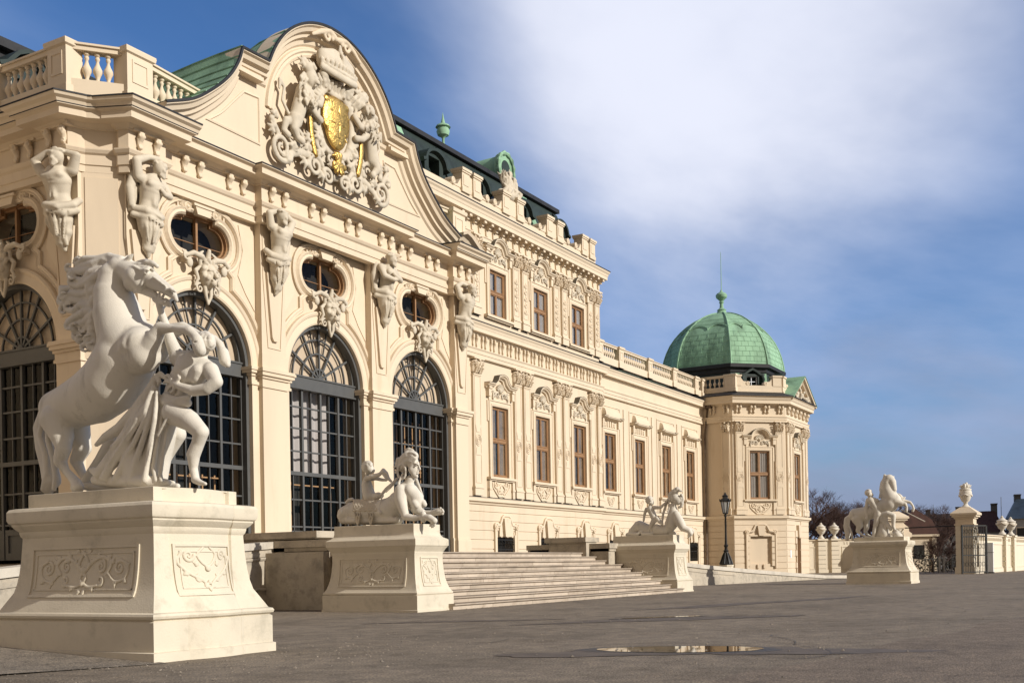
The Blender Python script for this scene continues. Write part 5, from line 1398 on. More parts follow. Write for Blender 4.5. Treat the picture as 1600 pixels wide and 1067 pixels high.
def gate_pier(x, y, rz, label, urn=None):
    r = tag(empty('gate_pier', (x, y, 0), rz), label, 'gate pier', 'gate piers'); F = T(x, y, 0, rz)
    m = MB(); m.fbox(-.6, .6, -.4, 3.6, -1.2, 0); m.fbox(-.7, .7, -.4, .5, -1.3, .1)
    z = .5
    while z < 3.5: m.fbox(-.63, .63, z, z+.42, -1.23, .03); z += .46
    part(m, 'pier_body', 'garden', r, 0, F)
    m = MB(); 
    for (z0, z1, e) in ((3.6, 3.7, .1), (3.7, 4.1, .02), (4.1, 4.22, .12), (4.22, 4.36, .25), (4.36, 4.5, .34)): m.fbox(-.6-e, .6+e, z0, z1, -1.2-e, e)
    m.add([(-.95, -.35, 4.5), (.95, -.35, 4.5), (.95, 1.55, 4.5), (-.95, 1.55, 4.5), (-.4, .25, 4.95), (.4, .25, 4.95), (.4, .95, 4.95), (-.4, .95, 4.95)], [(0, 1, 5, 4), (1, 2, 6, 5), (2, 3, 7, 6), (3, 0, 4, 7), (4, 5, 6, 7)])
    part(m, 'pier_cap', 'trim', r, 0, F)
    inst('pier_relief', ORN['relief'], F @ Matrix.Translation((0, -.06, 3.0)) @ Matrix.Scale(.62, 4), r); inst('pier_relief', ORN['relief'], F @ Matrix.Translation((0, -.06, 2.2)) @ Matrix.Scale(.62, 4), r)
    if urn:
        p = F @ Vector((0, .6, 4.9)); make_urn(p.x, p.y, p.z, urn, True, None)
    m = MB(); m.plate([(.6, 2.9), (1.5, 2.9), (1.55, 3.2), (1.3, 3.35), (1.25, 3.7), (.95, 3.9), (.75, 4.1), (.6, 4.1)], (), -.9, -.3, back=True); part(m, 'side_volute', 'trim', r, 0, F)
    return r
gate_pier(88.6, 12.2-.6, -.05, 'tall gate pier with a big flower urn, right of the wrought-iron gateway', 'large white stone urn crowned with flowers on top of the right gate pier')
gate_pier(90.6, 17.6, -.85, 'gate pier with pyramid cap half hidden behind the far rearing horse')
# iron gate : fixed frame over the opening and one leaf folded against the right pier
def gate_leaf(a, b, h, label, dense=True):
    a = Vector(a); b = Vector(b); L = (b-a).length; ang = math.atan2(b.y-a.y, b.x-a.x); F = T(a.x, a.y, 0, ang)
    r = tag(empty('iron_gate', (a.x, a.y, 0), ang), label, 'gate')
    m = MB(); m.fbox(0, .1, 0, h, -.05, .05); m.fbox(L-.1, L, 0, h, -.05, .05); m.fbox(0, L, h-.1, h, -.05, .05); m.fbox(0, L, .1, .18, -.04, .04); m.fbox(0, L, h*.37, h*.37+.08, -.04, .04); m.fbox(0, L, h*.75, h*.75+.08, -.04, .04)
    part(m, 'gate_frame', 'iron_dark', r, 0, F)
    m = MB(); n = int(L/.16)
    for i in range(1, n): x = L*i/n; m.fbox(x-.014, x+.014, .1, h-.05, -.014, .014)
    for i in range(int(L/.32)):
        x = (i+.5)*.32; 
        for z in (h*.56, h*.87, h*.2): m.tube([(x+.12*math.cos(t), 0, z+.16*math.sin(t)) for t in np.linspace(0, 2*PI, 11)], .016, 4)
    part(m, 'gate_bars', 'iron_dark', r, 0, F)
gate_leaf((86.9, 12.3), (88.8, 10.8), 3.6, 'open black wrought-iron gate leaf folded in front of the urn pier')
r = tag(empty('gate_transom', (91, 15, 3.5)), 'thin black iron bar spanning the gateway between the two gate piers', 'gate bar'); part(MB().tube([(91.0, 17.0, 3.62), (88.9, 12.2, 3.62)], .05, 6), 'bar', 'iron_dark', r)
r = tag(empty('info_stele', (90.3, 11.2, 0)), 'narrow white upright board standing against the garden wall beside the gate', 'sign board')
m = MB(); m.box(90.2, 90.42, 10.55, 11.15, 0, 2.3); part(m, 'board', 'white', r); m = MB(); m.box(90.15, 90.46, 10.5, 11.2, 0, .1); m.box(90.18, 90.44, 10.53, 11.17, 1.55, 1.58); part(m, 'board_frame', 'iron', r)

# ---- town and park behind ------------------------------------------------
def kiosk(x, y):
    r = tag(empty('gate_lodge', (x, y, 0), -.3), 'small white gate lodge with a red tiled mansard roof seen through the gateway', 'lodge'); F = T(x, y, 0, -1.1)
    m = MB(); m.fbox(-1.6, 1.6, -.5, 3.3, -3.2, 0)
    for u in (-1.4, 1.4): m.fbox(u-.2, u+.2, -.5, 3.3, 0, .12)
    part(m, 'wall', 'trim', r, 0, F); m = MB(); m.fbox(-1.85, 1.85, 3.3, 3.5, -3.4, .25); part(m, 'cornice', 'trim', r, 0, F)
    m = MB(); m.add([(-1.85, -.25, 3.5), (1.85, -.25, 3.5), (1.85, 3.4, 3.5), (-1.85, 3.4, 3.5), (-1.35, .3, 4.9), (1.35, .3, 4.9), (1.35, 2.9, 4.9), (-1.35, 2.9, 4.9), (0, 1.0, 6.0), (0, 2.0, 6.0)], [(0, 1, 5, 4), (1, 2, 6, 5), (2, 3, 7, 6), (3, 0, 4, 7), (4, 5, 8), (5, 6, 9, 8), (6, 7, 9), (7, 4, 8, 9)]); part(m, 'roof', 'red_tile', r, 0, F)
    m = MB(); m.fbox(-.5, .5, 1.2, 2.5, .0, .03); part(m, 'window', 'shadow', r, 0, F)
kiosk(110.4, 19.4)
M['dark_roof'] = material('dark town roof', (.03, .03, .033), .7, .3, .8, .2, 8); M['blue_roof'] = material('blue grey sheet roof', (.035, .05, .07), .5, .3, .8, .1, 8)
def house(label, cx, cy, w, dpt, hw, hr, roof, wins, chim, rz):
    r = tag(empty('town_house', (cx, cy, 0), rz), label, 'house', 'town houses behind the wall'); F = T(cx, cy, 0, rz)
    m = MB(); m.box(-w/2, w/2, 0, dpt, -1, hw); part(m, 'wall', 'house', r, 0, F)
    m = MB(); m.prism([(-w/2-.3, -.3), (w/2+.3, -.3), (w/2+.3, dpt+.3), (-w/2-.3, dpt+.3)], hw, hw+hr, [(-w/2+1, dpt*.35), (w/2-1, dpt*.35), (w/2-1, dpt*.6), (-w/2+1, dpt*.6)]); rf = part(m, 'roof', roof, r, 0, F)
    for x, z in chim:
        m = MB(); m.box(x-.4, x+.4, dpt*.35, dpt*.5, hw+hr*.4, hw+hr+z); m.box(x-.45, x+.45, dpt*.33, dpt*.52, hw+hr+z, hw+hr+z+.12); m.tube([(x+.9, dpt*.4, hw+hr*.6), (x+.9, dpt*.4, hw+hr+z+1.0)], .035, 4); part(m, 'chimney', 'iron', rf, 0, F)
    for u, v in wins:
        m = MB(); m.fbox(u-.55, u+.55, v-.8, v+.8, -.05, .04); o = part(m, 'window', 'trim', r, 0, F); m = MB(); m.fbox(u-.45, u+.45, v-.7, v+.7, .03, .05); part(m, 'pane', 'shadow', o, 0, F)
rz = -PI/2+.14
house('long low house with dark red roof behind the right garden wall', 160, 20.6, 6.5, 12, 4.6, 3.0, 'red_tile', [(-2, 3.0), (0, 3.0), (2, 3.0)], [(-2.3, .6), (2.2, .9)], rz)
house('grey house with dark blue metal roof and chimneys at the right edge of the photo', 158, 12.6, 7.6, 14, 6.2, 2.8, 'blue_roof', [(-2.5, 4.3), (-.5, 4.3), (1.5, 4.3), (3.2, 4.3)], [(-2.6, .5), (-.6, .9), (2.0, 1.6)], rz)
house('far dark roofed house glimpsed between gateway and red roof', 205, 31.5, 11, 14, 6.0, 3.2, 'dark_roof', [(-2, 5), (1, 5)], [(-3, .7), (2, .4)], rz)

def tree_mesh(seed, h=8.0, spread=.75, depth=7):
    rr = random.Random(seed); tr = MB(); cr = MB()
    def seg(mb, a, b, r0, r1, n): 
        mb.tube([a, (a+b)/2+Vector((rr.uniform(-.04, .04), rr.uniform(-.04, .04), 0))*(b-a).length, b], [r0, (r0+r1)/2, r1], n, caps=False)
    def grow(p, d, L, r, k):
        q = p+d*L
        seg(tr if k < 2 else cr, p, q, r, r*.68, 7 if k < 2 else (4 if k < 4 else 3))
        if k >= depth: return
        nb = 3 if k < 5 else 4
        for i in range(nb):
            a = rr.uniform(0, 2*PI); t = Vector((math.cos(a), math.sin(a), rr.uniform(-.1, .75)))
            nd = (d*rr.uniform(.55, 1.0)+t*spread*rr.uniform(.6, 1.0)).normalized()
            grow(p+d*L*rr.uniform(.55, 1.0), nd, L*rr.uniform(.62, .84), r*rr.uniform(.5, .66), k+1)
    grow(Vector((0, 0, 0)), Vector((rr.uniform(-.06, .06), rr.uniform(-.06, .06), 1)).normalized(), h*.25, h*.024, 0)
    return tr.mesh('trunk', M['bark'], 60), cr.mesh('crown', M['twig'])
TM = [tree_mesh(s, 8.0, sp, 7) for s, sp in ((11, .9), (23, .75), (37, 1.0))]
TS = 1.28
def tree(x, y, s, k, label, rz):
    r = tag(empty('bare_tree', (x, y, -.3), rz), label, 'tree', 'bare winter trees behind the wall')
    S = T(x, y, -.3, rz) @ Matrix.Scale(s*TS, 4)
    inst('trunk', TM[k][0], S, r); inst('crown', TM[k][1], S, r)
trees = [(112.5, 30.2, 1.16, 0, 'bare grey tree rising right beside the pavilion wall'), (119, 29.6, .98, 1, 'bare tree standing just behind the two urns on the left garden wall'), (127.0, 30.6, 1.12, 2, 'wide reddish bare tree behind the tail of the far horse'), (132, 28.4, 1.1, 0, 'bare tree with dense reddish twigs behind the far horse rump'), (138, 25.6, 1.16, 1, 'bare tree seen just right of the far horse head'), (137, 22.6, 1.06, 2, 'bare tree in the gateway behind the lodge roof'),
         (129, 19.4, .86, 0, 'low bare tree seen through the gateway beside the urn pier'), (101, 16.6, .50, 1, 'small leafless young tree in front of the lodge, seen through the gateway'), (122, 21.0, .8, 1, 'dark bushy bare tree in the middle of the gateway'), (142, 31.6, 1.1, 1, 'distant bare tree filling the gap behind the far horse'), (104, 16.2, .42, 2, 'small leafless bush tree beside the low fence in the gateway'), (146, 24.0, 1.1, 0, 'far bare tree beyond the gateway'), (122, 31.8, 1.05, 2, 'bare tree just behind the wall urns, reddish crown'), (134, 31.2, 1.15, 0, 'tall bare tree between the wall urns and the far horse tail'), (145, 30.0, 1.25, 1, 'bare tree far behind the back of the far horse'), (150, 27.5, 1.3, 2, 'farthest bare tree, seen right above the far horse forelegs'), (128, 24.6, .85, 0, 'low bare tree behind the left gate pier')]
for i, (x, y, s, k, lab) in enumerate(trees): tree(x, y, s, k, lab, i*1.3)
# dark hedge and rail in the gateway
HB = MB(); hr = random.Random(9)
for i in range(5200):
    x = hr.uniform(0, 14); y = hr.uniform(0, 2.2); z = hr.uniform(0, 1.9)*(1-.1*math.sin(x*2)); a = Vector((hr.uniform(-1, 1), hr.uniform(-1, 1), hr.uniform(-.4, 1))).normalized()*.14; b = Vector((hr.uniform(-1, 1), hr.uniform(-1, 1), hr.uniform(-1, 1))).normalized()*.06; p = Vector((x, y, z))
    HB.add([p-b, p+a, p+b, p-a*.4], [(0, 1, 2, 3)])
M['hedge'] = material('dark hedge', (.030, .030, .020), .9, .3, 3, .1, 20)
hg = part(HB, 'hedge', 'hedge', None, 0, T(104.5, 20.5, 0, -1.05)); tag(hg, 'dark clipped hedge across the view through the gateway', 'hedge')
def gallery(): pass
r = tag(empty('low_railing', (97, 15.2, 0)), 'low grey railing with two pale posts standing in the gateway', 'railing'); m = MB()
for i in range(9): 
    t = i/8; m.tube([(97+1.2*t, 16.6-2.6*t, 0), (97+1.2*t, 16.6-2.6*t, 1.15)], .035, 5)
m.tube([(97, 16.6, 1.15), (98.2, 14.0, 1.15)], .03, 5); part(m, 'rail', 'iron', r)
m = MB()
for t in (.42, .55): m.box(97+1.2*t-.07, 97+1.2*t+.07, 16.6-2.6*t-.07, 16.6-2.6*t+.07, 0, 1.3)
part(m, 'pale_posts', 'house', r)
# strokes of the statues: k:x,y,z,r in millimetres from the statue foot
def unpack(t):
    out = []
    for st in t.split(';'):
        k, q = st.split(':'); kind = 's' if k[0] == 's' else 'c'; k = int(k.lstrip('s'))/1000
        v = [[int(a)/1000 for a in p.split(',')] for p in q.split()]
        out.append((kind, [tuple(a[:3]) for a in v], [a[3] for a in v])+((k,) if k else ()))
    return out
T_HORSE = unpack('60:0,1536,1323,268 0,1124,1356,341 0,710,1443,398 0,355,1603,428 0,102,1865,431 0,-25,2069,376;60:-100,1464,1141,217 -100,1424,1050,192;30:-170,1358,1124,229 -180,1230,888,166 -190,1191,712,117 -190,1269,527,93 -190,1138,371,55 -190,1006,263,62 -200,913,186,75 -200,894,130,96;30:200,1411,1044,213 220,1285,753,127 220,1432,568,92 220,1295,364,60 220,1156,251,70 220,1116,171,91;30:0,1817,1304,92 50,1988,1074,115 50,1924,783,129 60,1836,492,128 60,1787,293,135 50,1859,172,93;12:-60,1794,1225,42 -60,1883,948,43 -50,1768,658,46 -50,1749,373,46 -30,1873,154,36;12:-80,1661,1141,35 -80,1669,860,42 -60,1585,574,42 -50,1551,327,42 -50,1594,139,35;60:0,71,2130,377 0,223,2520,338 0,304,2819,278 0,277,3069,217 0,166,3171,169;70:130,-238,2082,282 160,-370,2005,201;60:-100,-352,1965,304 -120,-419,1856,230;30:0,151,3192,142 0,-103,3060,167 0,-369,2981,133 0,-600,2842,99 0,-792,2729,75 0,-873,2659,55;20:0,-95,2941,134 0,-317,2809,73 0,-540,2685,49 0,-724,2562,36 0,-797,2532,33;10:0,-918,2614,39 0,-935,2579,29;10:0,-725,2608,33 0,-793,2566,29;15:-50,-15,3216,50 -60,-110,3273,37 -60,-178,3308,10;15:60,145,3293,47 60,85,3351,14;15:-110,-419,3035,36 -110,-493,3018,30;10:-80,-311,3104,30 -90,-500,3054,26;s6:-70,-958,2666,23 -70,-922,2693,16;s8:-170,-523,2980,39;3:-135,-483,2991,30;4:-140,-424,3028,16 -150,-501,3030,16 -130,-553,3011,16;50:-70,-210,2982,126 -70,-294,2887,99;12:-100,-611,2917,20 -80,-816,2768,16;8:-100,-47,3133,27 -130,-273,3106,23 -130,-390,3042,23 -120,-447,2963,20;6:-80,-814,2710,20 -70,-905,2718,26 -50,-964,2682,23;s4:-60,-629,2622,16 -60,-791,2632,29 -60,-928,2613,26 -60,-1054,2577,26;s4:40,-519,2657,17 40,-683,2667,30 40,-821,2648,26 40,-948,2611,26;6:-60,-184,2772,20 -100,-301,2777,20 -120,-397,2845,20 -110,-434,2908,16;10:-30,-538,3124,33 -60,-431,3157,33 -60,-336,3125,26;10:-20,-596,3085,30 -40,-512,3149,30 -20,-364,3196,30 0,-198,3199,30;10:-70,-110,3170,27 -70,-300,3148,26 -40,-501,3078,26 -40,-547,3032,20;9:-43,90,3261,71 -13,369,3358,64 -50,574,3354,57 -70,817,3393,49 -28,1015,3358,42 -38,1048,3373,37 -48,1056,3401,31 -58,1028,3426,26 -68,972,3432,20 -78,912,3412,15;9:75,206,3278,58 104,491,3378,52 67,748,3410,46 47,929,3428,40 89,1131,3427,34 79,1164,3442,30 69,1172,3471,26 59,1144,3496,21 49,1088,3501,16 39,1028,3482,12;9:-27,232,3239,71 -39,463,3325,64 -80,614,3286,57 -57,846,3298,49 -22,993,3307,42 -32,1026,3297,37 -42,1036,3267,31 -52,1009,3229,26 -62,955,3203,20 -72,895,3199,15;9:70,342,3273,58 58,612,3387,52 16,748,3302,46 39,945,3356,40 75,1091,3366,34 65,1124,3357,30 55,1134,3326,25 45,1108,3288,21 35,1053,3261,16 25,992,3258,12;9:-16,394,3214,71 -59,592,3231,64 -66,862,3218,57 -21,1150,3282,50 -25,1207,3296,42 -35,1240,3311,37 -45,1248,3340,31 -55,1220,3365,26 -65,1164,3371,20 -75,1103,3352,15;9:65,525,3229,58 22,709,3284,52 14,928,3222,46 59,1268,3288,41 55,1306,3318,35 45,1340,3333,30 35,1348,3362,26 25,1320,3387,21 15,1263,3393,17 5,1202,3374,12;9:-63,437,3177,71 -98,647,3158,64 -64,843,3078,57 -39,1038,3134,50 -79,1078,3233,42 -89,1112,3224,37 -99,1121,3193,31 -109,1095,3156,26 -119,1040,3129,20 -129,979,3126,15;9:91,609,3208,58 56,806,3228,53 90,1043,3160,47 116,1256,3227,41 75,1287,3291,35 65,1321,3282,30 55,1331,3251,26 45,1304,3213,21 35,1249,3186,17 25,1188,3183,12;9:-103,481,3112,71 -96,702,3046,62 -53,961,3025,52 -70,1094,3067,42 -80,1127,3082,37 -90,1134,3111,31 -100,1106,3136,26 -110,1050,3142,20 -120,990,3123,15;9:48,674,3185,58 54,864,3103,51 98,1162,3086,43 80,1267,3152,35 70,1301,3167,30 60,1309,3196,26 50,1280,3222,21 40,1224,3228,17 30,1163,3209,12;9:-50,582,3040,72 -9,913,3011,65 4,1215,3041,58 -40,1332,3028,50 -42,1353,2937,43 -52,1387,2928,37 -62,1397,2897,32 -72,1370,2859,26 -82,1314,2833,20 -92,1252,2831,15;9:3,629,3037,58 44,1014,3018,53 57,1291,3058,47 13,1435,3083,41 11,1445,2932,35 1,1479,2922,30 -9,1489,2891,26 -19,1462,2854,21 -29,1406,2828,17 -39,1344,2825,12;9:-77,588,2917,72 -39,880,2901,62 -67,1100,2942,52 -98,1230,2874,42 -108,1263,2889,37 -118,1271,2918,31 -128,1243,2943,26 -138,1186,2950,20 -148,1126,2932,15;9:67,732,2940,59 105,1068,2966,51 76,1280,2979,43 46,1443,2916,35 36,1477,2931,30 26,1485,2961,26 16,1456,2987,21 6,1399,2993,17 -4,1337,2975,12;9:-12,700,2821,72 -12,940,2810,65 -57,1116,2850,58 -46,1331,2820,50 -4,1375,2794,43 -14,1409,2784,37 -24,1419,2753,32 -34,1392,2716,26 -44,1336,2690,20 -54,1274,2688,15;9:101,872,2839,59 101,1111,2866,53 57,1252,2864,47 68,1489,2836,41 110,1516,2847,35 100,1551,2837,30 90,1561,2806,26 80,1534,2768,21 70,1477,2742,17 60,1415,2740,12;9:-31,700,2706,72 -69,897,2740,62 -89,1029,2678,52 -46,1212,2720,42 -56,1246,2734,37 -66,1254,2763,31 -76,1225,2789,26 -86,1169,2796,20 -96,1108,2778,15;9:70,853,2768,59 32,1010,2744,51 13,1180,2746,43 56,1305,2749,35 46,1339,2764,30 36,1347,2793,26 26,1318,2819,21 16,1262,2826,17 6,1201,2808,12;9:-43,702,2632,72 -84,830,2620,64 -61,1015,2597,57 -26,1216,2564,50 -58,1196,2527,42 -68,1230,2517,37 -78,1239,2487,31 -88,1213,2450,26 -98,1157,2425,20 -108,1096,2423,15;9:57,818,2646,59 16,956,2661,53 39,1172,2609,47 74,1377,2603,41 41,1297,2581,35 31,1331,2571,30 21,1341,2541,26 11,1314,2504,21 1,1258,2478,17 -9,1197,2477,12;9:-52,693,2567,72 -59,814,2493,65 -14,1050,2489,58 -19,1195,2481,50 -63,1069,2413,42 -73,1102,2428,37 -83,1109,2457,31 -93,1081,2483,26 -103,1025,2490,20 -113,965,2473,15;9:71,834,2590,59 64,994,2542,53 109,1230,2512,47 104,1366,2528,41 60,1187,2427,34 50,1221,2442,30 40,1229,2471,26 30,1200,2498,21 20,1144,2505,16 10,1084,2488,12;9:-51,681,2474,72 -17,857,2407,62 8,978,2337,52 -33,1065,2390,42 -43,1099,2381,37 -53,1108,2350,31 -63,1082,2314,26 -73,1027,2289,20 -83,967,2288,15;9:27,778,2486,59 61,955,2446,51 86,1081,2385,43 46,1174,2387,34 36,1208,2377,30 26,1217,2346,25 16,1191,2310,21 6,1135,2285,16 -4,1075,2284,12;9:-39,689,2380,72 5,837,2259,62 -13,927,2288,52 -52,963,2239,42 -62,995,2253,37 -72,1003,2282,31 -82,975,2308,26 -92,920,2316,20 -102,860,2300,15;9:52,799,2420,59 95,977,2305,51 77,1019,2291,43 38,1085,2250,34 28,1118,2265,30 18,1126,2294,25 8,1098,2320,21 -2,1043,2328,16 -12,982,2312,12;9:-21,693,2275,72 -8,802,2228,62 -53,769,2179,52 -54,869,2177,42 -64,903,2167,36 -74,912,2137,31 -84,886,2101,26 -94,832,2077,20 -104,772,2076,15;9:84,810,2291,59 97,941,2250,51 53,913,2214,42 51,980,2195,34 41,1014,2185,30 31,1023,2155,25 21,997,2119,21 11,943,2095,16 1,883,2094,12;9:-33,662,2170,72 -62,677,2139,57 -92,682,2092,42 -102,714,2106,36 -112,722,2134,31 -122,694,2161,25 -132,640,2169,20 -142,581,2153,14;9:116,832,2210,59 87,894,2185,47 57,882,2128,34 47,915,2142,30 37,923,2171,25 27,895,2198,21 17,840,2206,16 7,781,2190,12;9:-33,653,2109,72 -77,610,2068,57 -65,606,1983,42 -75,639,1973,36 -85,648,1943,31 -95,623,1908,25 -105,569,1885,20 -115,511,1884,14;9:99,802,2129,59 54,780,2099,46 66,749,1999,34 56,782,1989,30 46,792,1959,25 36,766,1923,21 26,712,1900,16 16,653,1899,12;9:-68,585,3072,72 -86,707,2959,62 -43,723,2793,52 -36,878,2709,42 -46,911,2723,37 -56,918,2752,31 -66,891,2777,26 -76,836,2784,20 -86,776,2767,15;9:72,728,3111,59 53,844,2979,51 96,892,2842,42 104,1075,2741,34 94,1108,2755,30 84,1116,2784,25 74,1088,2810,21 64,1033,2817,16 54,973,2800,12;9:-53,636,2791,72 -28,786,2650,62 6,843,2515,52 -27,931,2457,42 -37,965,2448,37 -47,974,2417,31 -57,948,2381,26 -67,894,2356,20 -77,834,2355,15;9:30,723,2806,58 54,870,2697,51 89,924,2535,43 55,1021,2488,34 45,1055,2478,30 35,1065,2448,25 25,1038,2411,21 15,984,2387,16 5,923,2385,12;9:-65,641,2580,72 -20,772,2427,62 -26,727,2311,52 -69,778,2213,42 -79,810,2227,36 -89,818,2255,31 -99,790,2281,25 -109,735,2289,20 -119,677,2273,15;9:54,777,2606,59 99,951,2492,51 93,877,2340,42 50,944,2240,34 40,977,2255,30 30,985,2284,25 20,958,2310,21 10,902,2318,16 0,843,2302,12;s50:-400,-563,2344,23 -400,-419,2168,23 -400,-367,1980,23;s50:-400,-733,1778,22 -400,-545,1637,23 -400,-357,1592,23;s50:-470,-369,2517,23 -470,-411,2350,23 -400,-373,2239,23;s50:-470,641,1017,23 -470,697,821,23 -470,651,651,23;s50:-470,-59,1548,23 -470,140,1305,23 -470,340,1125,23;s50:-400,-922,2043,22 -400,-827,1863,22 -400,-732,1746,22;10:-20,286,3330,47 -30,342,3384,37 -30,393,3351,24;10:-20,347,3285,47 -30,403,3339,37 -30,454,3306,24;10:-20,408,3240,48 -30,464,3294,37 -30,515,3261,24;10:-20,469,3195,48 -30,526,3249,37 -30,577,3216,24;10:-20,530,3149,48 -30,587,3203,38 -30,639,3170,24;10:-20,592,3104,48 -30,649,3158,38 -30,701,3124,24;10:-20,654,3058,48 -30,711,3112,38 -30,763,3079,24;10:-20,716,3012,48 -30,773,3066,38 -30,825,3033,24;30:-120,-300,1836,218 -140,-499,1926,164 -150,-668,2077,117 -150,-773,2195,84 -150,-1036,2156,48 -150,-1316,2090,64 -150,-1420,2013,60 -150,-1463,1957,67;6:-150,-1463,1951,76 -150,-1487,1866,85 -150,-1512,1806,79;s3:-200,-1417,1916,13 -220,-1534,1912,13 -200,-1614,1925,13;30:200,-327,2050,201 260,-479,2237,121 280,-750,2281,80 280,-1059,2150,46 280,-1328,2052,59 280,-1437,1974,52 280,-1492,1871,58;8:280,-1500,1844,78 280,-1533,1736,78 280,-1576,1680,45')
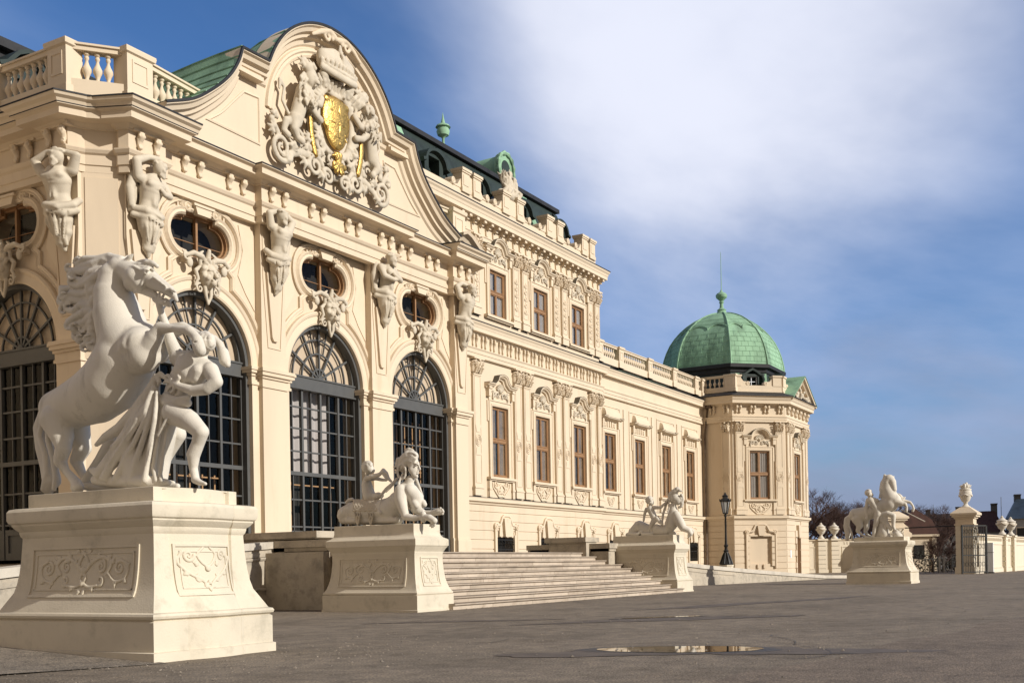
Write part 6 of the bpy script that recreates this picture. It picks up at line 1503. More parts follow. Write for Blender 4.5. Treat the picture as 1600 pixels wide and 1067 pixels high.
T_MAN = unpack('50:50,-734,1075,191 50,-812,1249,164 50,-987,1477,202 50,-1140,1608,227;40:30,-893,1800,104 50,-1152,1730,156 70,-1448,1585,116;40:-55,-1115,1602,116 -60,-1216,1501,96;40:-40,-1374,1551,109 -50,-1347,1476,90;s30:-160,-1367,1586,13 -160,-1317,1336,16 -130,-1157,1195,13;40:-70,-1133,1350,84 -60,-1021,1249,78;20:60,-1312,1759,77 60,-1359,1851,74;20:70,-1351,1943,116 70,-1343,1993,110;20:50,-1256,1957,52 30,-1231,1925,26;6:67,-1498,1880,42 63,-1532,1919,37 74,-1526,1963,25;6:80,-1315,2088,42 77,-1306,2086,38 49,-1389,2077,25;6:-3,-1392,2035,42 3,-1360,2034,37 35,-1347,2067,25;6:-13,-1558,1903,41 7,-1567,1945,37 18,-1547,1990,25;6:145,-1397,2026,42 161,-1378,1992,38 168,-1312,2047,25;6:130,-1430,2021,42 113,-1441,2038,38 96,-1462,2038,25;6:133,-1199,2059,42 117,-1279,2089,38 103,-1351,2088,25;6:61,-1532,1914,41 41,-1546,1907,37 -6,-1562,1908,25;6:175,-1204,2029,42 152,-1236,2071,38 157,-1223,2064,25;6:51,-1532,1996,41 97,-1478,2018,37 71,-1495,2028,25;6:89,-1410,2074,42 107,-1408,2067,38 107,-1437,2048,25;6:4,-1373,2039,42 30,-1271,2016,38 -6,-1323,1957,25;6:174,-1282,1943,42 184,-1253,1979,38 179,-1211,2023,25;6:19,-1393,2059,42 32,-1352,2066,38 70,-1268,2071,25;6:173,-1338,1983,42 175,-1322,2017,38 139,-1426,1997,25;6:151,-1378,2034,42 121,-1426,2041,38 98,-1448,2047,25;6:176,-1202,2024,42 180,-1223,2028,38 166,-1257,2061,25;6:139,-1429,1981,42 117,-1461,2005,38 121,-1460,1987,25;6:140,-1415,1934,42 165,-1352,1951,38 157,-1387,1993,25;6:-28,-1434,2001,41 -25,-1377,1964,37 -41,-1456,1910,25;6:45,-1516,1875,41 87,-1479,1888,37 45,-1466,1850,25;6:13,-1545,1993,41 21,-1542,1997,37 47,-1517,2019,25;6:181,-1210,2008,42 150,-1184,2042,38 109,-1195,2047,25;6:114,-1453,2022,42 135,-1378,2059,38 117,-1458,2009,25;6:4,-1545,1991,41 34,-1529,2010,37 27,-1526,2014,25;6:-3,-1342,2010,42 22,-1313,2039,38 15,-1313,2028,25;6:-24,-1524,1881,41 -26,-1484,1874,37 -14,-1423,1869,25;6:-24,-1374,1969,42 -16,-1351,1936,37 -12,-1348,1922,25;6:181,-1287,2019,42 176,-1286,2039,38 163,-1329,2046,25;6:-41,-1505,1903,41 -42,-1516,1916,37 -42,-1513,1948,25;6:131,-1419,1914,42 162,-1317,1923,38 139,-1334,1891,25;6:75,-1501,2017,42 103,-1476,2011,37 124,-1452,1998,25;6:133,-1373,2064,42 129,-1389,2059,38 148,-1384,2034,25;6:180,-1291,1966,42 186,-1248,2001,38 174,-1241,1950,25;6:48,-1303,2067,42 6,-1405,2047,37 29,-1437,2061,25;6:30,-1527,2013,41 20,-1558,1971,37 50,-1547,1933,25;6:47,-1546,1917,41 76,-1524,1963,37 114,-1475,1970,25;6:145,-1185,2045,42 135,-1169,2017,38 154,-1199,2054,25;6:98,-1493,1985,42 93,-1505,1948,37 96,-1474,1896,25;6:-20,-1562,1932,41 28,-1561,1953,37 22,-1539,2001,25;6:46,-1447,2063,42 75,-1389,2082,38 94,-1404,2075,25;6:-20,-1396,2005,41 7,-1307,1998,38 9,-1313,2014,25;6:162,-1183,2029,42 175,-1194,2009,38 173,-1198,1978,25;6:166,-1356,1960,42 150,-1378,1926,38 129,-1404,1899,25;6:86,-1472,2037,42 46,-1512,2024,37 69,-1486,2037,25;6:-38,-1425,1930,41 -44,-1490,1950,37 -41,-1526,1933,25;6:10,-1565,1916,41 6,-1568,1942,37 -19,-1557,1955,25;6:-37,-1478,1891,41 -19,-1465,1867,37 15,-1457,1847,25;6:157,-1330,2056,42 163,-1349,2030,38 164,-1358,2016,25;6:39,-1531,1883,41 19,-1520,1865,37 1,-1551,1888,25;6:9,-1559,1971,41 -1,-1547,1986,37 25,-1558,1967,25;6:-13,-1437,2027,41 -31,-1410,1981,37 -32,-1409,1974,25;6:17,-1312,2031,42 16,-1293,2008,38 14,-1300,2011,25;6:35,-1538,1888,41 77,-1513,1912,37 108,-1484,1954,25;6:70,-1382,2084,42 23,-1391,2062,37 20,-1426,2058,25;6:16,-1510,2025,41 8,-1481,2036,37 -30,-1491,1993,25;6:174,-1290,1947,42 162,-1309,1921,38 146,-1313,1898,25;6:27,-1469,2050,41 31,-1411,2067,37 42,-1386,2074,25;6:134,-1210,2067,42 139,-1177,2035,38 146,-1168,2006,25;6:58,-1509,2022,42 48,-1515,2020,37 51,-1525,2007,25;20:110,-818,1834,102 130,-681,2057,83 70,-649,2272,59 10,-618,2479,46 -10,-614,2568,49;6:-20,-625,2578,30 -50,-557,2620,23 -20,-497,2681,18;6:-20,-625,2578,30 -50,-604,2647,23 -20,-554,2706,18;6:-20,-625,2578,30 -50,-660,2652,23 -20,-628,2709,18;6:-20,-625,2578,30 -50,-715,2632,23 -20,-711,2677,18;6:-20,-625,2578,30 -50,-751,2581,23 -20,-765,2598,18;20:30,-1515,1566,112 -30,-1676,1395,86 -90,-1560,1303,79 -130,-1355,1292,70 -150,-1138,1368,51 -150,-1049,1415,51;6:-150,-1040,1416,32 -170,-1000,1475,26 -170,-929,1540,23 -170,-883,1532,18;6:-150,-1040,1416,32 -170,-990,1437,26 -170,-900,1466,23 -170,-853,1444,18;6:-150,-1040,1416,32 -170,-1007,1397,26 -170,-943,1371,23 -170,-915,1335,18;6:-150,-1040,1416,32 -170,-1051,1361,26 -170,-1014,1313,22 -170,-977,1303,18;6:-150,-1040,1416,32 -170,-1098,1439,26 -170,-1144,1480,22 -170,-1118,1514,18;8:-70,-599,1549,49 -90,-564,1497,30 -90,-525,1455,20;8:-70,-599,1562,49 -110,-697,1481,29 -110,-677,1437,20;10:-50,-652,1595,43 -70,-774,1531,29 -70,-841,1443,23;30:-70,-936,1044,169 -90,-1233,911,138 -110,-1462,744,105 -90,-1385,605,86 -90,-1293,452,90 -70,-1268,279,58 -70,-1300,146,54;15:-70,-1299,120,54 -90,-1412,74,38 -100,-1513,53,25;30:190,-618,1001,146 210,-694,797,113 210,-492,562,94 190,-356,301,60 170,-431,162,43 130,-670,123,30')
T_DRAPE = unpack('60:-70,-579,1511,66 -50,-448,1270,132 -30,-276,989,193 -10,-170,699,247 10,-187,399,287 30,-207,183,280;50:10,-723,1121,157 30,-591,805,191 30,-452,484,205 30,-350,191,219;20:-90,-490,1360,85 -110,-237,1116,93 -130,72,900,87 -130,369,808,61 -130,561,714,31;30:-130,-430,1097,105 -170,-115,755,113 -190,159,473,113 -190,419,295,94 -170,612,355,44;30:-120,596,218,75 -170,44,168,93 -190,-547,135,85 -70,-784,109,46;20:-70,-605,1253,79 -110,-923,1161,91 -110,-1224,1147,58;12:-110,-812,1288,45 -150,-1079,1194,45 -130,-1273,1217,32;40:130,1108,243,77 150,815,541,83 130,530,796,103;30:30,1038,157,56 30,380,113,68 30,-394,83,66 80,-806,71,39;20:-190,-672,1395,34 -270,-568,1070,38 -270,-279,767,43 -270,15,491,47 -270,265,224,52;20:-170,-672,1365,31 -250,-600,1004,35 -250,-348,665,39 -250,-103,386,44 -250,47,180,48;20:-150,-673,1367,31 -230,-660,1001,35 -230,-490,690,39 -230,-342,406,43 -230,-241,165,47;20:-190,-739,1323,29 -270,-773,956,32 -270,-687,639,36 -270,-606,354,39 -270,-554,146,43;20:-110,-763,1201,23 -190,-797,865,26 -190,-697,548,29 -190,-645,324,32 -190,-687,143,35;20:-90,-831,1100,21 -170,-887,795,23 -170,-811,478,26 -170,-749,222,29 -170,-766,140,31;20:-190,-623,1269,31 -270,-426,984,35 -270,-184,774,39 -270,60,627,44;20:-170,-262,909,26 -250,-157,613,30 -250,90,365,33 -250,241,191,37;20:-150,-1076,1072,21 -230,-933,914,23 -230,-792,732,26;s20:-310,-664,1251,26 -310,-471,944,26 -310,-228,669,26 -310,92,361,26;s20:-310,-751,1050,26 -310,-605,739,26 -310,-411,428,26 -310,-262,159,26;s20:-310,-841,978,26 -310,-718,666,26 -310,-596,384,26 -310,-474,148,26;s20:-310,-137,807,26 -310,107,693,26')
T_SPH = unpack('50:0,1405,383,206 0,1144,415,273 0,684,407,287 0,231,404,295 0,-137,445,314 0,-346,591,266;40:-120,1410,316,142 -120,1332,384,152;30:-200,1123,190,89 -220,780,151,62;20:0,1351,687,42 0,1270,746,53 0,1153,767,47;40:0,-457,637,302 0,-602,783,265 0,-667,933,214 0,-748,1082,132 0,-798,1201,117;50:-100,-831,920,137 100,-782,882,128;30:-200,-618,926,147 -240,-653,669,157 -260,-743,411,131 -260,-806,206,101 -260,-1082,156,85 -240,-1373,181,75;20:-240,-1373,181,75 -240,-1554,154,90 -240,-1702,69,85;4:-240,-1360,256,78 -240,-1365,106,78;30:220,-599,691,154 260,-753,429,123 260,-1061,289,92 240,-1320,291,81 240,-1535,333,96 240,-1601,323,86;60:0,-822,875,198 30,-951,692,203 30,-977,462,178;30:-120,-1007,557,96 -140,-1066,493,81;30:80,-1136,579,86 60,-1191,525,76;30:0,-865,1736,152 0,-905,1594,152 0,-939,1427,122 0,-955,1312,81;30:-60,-901,1451,101 -50,-944,1347,76;10:0,-1048,1618,46 0,-1083,1540,25 0,-1118,1457,28;8:0,-1093,1438,23 -20,-1070,1428,20;5:-10,-1068,1381,25 -40,-1052,1372,18;5:-10,-1061,1343,23 -40,-1045,1340,18;s3:0,-1091,1360,9 -60,-1041,1356,8;20:0,-1003,1266,48 0,-972,1268,46;8:-115,-1005,1597,20 -100,-1074,1599,20 -50,-1100,1571,23;s8:-130,-1082,1536,28;4:-105,-1064,1534,23;3:-115,-1022,1541,10 -122,-1076,1550,10 -100,-1104,1537,10;12:0,-919,1809,132 0,-764,1819,158 0,-622,1726,153 0,-563,1577,123 0,-579,1474,87;12:0,-704,1925,56 0,-784,1986,61 0,-892,1958,41 0,-922,1920,25;10:0,-659,1979,36 0,-753,2008,41 0,-846,1997,30;20:20,-420,1741,77 20,-392,1614,77 0,-461,1506,56;8:-140,-765,1398,33 -140,-745,1303,33 -140,-694,1235,33 -140,-626,1213,33 -140,-558,1241,33 -140,-509,1313,33 -140,-491,1409,33 -140,-510,1505,33 -140,-560,1574,33 -140,-628,1599,33 -140,-696,1572,33 -140,-746,1502,33 -140,-765,1406,33;10:-100,-534,1572,36 -120,-596,1592,31;8:-50,-404,1557,20 -60,-317,1567,23 -60,-322,1521,20;10:-50,-402,1455,36 -60,-376,1405,36;8:-120,-663,1359,25 -160,-602,1233,30 -200,-559,1106,30 -240,-616,949,30 -260,-671,806,25;8:-120,-625,1336,23 -170,-583,1183,25 -200,-584,1079,23;5:-260,-696,817,18 -260,-664,778,15;12:-50,-397,1238,36 -100,-273,1101,43 -120,-95,976,46 -120,51,847,36;10:-60,-371,1175,26 -120,-254,1025,31 -140,-108,903,26;6:-200,-24,802,23 -260,-1,621,23 -300,30,442,23;8:-300,31,411,38 -310,-32,337,46 -310,63,353,31;15:200,-769,1373,61 240,-851,1141,46 240,-949,931,33 220,-1052,747,20;6:-240,-1687,49,35 -260,-1593,-47,30 -240,-1567,-71,20;6:-240,-1687,49,35 -242,-1634,-83,30 -240,-1620,-108,20;6:-240,-1687,49,35 -224,-1676,-69,30 -240,-1675,-95,20;6:-240,-1687,49,35 -210,-1710,-25,30 -240,-1718,-51,20;8:240,-1535,325,51 200,-1609,417,30;8:240,-1535,325,51 200,-1669,377,30;8:240,-1535,325,51 200,-1695,318,30;8:240,-1535,325,51 200,-1675,258,30;4:-71,-1062,1819,28 -79,-1011,1826,27 -85,-959,1848,26 -90,-905,1879,25 -91,-849,1888,24 -90,-790,1852,23 -85,-728,1783,22 -79,-664,1712,21 -71,-600,1661,20;4:-93,-1066,1766,28 -104,-1017,1791,27 -112,-967,1831,26 -118,-915,1856,25 -120,-859,1839,24 -118,-799,1786,23 -112,-736,1729,22 -104,-671,1688,21 -93,-606,1653,20;4:-110,-1068,1733,28 -123,-1020,1777,27 -133,-972,1812,26 -140,-920,1811,25 -143,-863,1774,24 -140,-804,1729,23 -133,-740,1700,22 -123,-675,1677,21 -110,-607,1633,20;4:-121,-1065,1722,28 -135,-1019,1764,27 -146,-970,1774,26 -154,-918,1749,25 -157,-862,1715,24 -154,-803,1696,23 -146,-740,1686,22 -135,-673,1657,21 -121,-604,1591,20;4:-125,-1057,1715,28 -139,-1011,1732,27 -151,-962,1716,26 -159,-910,1690,25 -162,-855,1679,24 -159,-796,1681,23 -151,-732,1666,22 -139,-665,1614,21 -125,-595,1536,20;4:-121,-1044,1691,28 -135,-997,1681,27 -146,-948,1659,26 -154,-896,1653,25 -157,-841,1663,24 -154,-782,1662,23 -146,-718,1624,22 -135,-651,1558,21 -121,-581,1493,20;4:-110,-1026,1646,28 -123,-977,1627,27 -133,-928,1622,26 -140,-876,1637,25 -143,-821,1646,24 -140,-761,1622,23 -133,-697,1567,22 -123,-631,1509,21 -110,-563,1473,20;4:-93,-1003,1595,28 -104,-953,1590,27 -112,-902,1607,26 -118,-850,1624,25 -120,-794,1610,24 -118,-734,1564,23 -112,-671,1514,22 -104,-606,1484,21 -93,-541,1469,20;4:-71,-976,1560,28 -79,-925,1577,27 -85,-873,1597,26 -90,-818,1592,25 -91,-761,1554,24 -90,-702,1509,23 -85,-641,1483,22 -79,-578,1476,21 -71,-514,1459,20;4:20,-984,1887,30 20,-919,1926,30 20,-853,1951,31 20,-786,1957,31 20,-719,1940,31 20,-652,1899,31 20,-583,1839,31 20,-515,1765,31;4:-25,-1015,1866,30 -25,-950,1905,30 -25,-884,1930,30 -25,-818,1936,30 -25,-751,1919,31 -25,-683,1878,31 -25,-615,1818,31 -25,-547,1744,31;4:-70,-1046,1846,30 -70,-981,1884,30 -70,-916,1909,30 -70,-849,1915,30 -70,-783,1898,30 -70,-715,1857,30 -70,-647,1797,31 -70,-579,1724,31;4:-115,-1078,1825,30 -115,-1012,1863,30 -115,-947,1888,30 -115,-881,1894,30 -115,-814,1877,30 -115,-747,1837,30 -115,-679,1777,30 -115,-611,1703,31;50:0,1499,209,106 0,625,159,115 0,-399,140,118;50:-140,1387,202,79 -160,502,151,78 -170,-460,133,81')
T_PUTTO = unpack('30:0,545,812,172 0,613,971,161 0,642,1129,146 0,633,1259,109;30:0,416,780,114 -50,216,820,93 -50,120,815,67;20:0,623,1389,57 0,612,1440,52;20:0,593,1590,146 0,545,1540,130;15:0,448,1509,68 0,400,1516,42;8:0,380,1551,23 0,367,1530,18;15:-100,571,1289,73 -140,346,1333,65 -120,151,1367,57 -80,36,1448,41 -60,-28,1400,33;15:120,691,1308,73 120,431,1307,57 100,223,1255,47 50,26,1229,36;10:-20,129,1442,46 -20,64,1498,52 -20,-30,1402,57 -20,-97,1269,44 -20,-178,1188,36;8:-80,37,1389,31 -80,-40,1295,31 -60,-104,1228,23;6:36,549,1724,47 40,517,1696,42 66,533,1669,28;6:112,743,1626,47 89,762,1682,42 71,784,1668,28;6:63,683,1736,47 47,706,1736,42 50,724,1729,28;6:90,749,1694,47 83,765,1686,42 83,752,1698,28;6:93,681,1545,47 95,647,1551,42 68,586,1529,28;6:-81,569,1704,47 -77,582,1706,42 -76,525,1707,28;6:-28,731,1673,47 -53,711,1638,42 -8,765,1631,28;6:-108,534,1657,47 -118,531,1603,42 -96,626,1596,28;6:-53,711,1599,47 -12,759,1645,42 -62,686,1662,28;6:91,589,1674,47 85,566,1661,42 83,552,1614,28;6:-49,535,1727,47 -71,552,1714,42 -32,579,1741,28;6:-85,640,1566,47 -102,612,1610,42 -95,629,1591,28;6:113,674,1664,47 91,717,1707,42 85,652,1718,28;6:64,770,1693,47 73,778,1678,42 92,780,1646,28;6:46,576,1730,47 16,581,1745,42 18,617,1750,28;6:77,702,1724,47 50,637,1743,42 33,663,1747,28;6:93,662,1545,47 87,633,1541,42 69,650,1516,28;6:110,712,1585,47 99,766,1605,42 93,778,1623,28;6:-53,696,1561,47 -55,686,1553,42 -98,589,1551,28;6:37,635,1747,47 52,669,1742,42 63,726,1724,28;6:31,789,1616,47 -13,749,1575,42 -22,698,1522,28;6:86,583,1681,47 96,583,1638,42 82,568,1676,28;6:26,786,1611,47 51,784,1585,42 24,733,1528,28;6:-42,678,1708,47 -32,705,1700,42 18,766,1685,28;6:-116,494,1584,47 -114,556,1585,42 -112,574,1603,28;6:58,699,1735,47 69,725,1722,42 86,735,1706,28;6:63,607,1728,47 77,614,1716,42 84,606,1703,28;6:26,580,1742,47 31,641,1749,42 58,599,1730,28;6:-22,671,1731,47 18,680,1744,42 37,667,1746,28;6:24,787,1625,47 -9,760,1654,42 -29,726,1678,28;6:21,755,1549,47 -7,756,1577,42 28,768,1563,28;6:-39,573,1737,47 -21,575,1744,42 -26,608,1743,28;6:112,639,1624,47 116,662,1636,42 109,668,1677,28;6:104,739,1678,47 109,721,1677,42 118,707,1634,28;6:-39,632,1732,47 -8,678,1736,42 15,678,1744,28;6:21,678,1745,47 17,707,1734,42 45,726,1728,28;6:96,776,1624,47 109,750,1615,42 107,717,1580,28;6:116,670,1642,47 114,675,1663,42 106,618,1648,28;6:-42,477,1704,47 -83,483,1687,42 -81,466,1678,28;6:-90,442,1643,47 -47,453,1684,42 -27,457,1687,28;6:-61,682,1672,47 -35,717,1681,42 -31,741,1637,28;6:32,614,1747,47 68,672,1734,42 102,649,1689,28;6:-76,670,1641,47 -70,685,1607,42 -83,639,1557,28;6:105,761,1647,47 112,744,1627,42 97,772,1613,28;6:-107,522,1547,47 -117,497,1589,42 -117,540,1608,28;6:55,766,1698,47 67,758,1703,42 82,762,1690,28;6:86,785,1640,47 52,792,1651,42 54,794,1645,28;6:56,628,1738,47 78,638,1722,42 71,607,1720,28;6:-19,558,1742,47 -55,540,1725,42 -24,523,1730,28;6:-52,453,1683,47 -27,456,1685,42 26,488,1683,28;6:-48,516,1723,47 -60,501,1711,42 -40,457,1688,28;6:88,718,1548,47 96,702,1554,42 90,662,1540,28;6:-42,725,1640,47 -41,729,1635,42 -69,686,1622,28;6:-64,517,1715,47 -53,561,1729,42 -66,508,1710,28;6:97,599,1663,47 61,515,1647,42 64,515,1620,28;6:-34,521,1728,47 3,521,1726,42 25,602,1747,28;6:-82,638,1555,47 -84,619,1542,42 -95,601,1553,28;6:-79,537,1706,47 -64,521,1715,42 -45,524,1726,28;6:89,649,1711,47 80,677,1725,42 76,699,1725,28;6:-102,505,1539,47 -114,560,1590,42 -96,605,1559,28;6:-110,571,1580,47 -102,609,1625,42 -82,661,1616,28;6:-37,596,1739,47 -12,562,1743,42 -32,577,1741,28;6:-37,730,1650,47 -52,712,1595,42 -10,761,1645,28;6:-116,501,1580,47 -113,471,1607,42 -115,484,1582,28;6:-114,529,1640,47 -100,592,1657,42 -109,585,1613,28;6:-44,579,1735,47 -32,536,1734,42 -40,564,1736,28;6:-57,706,1627,47 -81,664,1611,42 -53,714,1617,28;6:117,700,1647,47 110,675,1675,42 98,601,1664,28;6:-110,518,1557,47 -117,495,1608,42 -104,456,1631,28;6:-47,474,1702,47 -55,446,1675,42 -17,509,1724,28;6:-116,502,1624,47 -112,557,1578,42 -116,550,1606,28;6:76,617,1719,47 91,594,1679,42 98,608,1672,28;6:-23,502,1721,47 -41,491,1713,42 -40,547,1734,28;6:73,671,1731,47 26,674,1746,42 54,705,1735,28;6:-56,708,1606,47 -93,625,1574,42 -111,542,1564,28;6:-105,597,1622,47 -117,527,1617,42 -115,536,1576,28;6:-109,568,1640,47 -96,596,1666,42 -95,612,1657,28;6:-83,452,1664,47 -43,455,1686,42 -3,498,1714,28;6:9,745,1544,47 28,779,1583,42 23,776,1581,28;6:-86,649,1634,47 -108,583,1628,42 -106,564,1556,28;6:-94,625,1578,47 -66,692,1605,42 -63,698,1613,28;6:-85,619,1678,47 -78,625,1688,42 -99,567,1674,28;6:25,749,1709,47 8,728,1718,42 20,738,1716,28;6:-27,664,1730,47 4,700,1733,42 -38,696,1700,28;6:22,749,1708,47 -6,733,1702,42 29,783,1662,28;6:95,719,1558,47 74,660,1522,42 64,711,1525,28;6:-56,596,1725,47 -78,588,1703,42 -68,529,1714,28;6:-116,486,1602,47 -111,551,1642,42 -105,593,1635,28;6:-4,513,1724,47 55,559,1713,42 75,606,1716,28;6:32,676,1745,47 71,748,1709,42 27,663,1748,28;30:-30,474,1508,83 -50,490,1547,93;s5:-75,368,1561,13;15:0,414,1475,36')
T_CLOTH = unpack('20:0,1097,744,24 -59,1051,732,24 -115,1008,707,24 -166,968,670,23 -210,935,622,23 -244,909,566,23 -268,891,504,23 -280,883,438,23;20:0,1045,741,24 -59,999,730,24 -115,955,705,23 -166,916,667,23 -210,883,620,23 -244,857,564,23 -268,839,501,23 -280,831,436,23;20:0,992,739,24 -59,946,727,24 -115,903,702,23 -166,864,665,23 -210,830,617,23 -244,804,561,23 -268,787,499,23 -280,779,434,23;20:0,939,736,24 -59,894,725,24 -115,850,700,23 -166,811,663,23 -210,778,615,23 -244,752,559,23 -268,735,497,23 -280,727,432,23;20:0,887,734,24 -59,841,722,23 -115,798,697,23 -166,759,660,23 -210,726,613,23 -244,700,557,23 -268,683,495,23 -280,675,430,23;20:0,834,732,24 -59,789,720,23 -115,746,695,23 -166,707,658,23 -210,674,611,23 -244,648,555,23 -268,631,493,23 -280,623,428,23;20:0,782,729,24 -59,737,718,23 -115,694,693,23 -166,655,656,23 -210,622,608,23 -244,596,552,23 -268,579,491,23 -280,571,425,23;20:0,729,727,23 -59,684,715,23 -115,642,690,23 -166,603,653,23 -210,570,606,23 -244,545,550,23 -268,527,488,23 -280,519,423,23;20:0,677,724,23 -59,632,713,23 -115,590,688,23 -166,551,651,23 -210,518,604,23 -244,493,548,23 -268,476,486,23 -280,468,421,23;20:0,625,722,23 -59,580,710,23 -115,538,686,23 -166,499,649,23 -210,467,601,23 -244,441,546,23 -268,424,484,23 -280,416,419,23;20:0,573,720,23 -59,528,708,23 -115,486,683,23 -166,448,647,23 -210,415,599,23 -244,390,544,23 -268,373,482,23 -280,365,417,23;20:0,521,717,23 -59,477,706,23 -115,434,681,23 -166,396,644,23 -210,364,597,23 -244,338,541,23 -268,322,480,23 -280,314,415,23;20:0,469,715,23 -59,425,703,23 -115,383,679,23 -166,345,642,23 -210,312,595,23 -244,287,539,23 -268,270,478,23 -280,262,413,23;20:0,418,713,23 -59,373,701,23 -115,331,676,23 -166,293,640,23 -210,261,592,23 -244,236,537,23 -268,219,475,23 -280,211,411,23;20:0,366,710,23 -59,322,699,23 -115,280,674,23 -166,242,637,23 -210,210,590,23 -244,185,535,23 -268,168,473,23 -280,160,409,23;20:0,314,708,23 -59,270,696,23 -115,228,672,23 -166,191,635,23 -210,159,588,23 -244,134,533,23 -268,117,471,23 -280,109,407,23;20:0,263,705,23 -59,219,694,23 -115,177,669,23 -166,140,633,23 -210,108,586,23 -244,83,530,23 -268,66,469,23 -280,58,404,23;20:-290,832,359,23 -310,800,214,23 -320,756,83,21;20:-290,747,355,23 -315,731,212,23 -325,726,61,21;20:-290,663,352,23 -310,670,209,23 -320,704,81,21;6:-330,723,40,18 -335,720,-27,36 -335,722,-89,39;4:-338,667,209,21 -338,686,149,21 -338,725,135,21 -338,755,179,21 -338,753,246,21 -338,721,286,21 -338,683,269,21 -338,667,207,21;20:-290,391,341,23 -310,360,198,23 -320,317,68,21;20:-290,308,338,23 -315,292,195,23 -325,288,46,21;20:-290,225,335,23 -310,232,193,23 -320,265,66,21;6:-330,284,25,18 -335,282,-42,36 -335,283,-103,38;4:-338,230,192,20 -338,248,133,21 -338,286,119,21 -338,316,163,21 -338,314,229,21 -338,282,269,21 -338,245,252,21 -338,230,191,20;3:-180,862,666,22 -207,852,637,22 -217,871,626,22 -206,905,641,22 -177,936,671,22 -148,946,695,22 -137,928,702,22 -153,891,689,22;3:-281,803,490,22 -283,830,483,22 -276,857,510,22 -261,872,551,22 -246,866,582,22 -243,840,586,22 -256,809,560,22 -273,795,518,22;3:-212,750,627,22 -216,774,623,22 -200,809,644,22 -169,836,674,22 -143,840,694,22 -139,815,696,22 -161,777,678,22 -192,750,649,22;3:-282,733,483,22 -273,758,515,22 -257,768,557,22 -243,757,582,22 -245,728,577,22 -261,699,545,22 -276,691,504,22 -283,708,479,22;3:-214,679,621,22 -193,713,647,22 -161,735,676,22 -139,731,692,22 -142,701,688,22 -168,664,667,22 -199,644,637,22 -216,653,618,22;3:-270,658,522,22 -253,663,561,22 -242,647,579,22 -248,616,567,22 -265,591,530,22 -279,590,491,22 -283,611,473,22 -280,640,489,22;3:-185,617,650,22 -154,633,677,22 -137,622,688,22 -147,588,680,22 -176,553,655,22 -205,540,626,22 -217,556,612,22 -208,589,625,22;3:-249,558,563,22 -242,536,574,22 -252,504,555,22 -269,484,515,22 -281,490,479,22 -283,515,469,22 -277,543,493,22 -263,559,534,22;3:-148,529,677,22 -137,511,683,22 -153,474,670,22 -184,443,643,22 -210,438,616,22 -217,460,608,22 -202,494,627,22 -173,522,657,22;3:-243,425,568,22 -256,394,542,22 -273,380,501,22 -282,392,469,22 -283,419,468,22 -275,445,498,22 -259,457,539,22 -244,448,567,22;3:-139,399,677,22 -161,362,660,22 -192,336,631,22 -214,339,607,22 -215,365,606,22 -196,399,630,22 -165,423,659,22 -141,422,677,22;3:-261,286,528,22 -276,278,487,22 -283,295,461,22 -281,324,469,22 -271,347,504,22 -254,354,544,22 -243,340,565,22 -247,309,556,22;3:-168,251,649,22 -199,231,619,22 -216,241,600,22 -212,271,606,22 -189,304,633,22 -157,323,661,22 -138,314,674,22 -145,282,668,22;3:-279,178,474,22 -283,200,456,22 -280,228,471,22 -267,248,510,22 -250,250,547,22 -242,230,561,22 -250,199,545,22 -267,177,507,22;3:-205,129,608,22 -217,145,594,22 -208,177,607,22 -181,208,636,22 -150,221,661,22 -137,205,669,22 -151,170,659,22 -181,138,632,22;3:-283,105,452,22 -277,132,475,22 -263,148,516,22 -247,145,549,22 -243,121,555,22 -254,90,532,22 -271,74,492,22 -282,83,458,22;4:-100,1042,727,29 -113,976,718,29 -89,939,727,29 -96,878,722,29 -114,808,710,29 -92,769,718,29 -92,714,716,29 -114,642,702,29 -96,601,709,29 -89,550,710,29 -113,477,695,28 -100,432,700,28 -87,387,703,28 -111,315,689,28 -104,265,690,28 -86,224,696,28 -108,153,683,28;4:-290,898,439,29 -292,842,422,29 -289,788,448,28 -290,732,437,28 -292,676,414,28 -289,622,437,28 -289,567,435,28 -292,511,407,28 -290,457,426,28 -289,403,432,28 -292,347,402,28 -290,293,415,28 -289,240,428,28 -291,184,397,28 -291,130,404,28 -288,77,423,28 -291,22,394,28')
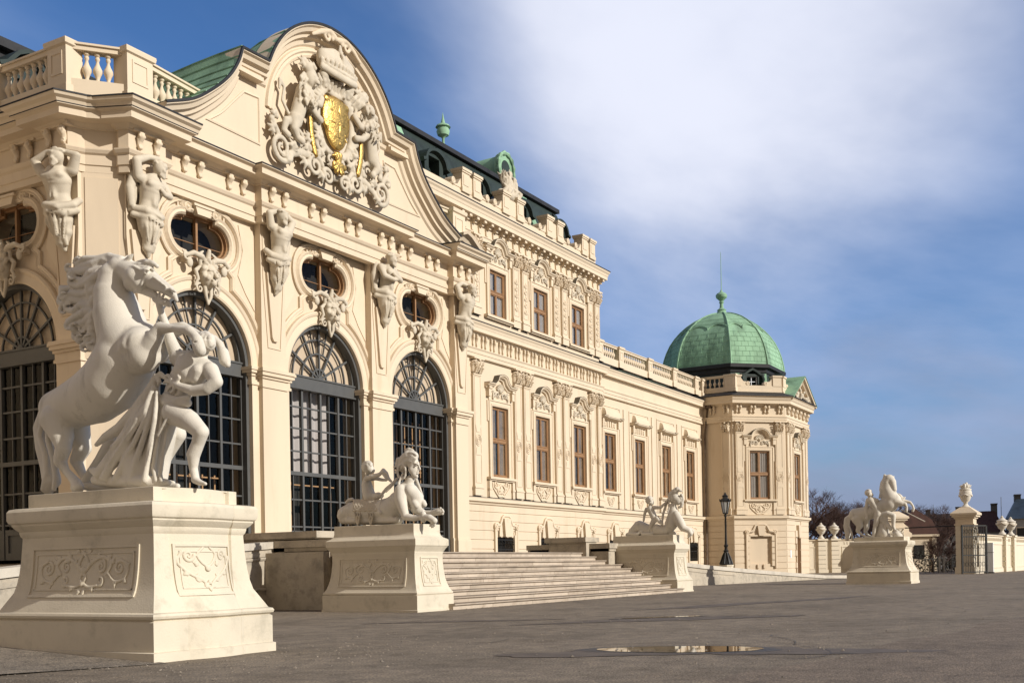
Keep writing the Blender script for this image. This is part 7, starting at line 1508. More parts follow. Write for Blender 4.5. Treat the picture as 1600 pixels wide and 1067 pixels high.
T_FSPH = unpack('40:0,859,67,83 0,-211,36,108 0,-1090,41,113;50:0,700,191,176 0,401,373,262 0,59,234,248 0,-350,190,253 0,-689,179,236;30:0,929,70,90 -200,630,89,89 -250,366,80,76 -250,209,203,44 -250,160,74,76 -250,-249,62,82;40:0,-858,205,195 0,-997,452,264 0,-1103,731,257 0,-1090,951,188 0,-1078,1171,132;30:-100,-1244,816,156 -150,-1424,496,187 -150,-1552,273,149 -100,-1762,174,112 -100,-1842,47,93 -80,-1749,-105,44;20:0,-1823,205,81 0,-1904,141,62 0,-1835,-13,50;30:0,-1200,1464,201 0,-1282,1382,182;20:0,-1415,1391,94 0,-1466,1248,75;20:0,-1172,1732,125 0,-1290,1826,106 0,-1373,1769,50;20:0,-1020,1645,119 0,-933,1492,75 0,-1032,1393,94;15:0,-1452,1562,69 0,-1516,1434,50 0,-1444,1156,63 0,-1343,1097,50;10:-100,-1196,1256,34 -100,-1176,1156,34 -100,-1124,1086,34 -100,-1056,1069,34 -100,-992,1108,34 -100,-950,1193,35 -100,-944,1298,35 -100,-975,1393,35 -100,-1034,1448,34 -100,-1103,1449,34 -100,-1162,1395,34 -100,-1194,1301,34;10:-100,-985,1203,44 -160,-937,952,38 -180,-975,762,31;12:0,-881,1431,63 0,-776,1216,50 -50,-672,872,50 -100,-642,525,44 -100,-728,50,31;40:-100,-394,281,189 -100,-596,211,126;10:-280,-490,-40,38 -280,-495,-150,31;10:-50,-1472,1590,62 -30,-1511,1506,34;10:-50,-1435,1459,62 -30,-1422,1373,34;10:-50,-1341,1377,63 -30,-1278,1319,34;10:-50,-1223,1373,63 -30,-1129,1363,34;10:-50,-1122,1448,63 -30,-1027,1491,35;10:-50,-1074,1576,63 -30,-1008,1657,35;10:-50,-1095,1712,63 -30,-1080,1804,35;10:-50,-1179,1808,63 -30,-1215,1879,34;10:-50,-1295,1832,63 -30,-1368,1856,34;10:-50,-1403,1774,62 -30,-1484,1745,34')
T_FPUT = unpack('30:-100,-143,1075,146 -100,-235,856,133 -100,-333,662,139;20:-100,-116,1424,139 -120,-184,1347,120;20:-100,-133,1233,57 -100,-139,1176,63;20:-100,34,1088,70 -120,115,869,54 -120,155,616,44;20:-100,-308,1137,76 -100,-579,1120,60 -80,-794,1306,47 -50,-902,1428,38;20:-150,-302,599,114 -200,-183,381,82 -220,-120,224,51 -250,-115,177,44;20:-150,-439,688,107 -200,-609,523,75 -200,-682,452,50;6:-180,-55,1527,48 -120,-4,1519,43 -141,7,1473,29;6:-101,27,1423,48 -106,27,1451,43 -74,22,1501,29;6:-17,27,1423,48 15,8,1462,43 29,-34,1486,29;6:-88,28,1412,48 -54,36,1450,43 -79,32,1465,29;6:-106,5,1372,48 -54,-13,1349,43 -48,-30,1339,29;6:-272,-230,1425,48 -276,-195,1406,43 -265,-245,1421,29;6:-105,-236,1516,48 -155,-251,1516,43 -179,-249,1517,29;6:-233,-96,1496,48 -213,-91,1521,43 -158,-54,1543,29;6:-128,-76,1566,48 -115,-128,1574,43 -158,-115,1566,29;6:-162,-181,1560,48 -92,-90,1573,43 -34,-60,1556,29;6:-50,-82,1565,48 -29,-40,1548,43 -32,-82,1557,29;6:-141,-157,1569,48 -124,-137,1573,43 -146,-221,1543,29;6:-215,-48,1438,48 -215,-60,1388,43 -232,-105,1361,29;6:12,-106,1513,48 29,-81,1490,43 36,-80,1464,29;6:3,-108,1524,48 3,-96,1529,43 -39,-153,1543,29;6:-255,-235,1480,48 -239,-246,1490,43 -230,-275,1441,29;6:24,-31,1497,48 -2,-69,1537,43 12,-73,1522,29;6:-38,-2,1529,48 -58,1,1530,43 -83,-31,1554,29;6:-93,29,1469,48 -49,27,1492,43 -41,25,1494,29;6:33,-73,1413,48 31,-82,1411,43 23,-125,1461,29;6:-273,-219,1451,48 -276,-173,1416,43 -244,-92,1404,29;6:26,-9,1465,48 32,-38,1482,43 33,-56,1485,29;6:-55,2,1528,48 -19,10,1509,43 7,15,1463,29;6:-7,-53,1539,48 2,-42,1529,43 21,-7,1481,29;6:-246,-102,1393,48 -207,-49,1395,43 -194,-36,1394,29;6:35,-50,1422,48 25,-10,1426,43 29,-60,1402,29;6:-250,-169,1354,48 -257,-185,1362,43 -218,-181,1327,29;6:38,-48,1440,48 38,-53,1456,43 38,-56,1459,29;6:-197,-156,1552,48 -251,-172,1507,43 -237,-173,1522,29;6:-189,-175,1554,48 -191,-203,1545,43 -168,-227,1538,29;6:-20,-151,1526,48 5,-101,1524,43 -26,-108,1551,29;6:-28,33,1435,48 -75,33,1427,43 -116,23,1452,29;6:33,-60,1413,48 -7,-9,1376,43 13,-61,1373,29;6:24,-99,1494,48 9,-116,1512,43 -27,-163,1526,29;6:-144,4,1477,48 -96,2,1524,43 -62,-6,1537,29;6:-156,-15,1502,48 -163,-26,1512,43 -152,1,1470,29;6:-66,-96,1570,48 -41,-60,1559,43 -10,-76,1544,29;6:22,-7,1479,48 16,8,1458,43 6,17,1448,29;6:-30,-174,1518,48 23,-95,1498,43 38,-44,1453,29;6:-21,-16,1533,48 -47,-9,1537,43 -27,-5,1528,29;6:-158,-212,1548,48 -163,-239,1528,43 -153,-255,1510,29;6:-143,8,1416,48 -175,-13,1458,43 -112,25,1434,29;6:-65,34,1424,48 -34,33,1467,43 -42,33,1473,29;6:-53,20,1386,48 -31,30,1419,43 -38,36,1448,29;6:-186,-21,1419,48 -195,-33,1407,43 -134,15,1444,29;6:-87,7,1369,48 -116,10,1386,43 -73,32,1419,29;6:15,-107,1507,48 -26,-157,1529,43 -65,-116,1568,29;6:38,-45,1441,48 38,-50,1455,43 23,-11,1417,29;6:-99,23,1403,48 -90,31,1452,43 -90,29,1470,29;6:-277,-185,1413,48 -269,-143,1414,43 -265,-139,1464,29;6:-23,32,1441,48 -5,10,1398,43 -5,-5,1382,29;6:-174,-17,1398,48 -160,0,1444,43 -103,23,1477,29;6:-220,-134,1534,48 -192,-118,1551,43 -206,-96,1532,29;6:6,-78,1528,48 23,-100,1494,43 -9,-142,1521,29;6:-158,-156,1567,48 -189,-131,1555,43 -161,-177,1562,29;6:-188,-165,1556,48 -177,-143,1562,43 -127,-169,1567,29;6:-55,34,1472,48 6,18,1441,43 -10,16,1404,29;6:-166,-44,1529,48 -196,-50,1502,43 -166,-51,1535,29;6:-267,-209,1475,48 -267,-154,1469,43 -260,-199,1492,29;6:-121,9,1497,48 -169,-26,1504,43 -210,-50,1473,29')
T_FHORSE = unpack('50:0,1006,1116,328 0,626,1134,351 0,227,1248,341 0,-170,1414,373 0,-603,1578,395 0,-800,1730,338;50:0,-647,1858,371 0,-478,2250,323 0,-472,2553,267 0,-554,2771,218;30:0,-624,2795,186 -50,-732,2625,185 -80,-804,2410,137 -100,-837,2247,121 -100,-828,2183,96;s10:-300,-719,2555,32;s10:-220,-904,2550,32;s10:-280,-825,2190,20;10:0,-684,2864,40 0,-697,2952,20;10:0,-800,2858,36 0,-829,2937,16;15:0,-258,1957,89 0,-193,2284,81 0,-238,2606,73 0,-391,2860,73 0,-588,2942,65;25:-100,-897,1681,241 -120,-1149,1569,144 -120,-1314,1550,92 -120,-1396,1378,60 -120,-1379,1291,72 -120,-1370,1204,68;25:150,-1004,1727,177 180,-1268,1684,96 180,-1498,1626,68 180,-1618,1460,52 180,-1646,1319,68 180,-1613,1212,64;25:-120,922,904,270 -140,803,573,155 -140,919,324,90 -140,691,129,53 -140,455,13,57 -140,318,-73,73;25:150,583,900,213 160,552,490,123 160,616,287,82 160,479,120,49 160,322,13,65;20:0,1247,1105,90 0,1452,927,123 0,1487,559,132 0,1405,186,132 0,1449,-39,99;10:-60,1275,1042,41 -80,1338,634,49 -100,1199,219,49 -100,1184,-89,41;10:0,1208,-87,41 -50,996,-134,33;8:-30,-264,1915,81 -60,-153,1943,61 -60,-120,1880,36;8:-30,-289,2035,81 -60,-182,2071,61 -60,-150,2008,36;8:-30,-315,2155,81 -60,-212,2199,61 -60,-180,2136,36;8:-30,-340,2275,81 -60,-242,2327,61 -60,-209,2264,36;8:-30,-366,2395,81 -60,-271,2455,61 -60,-239,2392,36;8:-30,-391,2515,81 -60,-301,2583,61 -60,-269,2520,36;8:-30,-417,2635,81 -60,-331,2711,61 -60,-298,2648,36;8:-30,-442,2755,81 -60,-360,2838,61 -60,-328,2775,36;8:-30,-468,2874,81 -60,-390,2966,61 -60,-357,2903,36;6:-50,-637,2944,48 -120,-688,2857,36;6:-50,-667,2918,48 -120,-726,2822,36;6:-50,-698,2893,48 -120,-765,2788,36;6:-50,-729,2867,48 -120,-803,2754,36;6:-50,-759,2841,48 -120,-841,2720,36')
T_FMAN = unpack('40:-250,235,1766,186 -250,70,1516,170 -250,-82,1227,170 -250,-91,1065,178;30:-250,380,1805,89 -250,202,1838,121 -250,-32,1754,105;20:-250,323,2115,154 -260,267,2051,138;20:-260,176,2079,57 -260,134,2012,40;20:-250,287,1931,81 -250,272,1869,89;15:-300,369,1791,97 -320,437,1489,77 -340,461,1246,65 -360,410,1000,53 -360,439,904,69;20:-200,-42,1756,97 -150,-125,1512,73 -100,-269,1386,61;25:-250,-59,1026,170 -270,-19,744,133 -270,56,464,101 -270,100,223,97 -280,142,-79,57 -300,132,-181,44;25:-200,-206,1042,170 -220,-523,1110,153 -240,-789,1006,128 -220,-796,758,96 -200,-772,518,88 -200,-835,336,56 -200,-950,280,40;6:-181,308,2270,53 -166,372,2271,47 -205,333,2282,32;6:-428,286,2146,52 -422,263,2153,47 -406,251,2181,31;6:-347,267,2246,52 -285,248,2255,47 -278,211,2220,31;6:-292,454,2088,53 -356,423,2108,47 -376,406,2142,31;6:-119,414,2231,53 -74,387,2172,47 -74,398,2158,32;6:-412,349,2163,52 -383,398,2147,47 -329,443,2154,32;6:-411,352,2095,52 -425,321,2147,47 -411,354,2157,31;6:-135,436,2225,53 -114,455,2163,47 -113,455,2135,32;6:-292,421,2239,53 -295,399,2255,47 -235,391,2275,32;6:-86,367,2207,53 -102,388,2226,47 -99,376,2225,32;6:-304,308,2273,52 -341,326,2258,47 -326,315,2266,31;6:-116,457,2135,53 -102,445,2159,47 -80,396,2106,32;6:-160,267,2235,53 -195,261,2250,47 -165,259,2231,32;6:-426,320,2117,52 -402,369,2096,47 -373,333,2025,31;6:-417,277,2073,52 -422,268,2089,47 -409,237,2091,31;6:-417,331,2167,52 -423,332,2120,47 -426,305,2155,31;6:-92,417,2196,53 -134,467,2142,47 -137,464,2112,32;6:-428,272,2135,52 -416,240,2133,47 -419,266,2167,31;6:-190,474,2187,53 -162,474,2173,47 -147,457,2206,32;6:-396,299,2040,52 -402,316,2050,47 -372,314,2020,31;6:-356,276,2244,52 -383,266,2220,47 -388,237,2194,31;6:-297,389,2261,53 -235,395,2273,47 -263,353,2282,32;6:-181,386,2272,53 -215,401,2271,47 -240,350,2284,32;6:-199,402,2269,53 -250,386,2275,47 -195,375,2278,32;6:-176,441,2239,53 -245,431,2247,47 -294,416,2243,32;6:-142,461,2096,53 -128,464,2154,47 -131,464,2126,32;6:-369,396,2193,52 -347,432,2139,47 -365,417,2130,31;6:-266,225,2235,52 -202,240,2234,47 -204,223,2213,32;6:-151,356,2266,53 -174,306,2267,47 -224,262,2261,32;6:-421,257,2151,52 -389,221,2171,47 -413,263,2178,31;6:-264,472,2152,53 -276,460,2189,47 -205,481,2142,32;6:-421,327,2096,52 -402,326,2054,47 -400,294,2044,31;6:-166,456,2218,53 -160,452,2221,47 -116,445,2194,32;6:-248,468,2190,53 -180,479,2163,47 -107,450,2145,32;6:-295,461,2121,53 -325,434,2078,47 -342,435,2124,32;6:-137,465,2116,53 -155,447,2064,47 -204,479,2119,32;6:-147,469,2114,53 -126,458,2110,47 -126,457,2111,32;6:-388,392,2113,52 -407,358,2164,47 -399,378,2114,31;6:-89,346,2208,53 -126,386,2248,47 -107,351,2233,32;6:-114,449,2111,53 -123,433,2073,47 -98,379,2067,32;6:-72,393,2150,53 -97,374,2223,47 -86,375,2206,32;6:-307,336,2273,52 -247,321,2284,47 -210,294,2274,32;6:-411,327,2068,52 -407,355,2087,47 -364,394,2061,31;6:-141,460,2096,53 -211,467,2079,47 -259,454,2063,32;6:-366,416,2136,52 -396,376,2165,47 -392,387,2109,31;6:-411,360,2132,52 -397,367,2178,47 -349,413,2197,31;6:-353,240,2227,52 -367,214,2188,47 -394,236,2185,31;6:-233,330,2285,53 -254,375,2278,47 -174,352,2275,32;6:-395,275,2210,52 -351,287,2250,47 -288,336,2278,31;6:-258,448,2225,53 -215,432,2250,47 -180,459,2217,32')
T_FDRAPE = unpack('20:-220,-333,1379,89 -240,-253,1059,121 -220,-284,817,145 -200,-509,568,121 -200,-661,361,80;12:-220,-447,1213,81 -220,-479,810,64 -200,-430,490,64;40:-100,-255,579,202 -80,-284,214,267 -50,-391,-31,226;30:-100,-94,341,121 -100,-9,-61,138;30:-100,-908,114,201 -100,-983,-28,209 0,-885,-145,201;30:0,-183,-146,105 0,-612,-178,121 0,-1077,-190,96;10:-300,-421,1051,32 -280,-333,652,36 -260,-242,172,40 -220,-72,-105,36;10:-300,-456,808,32 -260,-441,408,36 -220,-504,4,36;15:100,-1055,1924,105 100,-1130,1760,121 100,-1286,1873,40;15:100,-960,2029,56 100,-1018,2006,64')
T_STICK = unpack('0:-130,-1146,1276,24 -130,-2202,678,24')
# ================================================================ STATUES
def rock(x0, x1, y0, y1, h, n, seed):
    q = random.Random(seed); P = [('c', [(x0+.15, y0+.15, .0), (x0+.15, y1-.15, .0)], [.12, .12], .06), ('c', [(x1-.15, y0+.15, .0), (x1-.15, y1-.15, .0)], [.12, .12], .06), ('c', [((x0+x1)/2, y0+.2, -.02), ((x0+x1)/2, y1-.2, -.02)], [h*.8, h*.8], .1)]
    return P
def statue(root, name, prims, vox, k, mat='statue', noise=.0, parent=None):
    me = sculpt_mesh(name, prims, M[mat], vox, k, noise=noise, nfreq=14)
    return inst(name, me, W[root.name], parent or root)
h1 = tag(empty('horse_tamer_statue', (10.77, 12.37, 2.235)), 'huge white stone group of a rearing horse held by a naked man, nearest statue', 'statue', 'horse tamer statues')
statue(h1, 'rearing_horse', T_HORSE, .0175, .02, noise=.0015)
statue(h1, 'man', T_MAN, .0135, .015)
statue(h1, 'drapery', T_DRAPE, .0175, .02, noise=.0015)
h2 = tag(empty('horse_tamer_statue', (55.23, 11.6, 2.235)), 'small distant white rearing horse with a naked man standing beside it, near the gate', 'statue', 'horse tamer statues')
statue(h2, 'rearing_horse', T_FHORSE, .035, .03)
statue(h2, 'man', T_FMAN, .028, .02)
fd_ = statue(h2, 'drapery', T_FDRAPE, .035, .03)
statue(h2, 'stick', T_STICK, .02, .01)
s1 = tag(empty('sphinx_statue', (24.1, 17.85, 2.28)), 'white stone sphinx with seated putto on its back, at the near end of the steps', 'statue', 'sphinx statues')
statue(s1, 'sphinx', T_SPH, .0175, .02, noise=.001)
statue(s1, 'putto', T_PUTTO, .0145, .015)
statue(s1, 'saddle_cloth', T_CLOTH, .0145, .012, 'stucco_stone')
s2 = tag(empty('sphinx_statue', (41.9, 17.85, 2.28)), 'grey-white stone sphinx with a standing putto beside it, at the far end of the steps', 'statue', 'sphinx statues')
statue(s2, 'sphinx', T_FSPH, .024, .025)
statue(s2, 'putto', T_FPUT, .02, .015)

# ---- figures carrying the portico cornice (x right, y<0 outwards, z up)
def atlas(v):
    R = random.Random(v)
    P = [('c', [(0, -.30, 1.0), (0, -.32, 1.2)], [.30, .30], .06), ('c', [(0, -.34, 1.25), (.0, -.36, 1.5), (.02, -.46, 1.85), (.02, -.48, 2.05)], [.26, .26, .33, .27], .05),
         ('c', [(-.34, -.42, 2.1), (.36, -.42, 2.1)], [.15, .15], .05),
         ('c', [(-.17, -.68, 1.93), (.2, -.68, 1.93)], [.11, .11], .05), ('c', [(0, -.62, 1.35), (0, -.6, 1.62)], [.09, .1], .06)]
    hx = .14 if v != 2 else -.02
    P += [('c', [(hx*.5, -.52, 2.2), (hx, -.62, 2.34)], [.12, .12], .03), ('e', (hx, -.68, 2.46), (.165, .2, .215), (18, 0, 0)), ('c', [(hx, -.86, 2.40), (hx, -.88, 2.35)], [.04, .05], .02), ('c', [(hx, -.80, 2.28), (hx, -.84, 2.16)], [.09, .04], .03)]
    for i in range(16):
        a = R.uniform(0, 2*PI); e = R.uniform(.1, 1.3); P.append(('c', [(hx+.17*math.cos(a)*math.cos(e), -.66+.17*math.sin(a)*math.cos(e), 2.5+.17*math.sin(e)), (hx+.2*math.cos(a+.4)*math.cos(e), -.66+.2*math.sin(a+.4)*math.cos(e), 2.5+.2*math.sin(e))], [.06, .045], .012))
    def arm(pts, r): P.append(('c', pts, r, .03))
    if v in (0, 3):
        arm([(-.38, -.42, 2.12), (-.58, -.42, 2.5), (-.25, -.42, 2.72), (.02, -.45, 2.7)], [.14, .11, .085, .09]); arm([(.4, -.42, 2.12), (.55, -.52, 2.5), (.3, -.55, 2.62), (.15, -.55, 2.68)], [.14, .11, .08, .09])
    elif v == 1:
        arm([(-.38, -.42, 2.12), (-.5, -.5, 2.55), (-.1, -.5, 2.78), (.2, -.5, 2.82)], [.14, .12, .09, .09]); arm([(.4, -.45, 2.08), (.5, -.62, 1.75), (.22, -.78, 1.7), (.1, -.8, 1.78)], [.14, .11, .08, .07])
    else:
        arm([(-.38, -.45, 2.1), (-.46, -.68, 1.72), (-.1, -.84, 1.62), (.15, -.86, 1.7)], [.14, .11, .085, .07]); arm([(.4, -.45, 2.08), (.44, -.7, 1.72), (.1, -.88, 1.72), (-.12, -.86, 1.82)], [.14, .11, .085, .07])
    # swathes round the hips and a hanging tail
    P += [('c', [(-.36, -.22, 1.2), (-.2, -.55, 1.12), (.1, -.62, 1.0), (.36, -.4, 1.12), (.42, -.2, 1.3)], [.12, .13, .13, .12, .1], .02),
          ('c', [(-.4, -.2, 1.02), (-.12, -.58, .92), (.2, -.56, .84), (.4, -.3, .98)], [.1, .12, .12, .1], .02),
          ('c', [(-.02, -.34, 1.0), (.0, -.34, .7), (.06, -.3, .4), (.0, -.26, .1), (.05, -.22, -.12)], [.34, .30, .22, .15, .05], .03),
          ('c', [(-.2, -.45, 1.0), (-.18, -.5, .65), (-.1, -.42, .35), (-.06, -.34, .15)], [.09, .09, .08, .05], .015), ('c', [(.18, -.48, .95), (.2, -.5, .6), (.12, -.42, .3), (.14, -.3, .02)], [.1, .09, .08, .05], .015),
          ('c', [(.02, -.6, .95), (.02, -.6, .6), (.0, -.5, .25)], [.08, .07, .05], .012)]
    if v != 3: P += [('c', [(-.42, -.25, 2.2), (-.5, -.2, 1.8), (-.46, -.2, 1.3)], [.12, .13, .1], .03), ('c', [(-.38, -.1, 2.35), (-.3, -.12, 1.9), (-.42, -.1, 1.2)], [.14, .14, .1], .04)]
    for a_ in range(7):
        x_ = -.27+.09*a_; P.append(('s', [(x_*1.25, -.34-.32*math.cos(x_*3), .9), (x_*1.0, -.3-.30*math.cos(x_*3), .55), (x_*.5+.02, -.28-.2*math.cos(x_*3), .2)], [.022, .028, .02], .012))
    P += [('s', [(0, -.86, 1.95), (0, -.72, 1.5), (0, -.66, 1.2)], [.025, .03, .02], .03), ('s', [(-.25, -.78, 1.74), (.25, -.78, 1.74)], [.025, .025], .03), ('c', [(hx-.06, -.80, 2.24), (hx, -.84, 2.16), (hx+.06, -.80, 2.24)], [.05, .05, .05], .015)]
    for a, b in (((-.30, 1.15), (.1, .9)), ((-.2, 1.02), (.3, .85)), ((-.1, .8), (.1, .4)), ((.12, .8), (.03, .3))): P.append(('s', [(a[0], -.74, a[1]), (b[0], -.72, b[1])], [.03, .03], .02))
    return sculpt_mesh('atlas_figure', P, M['stucco_stone'], .023, .025)
AT = [atlas(i) for i in range(4)]
for c, v, mir in ((24.0, 1, False), (29.85, 0, True), (36.15, 2, False), (42.0, 3, False)):
    Mx_ = T(c, 26.95, 11.0) @ Matrix.Diagonal((-1.16 if mir else 1.16, 1.0, 1.02, 1))
    inst('atlas_figure', AT[v], Mx_, PAL)
inst('atlas_figure', AT[3], T(22.45, 28.4, 11.0, -PI/2+.3) @ Matrix.Diagonal((1.3, 1.12, 1.02, 1)), PAL)
inst('atlas_figure', AT[1], T(22.45, 34.3, 11.0, -PI/2) @ Matrix.Diagonal((1.3, 1.12, 1.02, 1)), PAL)

# ---- coat of arms in the gable ------------------------------------------
ARM = inst('coat_of_arms', bpy.data.meshes.new('tmp'), T(33.15, 26.95, 0) @ Matrix.Diagonal((1, .78, 1, 1)), PAL)
P = []
# scrolled plinth, broken into volutes and leaves
def leafy(x, y, z, a, L_, w=.1, sp=32):
    out = []
    for q in (-2, -1, 0, 1, 2):
        b = math.radians(a+q*sp); l2 = L_*(1-.16*abs(q)); out.append(('c', [(x, y+.05, z), (x+l2*.5*math.cos(b), y-.1, z+l2*.5*math.sin(b)), (x+l2*math.cos(b+.15*q), y-.02, z+l2*math.sin(b+.15*q))], [w*.6, w*.85, w*.3], .012))
    return out
P += S2([('c', [(0, -.2, 16.0), (.7, -.25, 16.1), (1.3, -.25, 16.4), (1.9, -.25, 16.35), (2.5, -.25, 16.1)], [.14, .16, .17, .15, .13], .06), scroll(2.95, 16.2, .52, 1.7, -.32, .11, 200, 1, 34), scroll(1.2, 16.05, .42, 1.6, -.4, .1, 160, -1, 30), scroll(2.05, 16.8, .36, 1.5, -.3, .085, 20, 1), scroll(.5, 15.85, .3, 1.4, -.42, .085, 30, 1),
         ('c', [(3.1, -.25, 16.7), (3.4, -.25, 17.1), (3.25, -.25, 17.35)], [.12, .1, .05], .03)]
        +leafy(1.55, -.3, 16.5, 80, .45)+leafy(2.4, -.3, 16.3, 110, .45)+leafy(2.6, -.3, 16.0, -60, .4)+leafy(1.7, -.3, 16.15, -80, .42)+leafy(.85, -.35, 15.95, -100, .42)+leafy(3.3, -.25, 16.7, 20, .35)+leafy(.9, -.36, 16.5, 70, .4)+leafy(.3, -.4, 16.25, 95, .35)+leafy(3.3, -.25, 17.2, 110, .3))
for x0, x1 in ((-2.4, -1.4), (1.4, 2.4)): P.append(('s', [(x0, -.44, 16.25), ((x0+x1)/2, -.46, 16.42), (x1, -.44, 16.35)], [.03, .03, .03], .01))
# cartouche round the shield
P += S2([('c', [(.15, -.3, 16.75), (.75, -.32, 17.0), (1.0, -.34, 17.5), (1.02, -.36, 18.2), (.95, -.36, 18.8), (.5, -.38, 19.15), (0, -.4, 19.05)], [.14, .17, .16, .15, .16, .13, .12], .04), scroll(1.05, 18.85, .3, 1.3, -.42, .1, 180, -1), scroll(.85, 16.95, .33, 1.3, -.42, .11, 90, -1), scroll(.35, 16.6, .24, 1.2, -.42, .09, 60, 1),
         ('c', [(.9, -.3, 17.3), (1.25, -.42, 17.6), (1.15, -.45, 18.0)], [.13, .12, .06], .03)])
# helmets and plumes either side below the crown
P += S2(leafy(1.3, -.42, 19.5, 60, .42)+leafy(1.75, -.4, 19.6, 20, .35)+leafy(1.15, -.4, 18.3, 20, .35)+leafy(1.0, -.42, 17.2, -20, .38)+leafy(.55, -.45, 19.1, 100, .35, .08)+leafy(1.5, -.35, 17.0, -30, .35)+[('c', [(.6, -.45, 19.35), (.75, -.55, 19.55)], [.2, .22], .04), ('c', [(1.35, -.4, 19.2), (1.6, -.48, 19.5), (1.75, -.45, 19.75)], [.26, .22, .1], .05), ('c', [(1.5, -.6, 19.2), (1.75, -.7, 19.1)], [.14, .07], .03)])
for i in range(14):
    a = -1.3+2.6*i/13; P.append(('c', [(a, -.38, 19.0+.12*math.cos(a)), (a*1.12, -.6, 19.3+.15*math.cos(a*2)), (a*1.25, -.62, 19.42)], [.1, .1, .06], .02))
# lions
for s in (-1, 1):
    def L_(x, y, z): return (s*x, y, z)
    P += [('c', [L_(2.25, -.4, 17.35), L_(2.1, -.48, 17.9), L_(1.85, -.55, 18.45)], [.28, .3, .38], .08), ('e', L_(1.72, -.78, 18.95), (.27, .3, .32)), ('c', [L_(1.66, -1.0, 18.88), L_(1.64, -1.08, 18.82)], [.14, .12], .04), ('s', [L_(1.5, -1.12, 18.74), L_(1.75, -1.12, 18.74)], [.03, .03], .02),
          ('c', [L_(1.58, -1.02, 19.02), L_(1.57, -1.04, 19.02)], [.05, .05], .02), ('c', [L_(1.6, -.7, 18.3), L_(1.2, -.75, 18.25), L_(1.0, -.62, 18.55)], [.17, .13, .14], .05), ('c', [L_(1.7, -.65, 18.1), L_(1.35, -.72, 17.8), L_(1.05, -.62, 17.75)], [.16, .12, .13], .05),
          ('c', [L_(2.3, -.45, 17.4), L_(2.45, -.55, 17.0), L_(2.25, -.5, 16.75), L_(2.1, -.6, 16.65)], [.27, .17, .13, .14], .05), ('c', [L_(2.3, -.3, 17.3), L_(2.75, -.4, 17.2), L_(2.85, -.35, 16.85), L_(2.7, -.45, 16.7)], [.22, .15, .11, .12], .05),
          ('c', [L_(2.5, -.3, 17.5), L_(2.85, -.3, 17.9), L_(2.75, -.32, 18.4), L_(2.95, -.3, 18.6), L_(3.0, -.3, 18.3)], [.07, .06, .06, .09, .05], .02)]
    q = random.Random(int(s)+5)
    for i in range(46):
        a = q.uniform(0, 2*PI); rr_ = q.uniform(.2, .42); z0 = q.uniform(18.15, 19.2); x0 = 1.85-.1*(z0-18.6)
        P.append(('c', [L_(x0+rr_*math.cos(a)*.8, -.62-rr_*abs(math.sin(a))*.5, z0), L_(x0+(rr_+.1)*math.cos(a+.2), -.62-(rr_+.04)*abs(math.sin(a)), z0-.14), L_(x0+(rr_+.1)*math.cos(a-.1), -.6-(rr_+.04)*abs(math.sin(a)), z0-.3)], [.085, .075, .03], .012))
inst('lions_and_scrolls', sculpt_mesh('lions_and_scrolls', P, M['stucco_stone'], .034, .016), W[ARM.name], ARM)
# crown
P = [('c', [(-.95, -.7, 19.75), (-.5, -.9, 19.62), (0, -.95, 19.6), (.5, -.9, 19.62), (.95, -.7, 19.75)], [.13]*5, .02), ('c', [(-.95, -.7, 19.95), (-.5, -.92, 19.82), (0, -.98, 19.8), (.5, -.92, 19.82), (.95, -.7, 19.95)], [.07]*5, .01), ('e', (0, -.5, 20.1), (1.02, .5, .42)), ('c', [(-.72, -.5, 20.25), (-.2, -.55, 20.4)], [.3, .32], .05), ('c', [(.72, -.5, 20.25), (.2, -.55, 20.4)], [.3, .32], .05)]
for i in range(11):
    a = -1.0+2*i/10; P.append(('c', [(a*.98, -.95+.28*a*a, 19.85), (a, -1.0+.28*a*a, 20.02)], [.06, .09], .01))
P += [('s', [(x_, -1.0+.2*x_*x_, 20.05), (x_*.9, -.98+.2*x_*x_, 20.3), (x_*.7, -.8, 20.55)], [.03, .035, .03], .015) for x_ in (-.75, -.5, -.25, .25, .5, .75)]
P += [('c', [(0, -.95, 20.0), (0, -1.0, 20.35), (0, -.8, 20.62)], [.07, .08, .07], .01), ('c', [(0, -.8, 20.65), (0, -.8, 20.85)], [.1, .05], .01)]
inst('crown', sculpt_mesh('crown', P, M['stucco_stone'], .034, .03), W[ARM.name], ARM)
# strapwork on the arch above the crown
P = S2([scroll(.55, 21.05, .26, 1.3, -.62, .09, 180, -1), ('c', [(.1, -.6, 21.15), (.5, -.65, 21.3), (1.0, -.62, 21.05), (1.4, -.6, 20.8)], [.12, .13, .1, .06], .03)])
inst('keystone_scroll', sculpt_mesh('keystone_scroll', P, M['trim'], .04, .03), W[ARM.name], ARM)
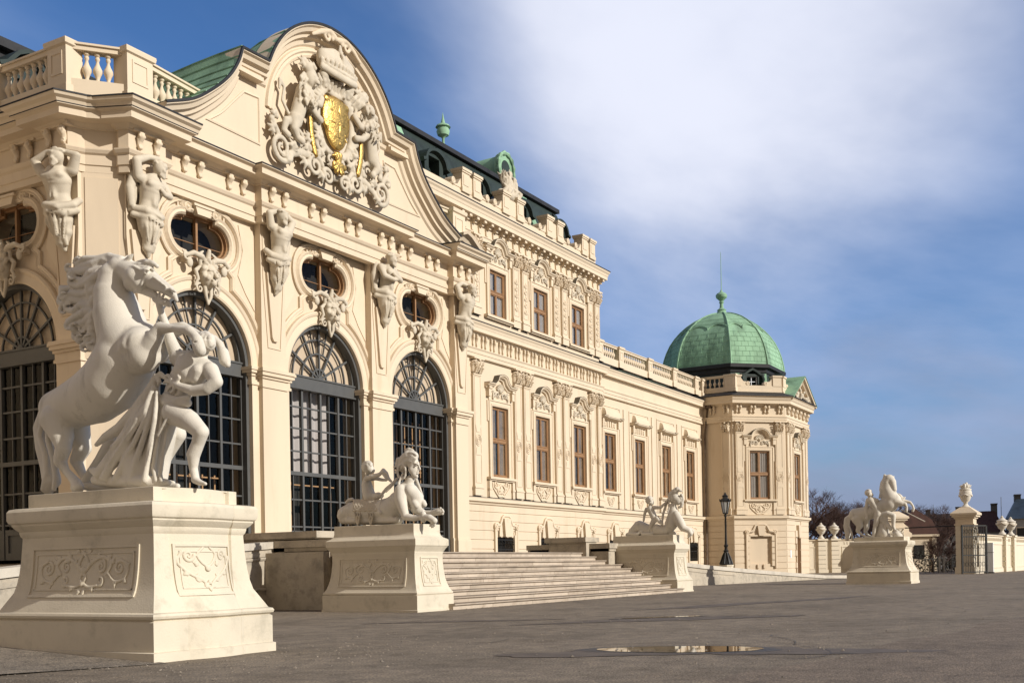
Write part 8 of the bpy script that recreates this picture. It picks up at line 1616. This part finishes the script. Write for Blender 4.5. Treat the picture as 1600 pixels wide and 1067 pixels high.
# gilded shield, chain and eagle
P = [('e', (0, -.45, 18.15), (.80, .24, .86), (0, 0, 0)), ('e', (0, -.45, 17.85), (.64, .22, .86)), ('c', [(-.6, -.48, 18.75), (.6, -.48, 18.75)], [.13, .13], .1)]
q = random.Random(8)
for i in range(40):
    x = q.uniform(-.6, .6); z = q.uniform(17.2, 18.7); P.append(('c', [(x, -.6+.15*x*x, z), (x+q.uniform(-.14, .14), -.63+.15*x*x, z+q.uniform(-.12, .12))], [.035, .03], .01))
for z in (17.4, 17.9, 18.35): P.append(('s', [(-.8, -.64, z), (.8, -.64, z)], [.02, .02], .01))
P.append(('s', [(0, -.66, 16.9), (0, -.66, 18.9)], [.022, .022], .01))
sh = inst('gilded_shield', sculpt_mesh('gilded_shield', P, M['gold'], .026, .02), W[ARM.name], ARM)
for s in (-1, 1):
    P = []
    for i in range(16):
        t = i/15; x = s*(1.5-.25*t*t); z = 17.7-1.25*t; P.append(('c', [(x-.05, -.50, z), (x+.05, -.52, z-.04), (x, -.48, z-.09)], [.07, .06, .035], .01))
    inst('gilded_chain', sculpt_mesh('gilded_chain', P, M['gold'], .03, .02), W[ARM.name], ARM)
P = []
for i in range(22):
    a = q.uniform(0, 2*PI); P.append(('c', [(0, -.60, 16.45), (.34*math.cos(a), -.64, 16.45+.36*math.sin(a)), (.42*math.cos(a+.3), -.58, 16.45+.46*math.sin(a+.3))], [.09, .06, .025], .02))
inst('gilded_pendant', sculpt_mesh('gilded_pendant', P, M['gold'], .03, .02), W[ARM.name], ARM)
me = bpy.data.meshes.new('arms_back'); m = MB(); m.plate([(-1.1, 16.4), (1.1, 16.4), (1.25, 17.6), (1.2, 18.9), (.6, 19.5), (-.6, 19.5), (-1.2, 18.9), (-1.25, 17.6)], (), 0, .28)
old = ARM.data; ARM.data = m.mesh('coat_of_arms', M['stucco_stone']); bpy.data.meshes.remove(old); bpy.data.meshes.remove(me)

# ---- trophy on the attic --------------------------------------------------
P = [('c', [(-1.0, 0, 0), (1.0, 0, 0)], [.25, .25], .1), ('c', [(0, 0, .1), (0, -.05, .9)], [.35, .25], .1), ('e', (-.05, -.1, 1.35), (.2, .2, .26)), ('c', [(-.45, -.1, .3), (-.3, -.2, 1.0)], [.25, .16], .05), ('c', [(.6, -.1, .2), (.5, -.15, .9)], [.25, .2], .05), ('e', (.55, -.1, 1.15), (.16, .16, .2))]
q = random.Random(12)
for i in range(26):
    x = q.uniform(-.9, .9); P.append(('c', [(x*.6, q.uniform(-.2, .15), .35), (x, q.uniform(-.3, .2), .8+q.uniform(0, .4)), (x*1.35, q.uniform(-.3, .2), 1.1+q.uniform(0, .8)*(1.1-abs(x)))], [.1, .08, .025], .02))
for x in (-.9, -.4, .3, .85): P.append(('c', [(x, -.2, .1), (x+.2, -.28, .35), (x-.1, -.25, .5)], [.16, .14, .08], .02))
inst('trophy_group', sculpt_mesh('trophy_group', P, M['stucco_stone'], .04, .03), T(61.1, 35.2, 24.6), PAL)
# ================================================================ CAMERA, SUN, SKY
cam = bpy.data.cameras.new('camera'); co = bpy.data.objects.new('camera', cam); COL.objects.link(co)
yaw, roll = math.radians(30.12), math.radians(-1.018)
f0 = Vector((math.cos(yaw), math.sin(yaw), 0)); rt = Vector((math.sin(yaw), -math.cos(yaw), 0)); up = Vector((0, 0, 1))
r_ = rt*math.cos(roll)+up*math.sin(roll); u_ = up*math.cos(roll)-rt*math.sin(roll)
Mx = Matrix.Identity(4)
for i in range(3): Mx[i][0] = r_[i]; Mx[i][1] = u_[i]; Mx[i][2] = -f0[i]
Mx.translation = Vector((0, 0, 1.12)); co.matrix_world = Mx
cam.sensor_width = 36; cam.lens = 1733.7/1600*36; cam.shift_y = (885.2-533.5)/1600; cam.clip_end = 3000; cam.clip_start = .1
sc.camera = co
EL, AZ = math.radians(25), math.radians(2.0)      # sun nearly square to the facade, a little from the right
sd = Vector((math.sin(AZ)*math.cos(EL), -math.cos(AZ)*math.cos(EL), math.sin(EL)))
sun = bpy.data.lights.new('sun', 'SUN'); sun.energy = 5.0; sun.angle = math.radians(.5); sun.color = (1, .95, .87)
so = bpy.data.objects.new('sun', sun); COL.objects.link(so); so.rotation_euler = (-sd).to_track_quat('-Z', 'Y').to_euler()
w = bpy.data.worlds.new('World'); sc.world = w; w.use_nodes = True
nt = w.node_tree; N = nt.nodes; L = nt.links; N.clear()
out = N.new('ShaderNodeOutputWorld'); bg = N.new('ShaderNodeBackground'); bg.inputs[1].default_value = .085
sky = N.new('ShaderNodeTexSky'); sky.sky_type = 'NISHITA'; sky.sun_disc = False; sky.sun_elevation = EL; sky.sun_rotation = math.atan2(sd.x, sd.y); sky.air_density = 1.0; sky.dust_density = .6; sky.ozone_density = 1.6
tc = N.new('ShaderNodeTexCoord'); sep = N.new('ShaderNodeSeparateXYZ'); L.new(tc.outputs['Generated'], sep.inputs[0])
def math_(op, a, b=None, c=None, clamp=False):
    n = N.new('ShaderNodeMath'); n.operation = op; n.use_clamp = clamp
    for i, q in enumerate((a, b, c)):
        if q is None: continue
        if isinstance(q, (int, float)): n.inputs[i].default_value = q
        else: L.new(q, n.inputs[i])
    return n.outputs[0]
zc = math_('ADD', math_('MAXIMUM', sep.outputs[2], 0.0), .10)
px_ = math_('DIVIDE', sep.outputs[0], zc); py_ = math_('DIVIDE', sep.outputs[1], zc)
cmb = N.new('ShaderNodeCombineXYZ'); L.new(px_, cmb.inputs[0]); L.new(py_, cmb.inputs[1])
mp = N.new('ShaderNodeMapping'); L.new(cmb.outputs[0], mp.inputs[0]); mp.inputs['Rotation'].default_value = (0, 0, math.radians(-52)); mp.inputs['Scale'].default_value = (.50, 1.05, 1); mp.inputs['Location'].default_value = (3.1, 1.7, 0)
n1 = N.new('ShaderNodeTexNoise'); n1.inputs['Scale'].default_value = .55; n1.inputs['Detail'].default_value = 7; n1.inputs['Roughness'].default_value = .56; n1.inputs['Distortion'].default_value = .35; L.new(mp.outputs[0], n1.inputs['Vector'])
def lobe(d, lo, hi):
    dp = N.new('ShaderNodeVectorMath'); dp.operation = 'DOT_PRODUCT'; L.new(tc.outputs['Generated'], dp.inputs[0]); v = Vector(d).normalized(); dp.inputs[1].default_value = v
    mr_ = N.new('ShaderNodeMapRange'); mr_.interpolation_type = 'SMOOTHSTEP'; L.new(dp.outputs['Value'], mr_.inputs[0]); mr_.inputs[1].default_value = lo; mr_.inputs[2].default_value = hi
    return mr_.outputs[0]
bright = lobe((.86, .27, .46), .955, 1.0)
wide = lobe((.868, .27, .42), .70, 1.0)       # thin bright veil high in the east
clear = lobe((.50, .76, .45), .84, 1.0)          # clear blue to the left
cov = math_('ADD', math_('MULTIPLY_ADD', n1.outputs[0], 1.6, -.30), math_('ADD', math_('MULTIPLY', bright, .30), math_('MULTIPLY', wide, .11))); cov = math_('SUBTRACT', cov, math_('MULTIPLY', clear, .26))
low = N.new('ShaderNodeMapRange'); L.new(sep.outputs[2], low.inputs[0]); low.inputs[1].default_value = .24; low.inputs[2].default_value = .0; low.inputs[3].default_value = 0; low.inputs[4].default_value = .19
cov = math_('ADD', math_('ADD', cov, .11), low.outputs[0])
mr2 = N.new('ShaderNodeMapRange'); mr2.interpolation_type = 'SMOOTHSTEP'; L.new(cov, mr2.inputs[0]); mr2.inputs[1].default_value = .40; mr2.inputs[2].default_value = 1.02
n2 = N.new('ShaderNodeTexNoise'); n2.inputs['Scale'].default_value = 1.6; n2.inputs['Detail'].default_value = 5; L.new(mp.outputs[0], n2.inputs['Vector'])
cr_ = N.new('ShaderNodeValToRGB'); el = cr_.color_ramp.elements; el[0].position = .0; el[0].color = (2.9, 3.5, 5.0, 1); e_ = el.new(.3); e_.color = (4.6, 5.9, 9.0, 1); el[2].position = 1.0; el[2].color = (9.8, 10.2, 11.8, 1)
tone = math_('ADD', math_('MULTIPLY', bright, .85), math_('MULTIPLY', math_('MULTIPLY', n2.outputs[0], .62), math_('MULTIPLY', sep.outputs[2], 4.5, None, True))); L.new(tone, cr_.inputs[0])
mix = N.new('ShaderNodeMix'); mix.data_type = 'RGBA'; L.new(mr2.outputs[0], mix.inputs[0]); tn = N.new('ShaderNodeMix'); tn.data_type = 'RGBA'; tn.blend_type = 'MULTIPLY'; tn.inputs[0].default_value = 1; tn.inputs[7].default_value = (.62, .98, 1.46, 1); L.new(sky.outputs[0], tn.inputs[6]); L.new(tn.outputs[2], mix.inputs[6]); L.new(cr_.outputs[0], mix.inputs[7])
warm_fill = lobe((-.72, -.62, .30), .05, .95)        # added warm sky glow behind the camera, to warm and lift shaded faces
fill_mix = N.new('ShaderNodeMix'); fill_mix.data_type = 'RGBA'; L.new(math_('MULTIPLY', warm_fill, .9), fill_mix.inputs[0]); L.new(mix.outputs[2], fill_mix.inputs[6]); fill_mix.inputs[7].default_value = (5.6, 4.3, 2.9, 1)
L.new(fill_mix.outputs[2], bg.inputs[0]); L.new(bg.outputs[0], out.inputs[0])
vs_ = sc.view_settings; vs_.view_transform = 'Standard'; vs_.look = 'None'; vs_.exposure = 0.0; vs_.gamma = 1
